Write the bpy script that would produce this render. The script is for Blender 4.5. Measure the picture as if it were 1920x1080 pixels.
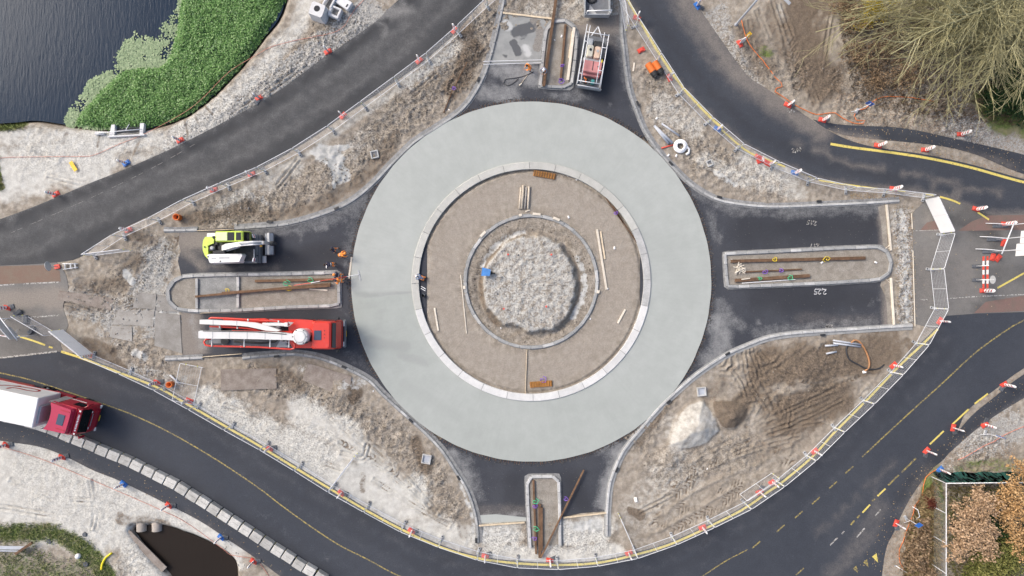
import bpy, bmesh, math, random
import numpy as np
from mathutils import Vector, Matrix
from mathutils.geometry import delaunay_2d_cdt
R = math.radians
random.seed(7)
for o in list(bpy.data.objects): bpy.data.objects.remove(o)
scene = bpy.context.scene
COL = scene.collection

# ------------------------------------------------------------ camera, sky, sun, exposure
CAM_H = 60.0            # drone height above the roads (m)
PXM = 21.0              # photo pixels per metre on the ground
cd = bpy.data.cameras.new('camera'); cam = bpy.data.objects.new('camera', cd); COL.objects.link(cam)
cam.location = (0, 0, CAM_H); cam.rotation_euler = (0, 0, 0)
cd.sensor_width = 36.0; cd.lens = 36.0*CAM_H/(1920/PXM); cd.clip_end = 3000
scene.camera = cam
world = bpy.data.worlds.new('World'); scene.world = world; world.use_nodes = True
wn = world.node_tree; bg = wn.nodes['Background']
sky = wn.nodes.new('ShaderNodeTexSky'); sky.sky_type = 'NISHITA'; sky.sun_disc = False
SUN_EL, SUN_AZ = 42.0, 300.0      # azimuth clockwise from +Y (top of the picture)
sky.sun_elevation = R(SUN_EL); sky.sun_rotation = R(SUN_AZ)
sky.air_density = 1.0; sky.dust_density = 6.0; sky.ozone_density = 1.3
wn.links.new(sky.outputs[0], bg.inputs[0]); bg.inputs[1].default_value = 0.15
sd = bpy.data.lights.new('sun', 'SUN'); so = bpy.data.objects.new('sun', sd); COL.objects.link(so)
sd.energy = 1.05; sd.angle = R(20); sd.color = (1.0, 0.975, 0.94)
_d = Vector((math.sin(R(SUN_AZ))*math.cos(R(SUN_EL)), math.cos(R(SUN_AZ))*math.cos(R(SUN_EL)), math.sin(R(SUN_EL))))
so.rotation_euler = _d.to_track_quat('Z', 'Y').to_euler()
so.location = _d*80
vs = scene.view_settings
vs.view_transform = 'Standard'; vs.look = 'None'; vs.exposure = 0.46; vs.gamma = 1.0

# ------------------------------------------------------------ helpers
def W(x, y, z=0.0):
    """world point seen at photo pixel (x, y) when it lies at height z"""
    f = (CAM_H-z)/CAM_H/PXM
    return Vector(((x-960)*f, (540-y)*f, z))
def G(p): return [( (x-960)/PXM, (540-y)/PXM ) for x, y in p]

class NT:
    def __init__(s, name):
        s.m = bpy.data.materials.new(name); s.m.use_nodes = True
        s.t = s.m.node_tree; s.b = s.t.nodes['Principled BSDF']
    def n(s, typ, ins=None, **props):
        nd = s.t.nodes.new('ShaderNode'+typ)
        for k, v in props.items(): setattr(nd, k, v)
        for k, v in (ins or {}).items(): s.set(nd.inputs[k], v)
        return nd
    def set(s, sock, v):
        if isinstance(v, bpy.types.NodeSocket): s.t.links.new(v, sock)
        else:
            if isinstance(v, tuple) and len(v) == 3 and sock.type == 'RGBA': v = (*v, 1)
            sock.default_value = v
    def pos(s, world=True):
        if world: return s.n('NewGeometry').outputs['Position']
        return s.n('TexCoord').outputs['Object']
    def noise(s, vec, scale, detail=4, rough=0.55, dist=0.0):
        return s.n('TexNoise', {'Vector': vec, 'Scale': scale, 'Detail': detail, 'Roughness': rough, 'Distortion': dist}).outputs[0]
    def vor(s, vec, scale, feature='F1', rnd=1.0):
        return s.n('TexVoronoi', {'Vector': vec, 'Scale': scale, 'Randomness': rnd}, feature=feature)
    def ramp(s, f, a, b, lo=0.0, hi=1.0):
        return s.n('MapRange', {0: f, 1: a, 2: b, 3: lo, 4: hi}, interpolation_type='SMOOTHSTEP').outputs[0]
    def mix(s, f, a, b, mode='MIX'):
        nd = s.n('Mix', data_type='RGBA', blend_type=mode)
        s.set(nd.inputs[0], f); s.set(nd.inputs[6], a); s.set(nd.inputs[7], b)
        return nd.outputs[2]
    def math(s, op, a, b=0.0, clamp=False):
        nd = s.n('Math', {0: a, 1: b}, operation=op, use_clamp=clamp); return nd.outputs[0]
    def attr(s, name):
        nd = s.n('Attribute', attribute_name=name)
        sp = s.n('SeparateColor', {0: nd.outputs['Color']})
        return sp.outputs[0], sp.outputs[1], sp.outputs[2], nd.outputs['Alpha']
    def scale(s, col, f):
        nd = s.n('VectorMath', {0: col, 1: s.n('CombineXYZ', {0: f, 1: f, 2: f}).outputs[0]}, operation='MULTIPLY'); return nd.outputs[0]
    def bump(s, h, strength=0.5, dist=0.02):
        s.set(s.b.inputs['Normal'], s.n('Bump', {'Height': h, 'Strength': strength, 'Distance': dist}).outputs[0])
    def out(s, col, rough=0.8, metal=0.0, spec=None):
        s.set(s.b.inputs['Base Color'], col); s.set(s.b.inputs['Roughness'], rough); s.set(s.b.inputs['Metallic'], metal)
        if spec is not None: s.set(s.b.inputs['Specular IOR Level'], spec)
        return s.m

MATS = {}
def mat(name, col, rough=0.6, var=0.12, scale=3.0, metal=0.0, dirt=0.0, dirtcol=(0.22, 0.19, 0.16), rnd=0.0, bump=0.0, dscale=2.0, coat=0.0):
    """plain coloured stuff with procedural tone changes, grime and a little relief"""
    if name in MATS: return MATS[name]
    t = NT(name); v = t.pos(False)
    n1 = t.noise(v, scale, 5, 0.6)
    f = t.ramp(n1, 0.25, 0.75, 1-var, 1+var)
    if rnd:
        r = t.n('ObjectInfo').outputs['Random']
        f = t.math('MULTIPLY', f, t.ramp(r, 0, 1, 1-rnd, 1+rnd))
    c = t.scale((*col, 1)[:3], f)
    if dirt:
        d = t.ramp(t.noise(t.pos(True), dscale, 6, 0.65), 0.62-dirt*0.5, 0.85-dirt*0.3)
        c = t.mix(t.math('MULTIPLY', d, min(1, 0.35+dirt)), c, (*dirtcol, 1))
    if bump: t.bump(t.noise(v, scale*6, 4, 0.6), bump, 0.02)
    if coat: t.b.inputs['Coat Weight'].default_value = coat
    MATS[name] = t.out(c, rough, metal)
    return MATS[name]

class MB:
    """collects shapes; build() links them as ONE mesh object"""
    def __init__(s): s.v = []; s.f = []; s.mi = []
    def add(s, vs, fs, m=0):
        b = len(s.v); s.v += [tuple(x) for x in vs]
        s.f += [tuple(b+i for i in f) for f in fs]; s.mi += [m]*len(fs); return s
    def box(s, c, d, rz=0.0, m=0, ch=0.0, tilt=None, taper=1.0):
        """box centred at c, dimensions d, chamfered by ch"""
        M = Matrix.Rotation(rz, 3, 'Z')
        if tilt is not None: M = M @ tilt
        hx, hy, hz = d[0]/2, d[1]/2, d[2]/2
        if ch <= 0:
            vs = [Vector((sx*hx*(taper if sz > 0 else 1), sy*hy*(taper if sz > 0 else 1), sz*hz)) for sz in (-1, 1) for sx, sy in ((-1,-1),(1,-1),(1,1),(-1,1))]
            fs = [(3,2,1,0),(4,5,6,7),(0,1,5,4),(1,2,6,5),(2,3,7,6),(3,0,4,7)]
        else:
            ch = min(ch, hx*.9, hy*.9, hz*.9); ring = []
            for z, k in ((-hz, ch), (-hz+ch, 0), (hz-ch, 0), (hz, ch)):
                a, b2 = hx-k, hy-k
                q = ch if k == 0 else ch*0.6
                ring.append([(-a+q,-b2),(a-q,-b2),(a,-b2+q),(a,b2-q),(a-q,b2),(-a+q,b2),(-a,b2-q),(-a,-b2+q)])
                ring[-1] = [(x*(taper if z > 0 else 1), y*(taper if z > 0 else 1), z) for x, y in ring[-1]]
            vs = [Vector(p) for r_ in ring for p in r_]; fs = []
            for k in range(3):
                for i in range(8):
                    j = (i+1) % 8; fs.append((k*8+i, k*8+j, k*8+8+j, k*8+8+i))
            fs.append(tuple(range(7, -1, -1))); fs.append(tuple(range(24, 32)))
        return s.add([M@p+Vector(c) for p in vs], fs, m)
    def prism(s, poly, z0, z1, m=0, top=None):
        """extruded outline; top = other outline for the upper ring"""
        n = len(poly); a = sum(poly[i][0]*poly[(i+1)%n][1]-poly[(i+1)%n][0]*poly[i][1] for i in range(n))
        top = top or poly
        if a < 0: poly = poly[::-1]; top = top[::-1]
        vs = [(x, y, z0) for x, y in poly]+[(x, y, z1) for x, y in top]
        fs = [tuple(range(n-1, -1, -1)), tuple(range(n, 2*n))]+[(i, (i+1)%n, n+(i+1)%n, n+i) for i in range(n)]
        return s.add(vs, fs, m)
    def side(s, prof, y0, y1, m=0, axis='Y'):
        """outline in XZ extruded along Y"""
        n = len(prof); a = sum(prof[i][0]*prof[(i+1)%n][1]-prof[(i+1)%n][0]*prof[i][1] for i in range(n))
        if a < 0: prof = prof[::-1]
        vs = [(x, y0, z) for x, z in prof]+[(x, y1, z) for x, z in prof]
        fs = [tuple(range(n)), tuple(range(2*n-1, n-1, -1))]+[((i+1)%n, i, n+i, n+(i+1)%n) for i in range(n)]
        return s.add(vs, fs, m)
    def tube(s, pts, r, n=6, m=0, cap=True, r1=None):
        pts = [Vector(p) for p in pts]; L = len(pts); vs = []; fs = []
        up = None
        for i, p in enumerate(pts):
            d = (pts[min(i+1, L-1)]-pts[max(i-1, 0)])
            d = d.normalized() if d.length > 1e-9 else Vector((0,0,1))
            if up is None: up = Vector((0,0,1)) if abs(d.z) < 0.9 else Vector((1,0,0))
            x = d.cross(up); x = x.normalized() if x.length > 1e-6 else d.orthogonal().normalized()
            y = x.cross(d).normalized(); up = y
            rr = r if r1 is None else r+(r1-r)*i/(L-1)
            for k in range(n):
                a = 2*math.pi*k/n; vs.append(p+x*math.cos(a)*rr+y*math.sin(a)*rr)
        for i in range(L-1):
            for k in range(n):
                j = (k+1) % n; fs.append((i*n+k, i*n+j, (i+1)*n+j, (i+1)*n+k))
        if cap: fs.append(tuple(range(n-1, -1, -1))); fs.append(tuple(range((L-1)*n, L*n)))
        return s.add(vs, fs, m)
    def lathe(s, c, prof, n=16, m=0, axis='Z', cap=True):
        """rings (radius, height) about an axis"""
        vs = []; fs = []
        for r, h in prof:
            for k in range(n):
                a = 2*math.pi*k/n; x, y = r*math.cos(a), r*math.sin(a)
                q = (x, y, h) if axis == 'Z' else ((h, x, y) if axis == 'X' else (y, h, x))
                vs.append(Vector(c)+Vector(q))
        for i in range(len(prof)-1):
            for k in range(n):
                j = (k+1) % n; fs.append((i*n+k, i*n+j, (i+1)*n+j, (i+1)*n+k))
        if cap: fs.append(tuple(range(n-1, -1, -1))); fs.append(tuple(range((len(prof)-1)*n, len(prof)*n)))
        return s.add(vs, fs, m)
    def mesh(s, name, mats, smooth=False):
        me = bpy.data.meshes.new(name); me.from_pydata(s.v, [], s.f)
        if not isinstance(mats, (list, tuple)): mats = [mats]
        for m in mats: me.materials.append(m)
        me.polygons.foreach_set('material_index', s.mi)
        if smooth: me.polygons.foreach_set('use_smooth', [True]*len(s.f))
        me.update(); return me
    def build(s, name, mats, parent=None, smooth=False, loc=(0,0,0), rz=0.0):
        return link(name, s.mesh(name, mats, smooth), parent, loc, rz)

def link(name, me, parent=None, loc=(0,0,0), rz=0.0):
    o = bpy.data.objects.new(name, me); COL.objects.link(o)
    o.parent = parent; o.location = loc; o.rotation_euler = (0, 0, rz); return o
def thing(name, label, cat, loc=(0,0,0), rz=0.0, group=None):
    o = bpy.data.objects.new(name, None); COL.objects.link(o); o.empty_display_size = 0.2
    o.location = loc; o.rotation_euler = (0, 0, rz); return tag(o, label, cat, group)
def tag(o, label, cat, group=None):
    o['label'] = label; o['category'] = cat
    if group: o['group'] = group
    return o
def struct(o): o['kind'] = 'structure'; return o
def stuff(o, label=None, cat=None):
    o['kind'] = 'stuff'
    if label: o['label'] = label; o['category'] = cat
    return o
def dup(root, loc, rz, label, group=None):
    r = root.copy(); COL.objects.link(r); r.location = loc; r.rotation_euler = (0, 0, rz); r['label'] = label
    if group: r['group'] = group
    for ch in root.children:
        c = ch.copy(); COL.objects.link(c); c.parent = r
        for g in ch.children:
            d = g.copy(); COL.objects.link(d); d.parent = c
    return r
ORD = ['first','second','third','fourth','fifth','sixth','seventh','eighth','ninth','tenth','eleventh','twelfth','thirteenth','fourteenth','fifteenth','sixteenth','seventeenth','eighteenth','nineteenth','twentieth']+['twenty-'+w for w in ('first','second','third','fourth','fifth','sixth','seventh','eighth','ninth')]+['thirtieth']+['thirty-'+w for w in ('first','second','third','fourth','fifth','sixth','seventh','eighth','ninth')]

def catmull(pts, step=8, closed=False):
    P = [np.array(p, float) for p in pts]; out = []
    n = len(P)
    for i in range(n if closed else n-1):
        a = P[(i-1) % n] if closed or i > 0 else 2*P[0]-P[1]
        b, c = P[i], P[(i+1) % n]
        d = P[(i+2) % n] if closed or i+2 < n else 2*P[-1]-P[-2]
        k = max(1, int(np.linalg.norm(c-b)/step))
        for j in range(k):
            t = j/k
            out.append(tuple(0.5*((2*b)+(-a+c)*t+(2*a-5*b+4*c-d)*t*t+(-a+3*b-3*c+d)*t**3)))
    if not closed: out.append(tuple(P[-1]))
    return out
def resample(pts, step):
    P = np.array(pts, float); L = np.r_[0, np.cumsum(np.linalg.norm(np.diff(P, axis=0), axis=1))]
    n = max(1, int(round(L[-1]/step))); s = np.linspace(0, L[-1], n+1)
    return [(float(np.interp(t, L, P[:,0])), float(np.interp(t, L, P[:,1]))) for t in s]
def offset(pts, d):
    """shift a polyline sideways (left of travel, in the given axes)"""
    P = np.array(pts, float); T = np.gradient(P, axis=0); T /= np.linalg.norm(T, axis=1)[:,None]+1e-9
    return [tuple(p) for p in P+np.c_[-T[:,1], T[:,0]]*d]
def circle(cx, cy, r, n=120, a0=0, a1=360):
    return [(cx+r*math.cos(R(a0+(a1-a0)*i/n)), cy+r*math.sin(R(a0+(a1-a0)*i/n))) for i in range(n+(abs(a1-a0) < 360))]

def seg_dist(X, Y, pts, closed=False):
    D = np.full(X.shape, 1e9)
    q = list(pts)+([pts[0]] if closed else [])
    if len(q) == 1: return np.hypot(X-q[0][0], Y-q[0][1])
    for (x0, y0), (x1, y1) in zip(q[:-1], q[1:]):
        dx, dy = x1-x0, y1-y0; l = dx*dx+dy*dy+1e-9
        t = np.clip(((X-x0)*dx+(Y-y0)*dy)/l, 0, 1)
        D = np.minimum(D, (X-x0-t*dx)**2+(Y-y0-t*dy)**2)
    return np.sqrt(D)
def inside(X, Y, pts):
    c = np.zeros(X.shape, bool); n = len(pts)
    for i in range(n):
        x0, y0 = pts[i]; x1, y1 = pts[(i+1) % n]
        if y0 == y1: continue
        c ^= ((y0 > Y) != (y1 > Y)) & (X < (x1-x0)*(Y-y0)/(y1-y0)+x0)
    return c
_rs = np.random.RandomState(3); _tab = _rs.rand(512, 512)
def vnoise(x, y):
    xi = np.floor(x).astype(int); yi = np.floor(y).astype(int); fx = x-xi; fy = y-yi
    fx = fx*fx*(3-2*fx); fy = fy*fy*(3-2*fy)
    a = _tab[xi & 511, yi & 511]; b = _tab[(xi+1) & 511, yi & 511]; c = _tab[xi & 511, (yi+1) & 511]; d = _tab[(xi+1) & 511, (yi+1) & 511]
    return (a*(1-fx)+b*fx)*(1-fy)+(c*(1-fx)+d*fx)*fy
def fbm(x, y, s, o=4, g=0.5, seed=0):
    v = 0; a = 1; tot = 0
    for i in range(o):
        v = v+a*vnoise(x*s+17.3*i+seed*31.7, y*s-9.1*i+seed*12.9); tot += a; a *= g; s *= 2.03
    return v/tot

def stroke_field(X, Y, strokes):
    """soft brush marks in photo pixels: (amount, width, [points])"""
    F = np.zeros(X.shape)
    wob = (fbm(X, Y, 0.035, 3, 0.6, 5)-0.5)
    for amt, w, pts in strokes:
        xs = [p[0] for p in pts]; ys = [p[1] for p in pts]; m = w*1.8
        sel = (X > min(xs)-m) & (X < max(xs)+m) & (Y > min(ys)-m) & (Y < max(ys)+m)
        if not sel.any(): continue
        d = seg_dist(X[sel], Y[sel], pts)/w + wob[sel]*0.7
        v = np.clip(1.25-d, 0, 1); v = v*v*(3-2*v)
        F[sel] = F[sel]+(amt-F[sel])*v if amt < 0.02 else np.maximum(F[sel], amt*v)
    return F

def sheet(name, poly, z, material, res=14.0, masks=None, skirt=0.12, parent=None, jit=0.35):
    """flat paved area from a photo-pixel outline, meshed so that masks (stains, dust) can be stored on it"""
    P = [tuple(p) for p in poly]
    arr = np.array(P); x0, y0 = arr.min(0); x1, y1 = arr.max(0)
    gx, gy = np.meshgrid(np.arange(x0, x1, res), np.arange(y0, y1, res))
    rs = np.random.RandomState(int(abs(x0)+abs(y1)) % 9999)
    gx = gx.ravel()+rs.uniform(-jit, jit, gx.size)*res; gy = gy.ravel()+rs.uniform(-jit, jit, gy.size)*res
    ok = inside(gx, gy, P) & (seg_dist(gx, gy, P, True) > res*0.35)
    pts = [Vector(p) for p in P]+[Vector((a, b)) for a, b in zip(gx[ok], gy[ok])]
    n = len(P)
    vo, eo, fo, *_ = delaunay_2d_cdt(pts, [], [list(range(n))], 1, 1e-4)
    V = np.array([(v.x, v.y) for v in vo])
    wv = [((x-960)/PXM, (540-y)/PXM, z) for x, y in V]
    faces = []
    for f in fo:
        a, b, c = f[:3]
        ar = (wv[b][0]-wv[a][0])*(wv[c][1]-wv[a][1])-(wv[b][1]-wv[a][1])*(wv[c][0]-wv[a][0])
        faces.append(tuple(f) if ar > 0 else tuple(f)[::-1])
    nv = len(wv)
    if skirt:
        wp = [((x-960)/PXM, (540-y)/PXM) for x, y in P]
        a = sum(wp[i][0]*wp[(i+1)%n][1]-wp[(i+1)%n][0]*wp[i][1] for i in range(n))
        if a < 0: wp = wp[::-1]
        wv = wv+[(x, y, z) for x, y in wp]+[(x, y, z-skirt) for x, y in wp]
        faces += [(nv+n+i, nv+n+(i+1)%n, nv+(i+1)%n, nv+i) for i in range(n)]
    me = bpy.data.meshes.new(name); me.from_pydata(wv, [], faces); me.materials.append(material)
    if masks:
        at = me.attributes.new('m1', 'FLOAT_COLOR', 'POINT'); C = np.zeros((len(wv), 4))
        for k, st in enumerate(masks):
            if callable(st): C[:nv, k] = st(V[:,0], V[:,1])
            elif st: C[:nv, k] = stroke_field(V[:,0], V[:,1], st)
        at.data.foreach_set('color', C.astype(np.float32).ravel())
    me.update()
    o = link(name, me, parent)
    if parent is None: struct(o)
    return o
def sweep(name, pts, prof, material, parent=None, closed=False):
    """profile (sideways, up) carried along a ground path in photo pixels"""
    w = np.array(G(pts)); n = len(w); T = (np.roll(w, -1, 0)-np.roll(w, 1, 0)) if closed else np.gradient(w, axis=0)
    T /= np.linalg.norm(T, axis=1)[:,None]; Nn = np.c_[-T[:,1], T[:,0]]; k = len(prof)
    mb = MB(); vs = []
    for i in range(n):
        for o_, z in prof: vs.append((*(w[i]+Nn[i]*o_), z))
    fs = [(i*k+j, i*k+j+1, ((i+1)%n)*k+j+1, ((i+1)%n)*k+j) for i in range(n if closed else n-1) for j in range(k-1)]
    fs = [f[::-1] for f in fs]
    if not closed: fs += [tuple(range(k)), tuple(range((n-1)*k, n*k))[::-1]]
    mb.add(vs, fs); return mb.build(name, material, parent)
# ------------------------------------------------------------ outlines of the place (photo pixels on the ground)
RC = (996.0, 528.0)
NW_KERB = catmull([(953,-60),(942,5),(932,50),(917,110),(900,155),(870,200),(830,230),(780,262),(762,278),(730,310),(697,345),(655,378),(605,400),(542,418),(480,424),(440,427)])
NE_KERB = catmull([(1165,-60),(1166,0),(1167,52),(1172,100),(1180,162),(1192,200),(1210,245),(1235,282),(1260,310),(1290,340),(1322,362),(1360,377),(1440,386),(1540,383),(1625,379),(1685,375)])
SW_KERB = catmull([(455,669),(480,666),(530,662),(562,662),(605,670),(655,690),(695,712),(717,735),(755,770),(780,792),(802,812),(830,842),(852,875),(877,915),(890,950),(897,985),(898,1017)])
SE_KERB = catmull([(1710,612),(1640,616),(1565,621),(1490,626),(1440,634),(1397,650),(1360,667),(1310,700),(1272,732),(1235,767),(1200,808),(1172,842),(1157,872),(1145,905),(1140,950),(1139,1005)])
YL_S = catmull([(115,659),(155,672),(225,699),(297,727),(350,757),(440,809),(480,832),(552,876),(625,920),(687,957),(752,992),(822,1024),(890,1045),(960,1055),(1042,1059),(1120,1055),(1195,1039),(1270,1015),(1370,967),(1405,947),(1440,922),(1465,905),(1522,857),(1565,810),(1625,750),(1685,687),(1730,645),(1758,617)])
YL_OUT = catmull([(0,786),(70,798),(140,815),(185,834),(250,861),(312,895),(375,932),(425,965),(480,997),(515,1020),(555,1048),(607,1080),(690,1130)])
NW_UP = catmull([(905,-130),(745,2),(705,40),(625,97),(607,108),(530,165),(480,196),(350,265),(235,317),(165,345),(75,383),(0,411),(-150,462)], 12)
NW_LO = catmull([(1020,-130),(905,2),(850,65),(787,120),(715,170),(640,220),(575,265),(480,320),(400,352),(342,377),(207,440),(150,482),(92,493),(0,498),(-150,506)], 12)
NE_IN = catmull([(1092,-135),(1176,0),(1198,37),(1236,102),(1281,164),(1334,220),(1394,269),(1464,307),(1530,334),(1580,345),(1657,353),(1752,366),(1815,385),(1850,401),(1920,402),(2070,408)], 12)
NE_OUT = catmull([(1205,-135),(1300,0),(1350,72),(1400,140),(1440,168),(1472,190),(1527,228),(1580,258),(1640,276),(1730,289),(1815,307),(1920,336),(2070,372)], 12)
CP_UP = catmull([(1524,224),(1580,234),(1690,240),(1790,260),(1920,290),(2070,330)], 12)
CP_LO = catmull([(1545,240),(1600,256),(1752,272),(1830,290),(1920,326),(2070,366)], 12)
S_IN = [(-150,684),(0,670),(107,659)]+offset(YL_S, -4)[3:]+[(1775,592),(1830,588),(1920,585),(2070,580)]
S_OUT = catmull([(2070,600),(1920,690),(1862,733),(1815,768),(1800,796),(1777,852),(1742,885),(1705,937),(1677,995),(1657,1050),(1640,1230)], 12)+catmull([(1000,1230),(800,1185),(690,1134)], 12)+offset(YL_OUT, 3)[::-1][1:]+[(-150,765)]
SCP_LO = catmull([(-150,800),(0,826),(75,838),(125,857),(175,882),(225,902),(307,942),(375,977),(425,1010),(480,1047),(525,1080),(620,1150)], 12)
SCP = [(-150,762)]+offset(YL_OUT, -2)+SCP_LO[::-1]
ECP = catmull([(2070,612),(1920,702),(1868,742),(1822,780),(1775,835)], 12)+catmull([(1770,858),(1822,812),(1865,780),(1920,746),(2070,655)], 12)
JUNC_R = [(1712,398),(1752,360),(1815,380),(1850,398),(1920,399),(2070,402),(2070,588),(1920,592),(1830,595),(1760,620),(1712,606)]
JUNC_L = catmull([(-150,488),(0,492),(92,488),(118,505),(128,540),(118,575),(128,610),(112,640),(120,664),(100,668)], 10)+[(0,680),(-150,695)]
POND = catmull([(-200,-200),(200,-260),(560,-200),(532,0),(485,75),(430,142),(350,212),(262,240),(190,240),(120,232),(60,224),(0,229),(-200,232)], 14, True)
DITCH = catmull([(245,997),(262,990),(300,990),(345,1003),(395,1025),(433,1052),(440,1085),(430,1150),(350,1150),(318,1088),(285,1050)], 8, True)
def ringpts(r, n=144): return circle(*RC, r, n)
W_ARM = [(337,432)]+[p for p in NW_KERB[::-1] if p[0] < 735]+[(800,400),(800,640)]+[p for p in SW_KERB[::-1] if p[0] < 735]+[(343,671),(339,630),(342,600),(337,560),(341,520),(334,490),(339,470),(335,455)]
N_ARM = [p for p in NW_KERB if 60 < p[1] < 240]+[(900,280),(1150,280)]+[p for p in NE_KERB[::-1] if 20 < p[1] < 260]+[(1110,35),(1090,48),(1060,42),(1020,60)]
E_ARM = [p for p in NE_KERB if 1270 < p[0] < 1650]+[(1657,381),(1653,420),(1656,462),(1660,500),(1650,535),(1662,560),(1666,614)]+[p for p in SE_KERB if 1270 < p[0] < 1660]+[(1200,680),(1200,380)]
S_ARM = [p for p in SW_KERB if 825 < p[1] < 965]+[(896,972),(960,968),(984,974),(1052,970),(1090,962),(1141,958)]+[p for p in SE_KERB[::-1] if 825 < p[1] < 950]+[(1120,790),(880,790)]
PAVED = [NW_UP+NW_LO[::-1], NE_IN+NE_OUT[::-1], CP_UP+CP_LO[::-1], S_IN+S_OUT, SCP, ECP, JUNC_R, JUNC_L, W_ARM, N_ARM, E_ARM, S_ARM]

# ------------------------------------------------------------ ground material and sheet
def ground_material():
    t = NT('ground_soil'); p = t.pos()
    sand, dark, conc, grass = t.attr('m1'); clod, leaf, grey, smooth = t.attr('m2')
    n_big = t.noise(p, 0.35, 5, 0.6); n_mid = t.noise(p, 1.7, 6, 0.65); n_fin = t.noise(p, 7.0, 7, 0.72); n_gr = t.noise(p, 26.0, 4, 0.7)
    soil = t.mix(t.ramp(n_mid, 0.3, 0.72), (0.228, 0.198, 0.16, 1), (0.42, 0.38, 0.325, 1))
    soil = t.mix(t.math('MULTIPLY', t.ramp(n_big, 0.45, 0.7), 0.5), soil, (0.29, 0.25, 0.205, 1))
    soil = t.mix(t.math('MULTIPLY', smooth, 0.75), soil, t.mix(t.ramp(n_fin, 0.3, 0.7), (0.288, 0.255, 0.217, 1), (0.368, 0.333, 0.292, 1)))
    sandc = t.mix(t.ramp(n_mid, 0.3, 0.7), (0.465, 0.455, 0.42, 1), (0.605, 0.60, 0.56, 1))
    greyc = t.mix(t.ramp(n_fin, 0.3, 0.7), (0.258, 0.252, 0.235, 1), (0.48, 0.472, 0.445, 1))
    brk = t.math('MULTIPLY', t.math('SUBTRACT', n_mid, 0.5), 1.3)
    brf = t.math('MULTIPLY', t.math('SUBTRACT', n_fin, 0.5), 0.8)
    def msk(a, k=1.0): return t.ramp(t.math('ADD', t.math('ADD', a, t.math('MULTIPLY', brk, k)), t.math('MULTIPLY', brf, k)), 0.32, 0.62)
    c = t.mix(msk(grey), soil, greyc)
    c = t.mix(t.ramp(t.math('ADD', t.math('ADD', sand, t.math('MULTIPLY', brk, .45)), t.math('MULTIPLY', brf, .35)), 0.15, 0.85), c, sandc)
    c = t.mix(t.math('MULTIPLY', msk(dark, 0.7), 0.85), c, t.mix(t.ramp(n_fin, 0.35, 0.65), (0.085, 0.064, 0.046, 1), (0.19, 0.145, 0.105, 1)))
    # clods: dark damp lumps between paler dry ones
    lump = t.ramp(n_fin, 0.36, 0.60, 0.34, 1.20)
    c = t.mix(clod, c, t.scale(c, lump))
    c = t.scale(c, t.ramp(n_gr, 0.2, 0.8, 0.80, 1.18))
    c = t.mix(t.math('MULTIPLY', msk(conc, 0.9), 0.9), c, t.mix(t.ramp(n_mid, 0.35, 0.65), (0.36, 0.37, 0.36, 1), (0.56, 0.565, 0.55, 1)))
    # leaf litter: rust specks
    vo = t.vor(p, 9.0); sp = t.ramp(vo.outputs['Distance'], 0.30, 0.22)
    lf = t.math('MULTIPLY', sp, t.ramp(t.math('ADD', leaf, t.math('MULTIPLY', t.math('SUBTRACT', n_mid, 0.5), 1.2)), 0.35, 0.6))
    c = t.mix(lf, c, t.mix(t.n('SeparateColor', {0: vo.outputs['Color']}).outputs[0], (0.16, 0.075, 0.04, 1), (0.38, 0.22, 0.11, 1)))
    # turf
    gcol = t.mix(t.ramp(n_fin, 0.3, 0.7), (0.075, 0.115, 0.03, 1), (0.19, 0.23, 0.08, 1))
    gcol = t.mix(t.ramp(n_big, 0.45, 0.62), gcol, (0.24, 0.22, 0.13, 1))
    c = t.mix(msk(grass, 0.8), c, gcol)
    h = t.math('ADD', t.math('MULTIPLY', n_fin, 1.0), t.math('MULTIPLY', n_gr, 0.35))
    t.bump(t.math('MULTIPLY', h, t.ramp(sand, 0.2, 0.9, 1.0, 0.45)), 0.75, 0.06)
    return t.out(c, 0.95, 0.0, 0.15)
M_GROUND = ground_material()

def axis(lo, hi, fine):
    a = list(np.arange(lo, hi, fine)); g = fine; up = [hi]
    while up[-1] < 700: g *= 1.35; up.append(up[-1]+g)
    g = fine; dn = [lo-fine]
    while dn[-1] > -700: g *= 1.35; dn.append(dn[-1]-g)
    return np.array(dn[::-1]+a+up)
gx = axis(-48.5, 48.5, 0.11); gy = axis(-28.5, 28.5, 0.11)
WX, WY = np.meshgrid(gx, gy); PX, PY = WX*PXM+960, 540-WY*PXM
SAND = [(.95,70,[(-60,330),(90,310),(180,290)]),(.7,30,[(-60,255),(150,262),(300,262)]),(.65,26,[(330,250),(420,190),(500,120),(560,50),(610,-60)]),(.55,30,[(260,300),(420,230)]),
 (.5,14,[(880,70),(800,130),(690,205),(560,300),(480,345),(400,395)]),(.45,26,[(560,310),(500,350)]),(.35,35,[(620,300),(680,260)]),
 (.98,60,[(390,780),(500,830),(640,890),(760,940)]),(.8,40,[(560,770),(640,810),(700,880)]),(.75,36,[(780,985),(850,1000),(880,1010)]),(.85,28,[(920,1035),(1060,1045),(1150,1035)]),(.9,34,[(910,1005),(960,1000)]),(.9,34,[(1070,1000),(1125,990)]),
 (.42,30,[(1262,800),(1275,850)]),(.36,50,[(1190,960),(1250,890),(1290,895)]),(.22,34,[(1180,1010),(1300,965)]),(.4,24,[(1580,800),(1630,740)]),
 (.6,34,[(1400,300),(1480,335)]),(.5,40,[(1240,200),(1300,240)]),(.55,22,[(1320,300),(1400,340),(1500,362)]),
 (1.0,130,[(-60,900),(130,920),(220,950)]),(.95,45,[(280,945),(350,985),(430,1040)]),(.7,40,[(230,1010),(260,1060),(300,1090)]),
 (.78,76,[(993,533)]),(.9,14,[(240,515)]),(.5,18,[(100,603),(112,600)]),(.6,12,[(1460,15),(1470,35)]),(.4,30,[(990,20),(1100,20)])]
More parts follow.
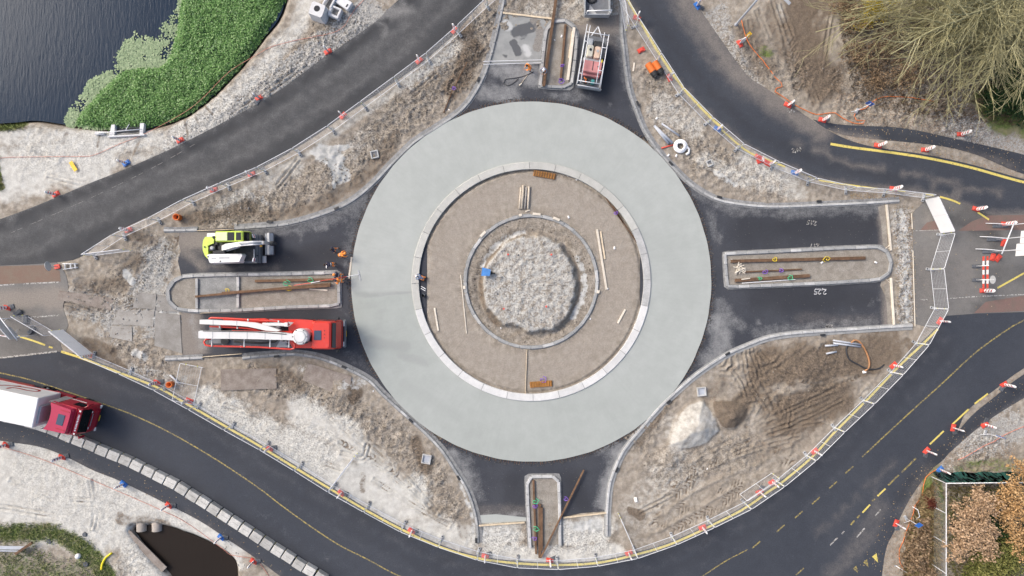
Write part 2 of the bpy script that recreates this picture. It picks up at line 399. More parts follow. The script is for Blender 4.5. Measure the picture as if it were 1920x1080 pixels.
DARK = [(.66,62,[(1440,690),(1560,680),(1650,650)]),(.62,34,[(1375,775),(1410,740)]),(.52,40,[(1420,700),(1450,800)]),(.45,30,[(1350,720),(1330,740)]),(.42,36,[(1420,850),(1500,820)]),(.66,62,[(1470,780),(1570,740)]),(.66,62,[(1520,-40),(1505,50),(1525,130),(1545,160)]),(.5,30,[(1450,20),(1470,100)]),(.5,50,[(1400,60),(1430,120)]),
 (.5,5,[(345,222),(352,250),(350,270)]),(.5,4,[(365,215),(372,232)]),(.6,4,[(380,195),(398,214)]),(.5,5,[(262,262),(250,290)]),(.5,4,[(188,250),(183,275)]),(.45,6,[(125,250),(118,268)]),
 (.6,30,[(870,60),(890,90),(850,170)]),(.5,25,[(740,260),(690,330),(600,385),(500,410)]),(.55,16,[(170,650),(230,690)]),(.55,18,[(160,640),(210,660)]),(.5,30,[(500,690),(560,720)]),(.7,16,[(650,715),(672,735),(660,748)]),(.6,20,[(780,830),(800,875)]),(.45,18,[(860,970),(870,1000)]),
 (.5,10,[(680,890),(680,920)]),(.6,8,[(1180,955),(1205,962)]),(.7,12,[(1185,960),(1200,968)]),(.5,14,[(1290,710),(1240,770),(1200,830)]),(.3,60,[(1600,90),(1750,100),(1880,100)]),(.5,40,[(1880,200),(1900,230)]),
 (.55,9,circle(995,535,94,24,130,230)),(.45,7,circle(995,532,92,24,-40,60)),(.4,6,circle(995,530,94,24,235,300)),(.55,26,[(350,412),(420,400),(470,390)]),(.5,18,[(250,440),(290,455)]),(.5,30,[(255,490),(230,530),(150,540)]),
 (.5,22,[(225,975),(262,980),(310,985)]),(.5,30,[(40,540),(110,560),(190,570)]),(.55,14,[(1700,640),(1715,660)]),(.6,26,[(1760,930),(1750,1080)])]
CONC = [(.9,24,[(600,285),(630,300)]),(.9,20,[(630,300),(640,330)]),(.8,9,[(585,285),(650,275)]),(.7,6,[(628,335),(628,352)]),(.75,9,[(235,512),(248,528)]),(.55,30,[(300,600),(325,640)]),(.7,12,[(252,662),(270,668)]),(.8,12,[(320,570),(330,600)]),(.5,18,[(640,722),(680,715)]),(.4,16,[(570,690),(600,700)]),
 (.55,9,circle(995,532,97,20,200,262)),(.6,9,circle(1000,532,96,20,-30,40)),(.6,12,[(1690,400),(1697,470),(1700,540),(1702,600)]),(.5,14,[(1150,100),(1160,40)]),(.7,16,[(1075,985),(1120,985)]),(.5,16,[(1240,700),(1215,760)]),(.4,14,[(900,440+560),(960,998)]),(.55,9,[(1378,345),(1340,325)]),(.5,8,[(890,1020),(885,960),(860,900)])]
GRASS = [(.62,24,[(-40,1000),(60,1000),(85,990),(130,1012),(170,1045),(200,1080)]),(.42,70,[(-40,1075),(60,1080),(150,1090)]),(.8,14,[(0,238),(40,234)]),(.7,12,[(-10,300),(0,350)]),(.5,20,[(1430,95),(1440,100)]),(.75,40,[(1850,190),(1920,230),(1870,220)]),(.8,25,[(1745,880),(1755,960),(1740,1080)]),(.55,60,[(1850,1000),(1850,1080)]),(.45,20,[(1800,875),(1910,870)]),(.3,9,[(195,232),(130,236)])]
CLOD = [(.95,55,[(910,40),(860,130),(780,200),(690,270)]),(.85,50,[(690,270),(600,340),(500,385),(400,400)]),(.8,40,[(480,710),(600,740),(730,810),(800,880),(850,960)]),(.7,50,[(400,760),(600,850)]),(.6,50,[(1250,880),(1400,850)]),(.4,70,[(1420,740),(1560,700)]),(.8,50,[(1230,160),(1260,220),(1330,300),(1450,350)]),(.75,30,[(1250,720),(1200,820)]),
 (.8,70,[(330,280),(480,170),(640,60)]),(.5,60,[(60,290),(250,270)]),(.55,80,[(993,533)]),(.55,30,circle(996,528,105,40)),(.03,50,circle(996,528,168,60)),(.5,110,[(200,940),(100,900)]),(.7,60,[(300,1000),(250,1050)]),(.7,60,[(1380,100),(1480,140)]),(.8,80,[(1600,180),(1800,220)]),(.8,24,[(1695,400),(1700,600)]),(.7,40,[(960,20),(1100,20)]),(.7,40,[(230,640),(300,690)]),(.6,70,[(200,560),(280,480)]),(.75,50,[(1850,850),(1760,940)]),(.8,40,[(910,1010),(1120,1010)])]
LEAF = [(.75,50,[(1590,200),(1700,210),(1800,230),(1900,250)]),(.6,60,[(1640,120),(1800,120)]),(.75,14,[(1705,410),(1710,500),(1712,600)]),(.5,12,[(1685,420),(1688,590)]),(.7,14,[(1600,362),(1690,366)]),(.8,22,[(1720,905),(1690,970),(1672,1040),(1665,1090)]),(.6,16,[(1850,745),(1900,715)]),(.6,60,[(1780,870),(1880,860)]),(.6,14,[(1590,262),(1740,285),(1900,330)]),(.6,30,[(1735,640),(1720,660)]),(.6,50,[(1620,20),(1650,60)]),(.35,30,[(420,1060),(470,1070)])]
GREY = [(.85,44,[(330,300),(470,195),(590,110),(690,25)]),(.5,30,[(860,80),(770,150)]),(.45,40,[(480,370),(420,400)]),(.7,50,[(300,480),(280,540),(300,600)]),(.55,60,[(150,560),(220,600)]),(.6,24,[(1690,400),(1700,600)]),(.5,50,[(1400,150),(1340,40)]),(.55,60,[(1800,240),(1900,260)]),(.6,50,[(1830,830),(1900,800)]),(.5,30,[(250,700),(330,720)]),(.5,40,[(1110,10),(1160,40)]),(.5,20,[(450,1060),(420,1020)]),(.4,40,[(1760,900),(1800,860)])]
TRACKS = [([(1265,905),(1330,865),(1400,835)],13),([(1235,955),(1300,905),(1400,865),(1470,840)],14),([(1230,985),(1300,940),(1390,895),(1480,860)],14),([(1225,1012),(1300,975),(1380,925),(1450,890)],12),([(150,530),(220,560),(290,585)],13),([(230,520),(300,470),(330,450)],13),([(350,455),(430,490)],12),([(640,830),(720,870),(800,940)],8),([(1420,700),(1450,760),(1470,800)],7),([(1360,690),(1440,690),(1520,720)],6),([(1530,640),(1450,700),(1400,800)],6),([(1620,700),(1500,760),(1420,790)],6),([(1575,730),(1480,740),(1400,760)],5),([(1470,40),(1500,180)],14)]
fine = (np.abs(WX) < 60) & (np.abs(WY) < 40)
def field(st): return stroke_field(PX, PY, st)
sandF, darkF, concF, grassF, clodF, leafF, greyF = [field(s) for s in (SAND, DARK, CONC, GRASS, CLOD, LEAF, GREY)]
far = ~fine; grassF[far] = 0.5; clodF[far] = 0.4
n1 = fbm(WX, WY, 0.9, 4, 0.5, 1); n2 = fbm(WX, WY, 3.2, 3, 0.6, 2); n3 = fbm(WX, WY, 0.25, 3, 0.5, 4)
smoothF = np.maximum(field([(.95,45,circle(*RC,168,60))]), 0)
def blob(poly, soft, amp=10, seed=51):
    d = seg_dist(PX, PY, poly, True); d = np.where(inside(PX, PY, poly), d, -d)+(fbm(WX, WY, 0.9, 4, .6, seed)-.5)*amp
    return np.clip(d/soft, 0, 1), d
HEAP = [(1290,757),(1318,750),(1342,785),(1350,808),(1322,834),(1276,846),(1250,836),(1262,790)]; DUG = [(1330,752),(1352,742),(1392,752),(1402,785),(1378,806),(1352,802),(1338,780)]
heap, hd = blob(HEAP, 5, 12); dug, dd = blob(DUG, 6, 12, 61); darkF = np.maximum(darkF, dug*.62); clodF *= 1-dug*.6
clodF *= 1-heap; darkF *= 1-heap; sandF = np.maximum(sandF*(1-dug), heap*.60*(1-0)); sandF = np.where(heap > .4, np.minimum(sandF, .62), sandF); concF *= 1-heap; greyF *= 1-heap
rough = (0.35+0.9*clodF)*(1-0.6*np.clip(sandF, 0, 1))
Z = (n1-0.5)*0.20*rough+np.maximum(n2-0.42, 0)*0.44*rough+(n3-0.5)*0.10-0.03
def bumpz(cx, cy, r, h, sq=2.0):
    d = np.hypot((PX-cx), (PY-cy))/r+(fbm(WX, WY, 0.7, 3, .6, 8)-0.5)*0.5
    return h*np.clip(1.15-d, 0, 1)**1.3
ri = np.hypot(PX-RC[0], PY-RC[1])
apron = np.clip((212-ri)/6, 0, 1); Z = Z*(1-apron*0.75)+0.05*apron
# spoil heap in the middle with the trench round it
wob = (fbm(WX, WY, 0.55, 4, 0.6, 11)-0.5)
rm = np.hypot(PX-993, (PY-533)*0.97)+wob*26
hp = np.clip((94-rm)/11, 0, 1); hp = hp*hp*(3-2*hp)
Z += hp*(0.42+0.20*n2)+0.05*np.clip((60-rm)/60, 0, 1)*n1
greyF = np.where(hp > .05, hp*.50, greyF); sandF = np.where(hp > .05, hp*.42, sandF); clodF = np.where(hp > .3, .38, clodF)
tr = np.exp(-((rm-96)/7.0)**2); Z -= tr*0.16
Z += np.clip(hd/34, 0, 1)**.8*1.0+np.clip(dd/26, 0, 1)**.8*.8+bumpz(1255, 860, 26, .4)+bumpz(1500, 700, 60, .35)+bumpz(600, 340, 50, .3)+bumpz(880, 100, 26, .35)+bumpz(640, 735, 40, .3)
for tp, w in TRACKS:
    tp = resample(catmull(tp, 10), 6); xs = [p[0] for p in tp]; ys = [p[1] for p in tp]
    sel = (PX > min(xs)-30) & (PX < max(xs)+30) & (PY > min(ys)-30) & (PY < max(ys)+30)
    X, Y = PX[sel], PY[sel]; best = np.full(X.shape, 1e9); S = np.zeros(X.shape); T = np.zeros(X.shape); acc = 0
    for (x0, y0), (x1, y1) in zip(tp[:-1], tp[1:]):
        dx, dy = x1-x0, y1-y0; l = math.hypot(dx, dy); t = np.clip(((X-x0)*dx+(Y-y0)*dy)/l, 0, l)
        d = np.hypot(X-x0-dx/l*t, Y-y0-dy/l*t); m = d < best; best[m] = d[m]; S[m] = (acc+t)[m]; T[m] = ((X-x0)*dy/l-(Y-y0)*dx/l)[m]; acc += l
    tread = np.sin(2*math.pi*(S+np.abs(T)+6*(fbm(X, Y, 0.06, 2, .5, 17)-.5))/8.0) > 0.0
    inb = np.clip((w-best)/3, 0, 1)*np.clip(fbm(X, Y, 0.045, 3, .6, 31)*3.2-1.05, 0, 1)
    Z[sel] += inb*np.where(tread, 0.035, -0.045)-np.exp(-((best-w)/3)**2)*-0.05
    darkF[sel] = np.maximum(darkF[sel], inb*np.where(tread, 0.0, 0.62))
RUTS = [[(1395,650),(1400,690),(1412,730),(1440,770)],[(1410,655),(1425,700),(1445,740),(1465,775)],[(1425,660),(1455,690),(1490,700)],[(1370,690),(1390,720),(1400,750)],[(1440,790),(1500,760),(1560,735)],[(1450,810),(1520,780),(1580,750)],[(1400,830),(1470,800),(1540,790)],[(1480,720),(1540,720),(1590,700)],[(1500,690),(1560,690)],[(1380,850),(1440,830),(1500,815)],[(1460,740),(1480,770),(1475,800)],[(1540,650),(1600,690),(1640,700)],[(1520,760),(1560,790)],
 [(560,780),(640,830),(720,880),(800,950)],[(600,770),(690,840),(780,910)],[(500,800),(560,850),(640,880)],[(660,800),(740,870),(820,960)],[(420,760),(500,790),(560,830)],[(640,850),(680,860),(690,835)],[(700,900),(760,940),(840,985)],
 [(1450,0),(1480,90),(1520,190)],[(1420,20),(1440,70)],[(1462,10),(1492,90),(1535,190)],[(1400,40),(1410,90)],[(1560,30),(1545,120)],[(40,540),(130,565),(240,600)],[(60,555),(150,580),(230,625)],[(120,530),(200,545),(300,530)],[(20,570),(110,590),(200,625)],[(260,470),(300,500),(310,530)],
 [(20,900),(90,930),(180,940)],[(0,950),(120,970)],[(170,900),(180,960),(175,990)],[(60,280),(110,300)],[(90,330),(150,345)],[(430,220),(520,160),(600,100)],[(460,215),(560,150)],[(560,300),(520,350)],[(700,230),(760,190),(820,140)],[(1240,190),(1290,230)],[(1300,310),(1380,330),(1470,355)],[(1330,290),(1410,330)],[(1230,870),(1300,860),(1370,830)],[(1200,960),(1260,930)]]
for tp in RUTS:
    for off_ in (-3.5, 3.5):
        tq = offset(catmull(tp, 8), off_); xs = [p[0] for p in tq]; ys = [p[1] for p in tq]
        sel = (PX > min(xs)-14) & (PX < max(xs)+14) & (PY > min(ys)-14) & (PY < max(ys)+14)
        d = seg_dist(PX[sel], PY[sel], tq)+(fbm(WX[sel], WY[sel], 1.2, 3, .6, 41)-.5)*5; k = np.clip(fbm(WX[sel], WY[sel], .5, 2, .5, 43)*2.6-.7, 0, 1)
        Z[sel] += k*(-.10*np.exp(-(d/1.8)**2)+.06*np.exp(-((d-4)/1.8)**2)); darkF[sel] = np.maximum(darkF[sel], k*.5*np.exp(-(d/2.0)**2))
# furrows left by the digger in the lower right wedge
fur = np.zeros_like(Z)
sel = (PX > 1350) & (PX < 1640) & (PY > 640) & (PY < 850) & fine
u = (PX*0.55+PY*0.83)+ (fbm(WX, WY, 0.35, 3, .5, 21)-0.5)*120
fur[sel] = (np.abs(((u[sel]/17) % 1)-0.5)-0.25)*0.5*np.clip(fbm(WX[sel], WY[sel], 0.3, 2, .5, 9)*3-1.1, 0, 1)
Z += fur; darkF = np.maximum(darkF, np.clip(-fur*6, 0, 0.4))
# paved areas sit in the ground; water lies in hollows
for P in PAVED:
    xs = [p[0] for p in P]; ys = [p[1] for p in P]
    sel = (PX > min(xs)-12) & (PX < max(xs)+12) & (PY > min(ys)-12) & (PY < max(ys)+12)
    d = seg_dist(PX[sel], PY[sel], P, True); i_ = inside(PX[sel], PY[sel], P); d = np.where(i_, -d, d)
    k = np.clip((d+1.5)/9, 0, 1); z = Z[sel]
    Z[sel] = np.where(d < -1.5, -0.10, z*k+(-0.03)*(1-k)*(z > 0)+z*(1-k)*(z <= 0)*0.5)
sel = (ri < 342) & (ri > 205); Z[sel] = -0.10
for P, depth, w in ((POND, 1.3, 26.0), (DITCH, 1.2, 22.0)):
    xs = [p[0] for p in P]; ys = [p[1] for p in P]
    sel = (PX > min(xs)-60) & (PX < max(xs)+60) & (PY > min(ys)-60) & (PY < max(ys)+60)
    d = seg_dist(PX[sel], PY[sel], P, True); i_ = inside(PX[sel], PY[sel], P); d = np.where(i_, -d, d)
    k = np.clip((w*0.55-d)/w, 0, 1); Z[sel] -= depth*k*k*(3-2*k)
    dk = np.clip(1-np.abs(d-2)/7, 0, 1)*0.6; darkF[sel] = np.maximum(darkF[sel], dk)
V = np.c_[WX.ravel(), WY.ravel(), Z.ravel()].astype(np.float32)
ny, nx = WX.shape; ii = np.arange(ny*nx).reshape(ny, nx)
F = np.stack([ii[:-1,:-1], ii[:-1,1:], ii[1:,1:], ii[1:,:-1]], -1).reshape(-1, 4)
me = bpy.data.meshes.new('ground'); me.vertices.add(len(V)); me.vertices.foreach_set('co', V.ravel())
me.loops.add(F.size); me.loops.foreach_set('vertex_index', F.ravel().astype(np.int32))
me.polygons.add(len(F)); me.polygons.foreach_set('loop_start', np.arange(0, F.size, 4, dtype=np.int32)); me.polygons.foreach_set('loop_total', np.full(len(F), 4, np.int32))
me.polygons.foreach_set('use_smooth', np.ones(len(F), bool)); me.update(calc_edges=True)
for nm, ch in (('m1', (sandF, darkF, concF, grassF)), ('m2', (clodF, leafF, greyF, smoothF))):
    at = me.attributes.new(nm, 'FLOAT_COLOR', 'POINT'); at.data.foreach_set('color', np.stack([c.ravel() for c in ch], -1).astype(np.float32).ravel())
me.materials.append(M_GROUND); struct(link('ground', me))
def gz(x, y):
    """ground height at a photo pixel"""
    wx, wy = (x-960)/PXM, (540-y)/PXM
    return float(Z[min(ny-1, max(0, np.searchsorted(gy, wy))), min(nx-1, max(0, np.searchsorted(gx, wx)))])

# ------------------------------------------------------------ asphalt, paint, concrete
def asphalt(name, a, b, dust=(0.27, 0.24, 0.21), pale=(0.42, 0.425, 0.42), lane=None):
    t = NT(name); p = t.pos(); du, pa, dk, ln = t.attr('m1')
    nb = t.noise(p, 0.18, 4, 0.55); nm = t.noise(p, 1.6, 6, 0.65); nf = t.noise(p, 9, 6, 0.75); ng = t.noise(p, 45, 3, 0.8)
    c = t.mix(t.ramp(nb, 0.3, 0.7), (*a, 1), (*b, 1))
    c = t.scale(c, t.ramp(nm, 0.25, 0.75, 0.90, 1.10)); c = t.scale(c, t.ramp(nf, 0.2, 0.8, 0.86, 1.16)); c = t.scale(c, t.ramp(ng, 0.2, 0.8, 0.72, 1.30))
    c = t.mix(t.math('MULTIPLY', dk, 0.6), c, (0.022, 0.023, 0.027, 1))
    b1 = t.math('MULTIPLY', t.math('SUBTRACT', nm, 0.5), 0.9); b2 = t.math('MULTIPLY', t.math('SUBTRACT', nf, 0.5), 0.9)
    s = t.math('ADD', b1, b2)
    c = t.mix(t.math('MULTIPLY', t.ramp(t.math('ADD', du, t.math('MULTIPLY', s, 0.4)), 0.05, 0.95), 0.8), c, t.scale((*dust, 1)[:3], t.ramp(nf, 0.2, 0.8, 0.75, 1.2)))
    c = t.mix(t.math('MULTIPLY', t.ramp(t.math('ADD', pa, t.math('MULTIPLY', s, .8)), 0.12, 0.95), 0.8), c, (*pale, 1))
    # scattered pale chips
    v = t.vor(p, 3.2); chip = t.ramp(v.outputs['Distance'], 0.075, 0.05)
    c = t.mix(t.math('MULTIPLY', chip, ln), c, (0.38, 0.34, 0.27, 1))
    t.bump(t.math('ADD', nf, t.math('MULTIPLY', ng, 0.6)), 0.35, 0.02)
    return t.out(c, t.ramp(nm, 0.3, 0.7, 0.72, 0.9), 0, 0.3)
M_ASPH = asphalt('asphalt_new', (0.042, 0.048, 0.061), (0.051, 0.057, 0.070))
M_ASPH_W = asphalt('asphalt_worn', (0.053, 0.056, 0.061), (0.067, 0.069, 0.073), dust=(0.27, 0.268, 0.262))
M_ASPH_OLD = asphalt('asphalt_old', (0.14, 0.136, 0.13), (0.185, 0.18, 0.172))
M_ASPH_ARM = asphalt('asphalt_raw', (0.040, 0.044, 0.055), (0.055, 0.059, 0.070), pale=(0.33, 0.335, 0.335))
def paint_material(name, col, wear):
    t = NT(name); p = t.pos(); n = t.noise(p, 6, 6, 0.75); f = t.noise(p, 30, 3, 0.7)
    c = t.mix(t.ramp(t.math('ADD', n, t.math('MULTIPLY', f, 0.3)), 0.80-wear*0.45, 0.92-wear*0.35), t.scale((*col, 1)[:3], t.ramp(f, .2, .8, .82, 1.1)), (0.09, 0.085, 0.075, 1))
    return t.out(c, 0.7)
M_YEL = paint_material('road_paint_yellow', (0.70, 0.58, 0.15), 0.25); M_YELW = paint_material('road_paint_yellow_worn', (0.40, 0.32, 0.09), 0.55)
M_WHT = paint_material('road_paint_white', (0.50, 0.49, 0.47), 0.5); M_CHALK = paint_material('chalk', (0.72, 0.73, 0.75), 0.35)
M_FAINT = paint_material('road_paint_faint', (0.26, 0.255, 0.245), 0.4)
mid_nw = [((a[0]+b[0])/2, (a[1]+b[1])/2) for a, b in zip(resample(NW_UP, 60), resample(NW_LO, 60))]
sheet('road', NW_UP+NW_LO[::-1], 0.02, M_ASPH_W, 15, [[(.34, 13, offset(mid_nw, 20)), (.34, 13, offset(mid_nw, -20)), (.22, 34, mid_nw), (.40, 8, offset(NW_UP, 6)), (.9, 9, [(712,35),(722,60)]), (.7,14,[(705,30),(760,20)])], [(.25,6,offset(NW_UP,2))], [(.8,9,offset(NW_UP,-13)), (.55,12,offset(NW_LO,14)), (.35,7,mid_nw)], lambda x, y: 0.25+0*x])
sheet('road', NE_IN+NE_OUT[::-1], 0.022, M_ASPH, 14, [[(.62,26,[(1225,-130),(1290,0),(1335,72),(1385,140),(1440,178),(1490,215),(1540,245)]),(.35,18,[(1190,-130),(1262,0),(1305,72),(1345,130),(1420,190),(1500,240)]),(.45,9,[(1480,262),(1600,310),(1720,330),(1880,365)]),(.5,10,NE_IN)], [], [(.5,12,[(1210,0),(1270,90),(1330,170),(1420,250),(1540,305),(1700,340)])], lambda x, y: 0.3+0*x])
sheet('cycle_path', CP_UP+CP_LO[::-1], 0.016, M_ASPH, 12, [[(.6,14,[(1560,250),(1590,258),(1640,262)]),(.35,14,[(1800,285),(1900,310)])], [], [(.5,14,[(1640,252),(1800,280),(1920,310)])], lambda x, y: 1.0+0*x])
s_c1 = offset(YL_S, 34)
sheet('road', S_IN+S_OUT, 0.018, M_ASPH, 16, [[(.3,12,[(1530,1000),(1600,940),(1680,860)]),(.35,26,[(1560,1080),(1620,1010),(1650,950)]),(.3,18,[(1690,960),(1740,880)]),(.17,12,offset(YL_S,24)),(.14,9,offset(YL_S,62))], [(.17,9,[(450,930),(560,1015),(640,1060)])], [(.5,9,offset(YL_S,12)),(.35,12,offset(YL_S,44)),(.6,14,[(1690,930),(1760,860),(1800,800)]),(.4,10,offset(YL_OUT,-12))], [(.3,60,YL_S),(.9,40,[(1660,1060),(1700,930),(1770,840)])]])
sheet('cycle_path', SCP, 0.012, M_ASPH, 13, [[(.3,7,offset(SCP_LO,-3))], [], [(.5,20,offset(SCP_LO,14))], lambda x, y: 1.0+0*x])
sheet('cycle_path', ECP, 0.012, M_ASPH, 13, [[(.3,8,[(1790,840),(1870,775),(1920,745)])], [], [(.5,14,[(1800,820),(1870,765),(1920,725)])], lambda x, y: 1.0+0*x])
sheet('junction', JUNC_R, 0.010, M_ASPH_OLD, 12, [[(.4,20,[(1740,400),(1760,420)]),(.3,26,[(1730,480),(1735,560)])], [], [(.9,14,[(1790,410),(1830,430),(1870,440)]),(.6,26,[(1815,395),(1860,415)]),(.8,12,[(1830,580),(1870,570)]),(.45,24,[(1880,510),(1920,520),(1990,530)]),(.6,10,[(1865,450),(1870,480)])], lambda x, y: 0.6+0*x])
sheet('junction', JUNC_L, 0.006, M_ASPH_OLD, 12, [[(.9,26,[(-40,560),(60,560),(120,560)]),(.5,20,[(60,600),(100,640)]),(.5,10,[(60,520),(110,520)])], [], [(.35,20,[(0,640),(60,650)])], lambda x, y: 0.3+0*x])
def redlane(name, a, b):
    t = NT(name); p = t.pos(); n = t.noise(p, 1.2, 6, 0.7); f = t.noise(p, 18, 4, 0.7)
    return t.out(t.scale(t.mix(t.ramp(n, .35, .7), (*a, 1), (*b, 1)), t.ramp(f, .2, .8, .8, 1.15)), 0.9)
M_RED = redlane('asphalt_red', (0.20, 0.125, 0.11), (0.16, 0.125, 0.105)); M_REDM = redlane('asphalt_red_muddy', (0.20, 0.135, 0.105), (0.20, 0.155, 0.12))
sheet('cycle_lane', [(-150,500),(0,499),(92,497),(112,508),(114,528),(0,533),(-150,536)], 0.0115, M_REDM, 20, skirt=0)
sheet('cycle_lane', [(1724,433),(1738,417),(1762,412),(1772,430)], 0.0145, M_RED, 20, skirt=0)
sheet('cycle_lane', [(1796,433),(1822,415),(1852,404),(1920,403),(2070,406),(2070,430),(1920,431)], 0.0145, M_RED, 20, skirt=0)
sheet('cycle_lane', [(1826,587),(1848,566),(1920,554),(2070,550),(2070,578),(1920,583)], 0.0145, M_RED, 20, skirt=0)
arm_dust = lambda *L: list(L)
sheet('arm', W_ARM, 0.026, M_ASPH_ARM, 10, [[(.95,26,[(345,445),(400,450)]),(.6,16,[(345,470),(380,500)]),(1.0,36,[(350,600),(362,650)]),(.35,10,[(400,500),(520,505)])], [(.42,20,[(470,435),(560,428),(640,400),(690,370)]),(.5,9,[(590,432),(612,425)]),(.45,7,[(560,448),(568,444)]),(.35,20,[(680,380),(660,430),(650,500)]),(.5,12,[(360,600),(380,650)]),(.3,14,[(650,660),(690,690)]),(.25,10,[(580,540),(655,590)])], [(.8,30,[(430,490),(560,490),(610,480)]),(.7,30,[(400,590),(600,590)])], lambda x, y: 0.35+0*x])
sheet('arm', N_ARM, 0.026, M_ASPH_ARM, 10, [[(.9,26,[(1010,45),(1165,45)]),(.4,18,[(1110,35),(1150,90)])], [(.7,34,[(930,120),(1000,140)]),(.6,24,[(900,170),(960,180)]),(.45,16,[(1165,60),(1175,150),(1195,210)]),(.4,14,[(1060,185),(1100,180)]),(.5,8,[(1143,198)]),(.4,12,[(1030,180),(1090,175)])], [(.6,20,[(1130,120),(1140,190)])], lambda x, y: 0.4+0*x])
sheet('arm', E_ARM, 0.026, M_ASPH_ARM, 10, [[(.75,12,[(1655,385),(1655,470)]),(.75,11,[(1658,540),(1662,612)]),(.3,20,[(1500,600),(1640,600)])], [(.45,20,[(1310,360),(1380,392),(1480,396),(1650,390)]),(.62,30,[(1345,600),(1355,640),(1330,680)]),(.5,16,[(1350,570),(1390,610)]),(.4,14,[(1330,400),(1350,450)]),(.42,18,[(1420,625),(1560,612),(1640,606)]),(.5,6,[(1420,606),(1422,604)]),(.5,4,[(1389,611),(1392,613)]),(.4,3,[(1610,572),(1640,562),(1655,567)]),(.4,3,[(1598,586),(1640,572)])], [(.7,40,[(1400,430),(1620,430)]),(.7,30,[(1420,560),(1620,560)])], lambda x, y: 0.5+0*x])
sheet('arm', S_ARM, 0.026, M_ASPH_ARM, 10, [[(.4,20,[(900,960),(980,962)])], [(.6,16,[(850,850),(885,910)]),(.4,20,[(870,860),(900,930)]),(.7,22,[(1160,850),(1140,910),(1130,950)]),(.5,12,[(1175,825),(1120,845)]),(.6,14,[(905,975),(975,970)])], [(.6,24,[(960,900),(970,950)]),(.6,24,[(1070,900),(1090,940)])], lambda x, y: 0.55+0*x])

def line(name, pts, w, z, material, parent=None):
    o = sweep(name, pts, [(-w/2, z), (w/2, z)], material, parent); return o if parent else struct(o)
def seg(p, a, b):
    P = np.array(p); return [tuple(q) for q in P[int(a*(len(P)-1)):int(b*(len(P)-1))+1]]
line('edge_line', YL_S, 0.20, 0.028, M_YEL)
line('edge_line', offset(YL_OUT, -2), 0.17, 0.028, M_YEL)
line('edge_line', catmull([(1155,-40),(1177,0),(1200,40),(1240,107),(1285,170),(1338,226),(1355,240)]), 0.22, 0.031, M_YEL)
line('edge_line', catmull([(1352,243),(1400,283),(1440,300),(1472,313)]), 0.16, 0.031, M_YEL)
line('edge_line', catmull([(1500,325),(1530,335)]), 0.10, 0.031, M_YELW)
line('edge_line', catmull([(1535,338),(1585,346),(1645,354)]), 0.14, 0.031, M_YEL)
line('edge_line', catmull([(1680,357),(1697,359)]), 0.14, 0.031, M_YEL); line('edge_line', [(1735,364),(1750,366)], 0.14, 0.031, M_YEL); line('edge_line', catmull([(1762,369),(1783,375),(1800,382)]), 0.16, 0.031, M_YEL)
line('edge_line', [(1833,398),(1854,412)], 0.16, 0.031, M_YEL)
line('edge_line', catmull([(1557,270),(1600,277),(1640,282),(1730,295),(1815,313),(1920,342),(2070,378)]), 0.22, 0.031, M_YEL)
line('edge_line', catmull([(30,629),(60,638),(85,647)]), 0.16, 0.028, M_YEL); line('edge_line', [(92,650),(99,652)], 0.16, 0.028, M_YEL)
line('centre_line', catmull([(-150,668),(0,699),(70,716),(187,755),(245,776),(317,810),(400,858),(480,911),(530,949),(580,985),(635,1021),(692,1050),(745,1078),(830,1112)]), 0.11, 0.028, M_YELW)
line('centre_line', catmull([(1300,1092),(1322,1077),(1360,1052),(1402,1030)]), 0.10, 0.028, M_YELW)
for a, b in ((1410,1028),(1456,997),(1490,971),(1522,945),(1554,916),(1585,887)):
    line('centre_dash', [(a, b), (a+15, b-13)], 0.12, 0.028, M_YELW)
line('centre_line', catmull([(1616,857),(1665,811),(1715,765),(1765,720),(1830,660),(1890,617),(1920,600),(2070,520)]), 0.12, 0.028, M_YELW)
for a, b, c, d, m in ((1743,833,1769,808,1),(1690,886,1717,859,0),(1665,910,1685,890,0),(1645,930,1660,916,1),(1635,940,1640,935,0),(1617,961,1631,946,1),(1607,971,1612,966,0),(1595,984,1602,976,0),(1785,796,1816,767,1),(1827,757,1852,738,1)):
    line('lane_dash', [(a,b),(c,d)], 0.15, 0.028, M_YEL if m else M_YELW)
for a, b, c, d in ((1606,1007,1621,990),(1641,967,1651,955),(1556,1022,1570,1008),(1578,1001,1583,996)): line('lane_dash', [(a,b),(c,d)], 0.13, 0.028, M_WHT)
line('lane_dash', [(1492,1078),(1507,1065)], 0.12, 0.028, M_YELW)
line('edge_line', [(1870,540),(1920,512),(2070,430)], 0.16, 0.020, M_YEL)
line('give_way_line', [(-150,686),(0,671),(107,659)], 0.15, 0.028, M_WHT); line('give_way_line', [(58,595),(112,591)], 0.12, 0.018, M_WHT)
line('lane_line', [(-150,546),(0,535),(27,533)], 0.12, 0.018, M_WHT); line('lane_line', [(44,532),(110,529)], 0.12, 0.018, M_WHT)
line('lane_line', [(1775,560),(1830,556),(1920,552),(2070,545)], 0.09, 0.021, M_WHT); line('lane_line', [(1726,562),(1739,562)], 0.12, 0.021, M_WHT)
line('lane_line', [(1712,433),(1765,431)], 0.06, 0.021, M_WHT)
for k in range(28):   # thin dashed guide line on the worn road
    a = k/28; P = [(20,437),(140,385),(240,338),(310,302),(380,262)]; q = resample(catmull(P, 6), 400/29)
    if k+1 < len(q) and k % 3 != 2: line('lane_dash', [q[k], ((q[k][0]*.25+q[k+1][0]*.75), (q[k][1]*.25+q[k+1][1]*.75))], 0.035, 0.028, M_FAINT)
for (x, y, s, m) in ((1640,1046,9,M_YEL),(1623,1056,8,M_YELW),(1603,1067,7,M_YELW)):    # give-way teeth
    mb = MB(); p = G([(x-s*.6,y-s*.6+3),(x+s*.35,y-s),(x+s*.7,y+s)]); mb.add([(a,b,0.029) for a, b in p], [(2,1,0)]); struct(mb.build('give_way_tooth', m))
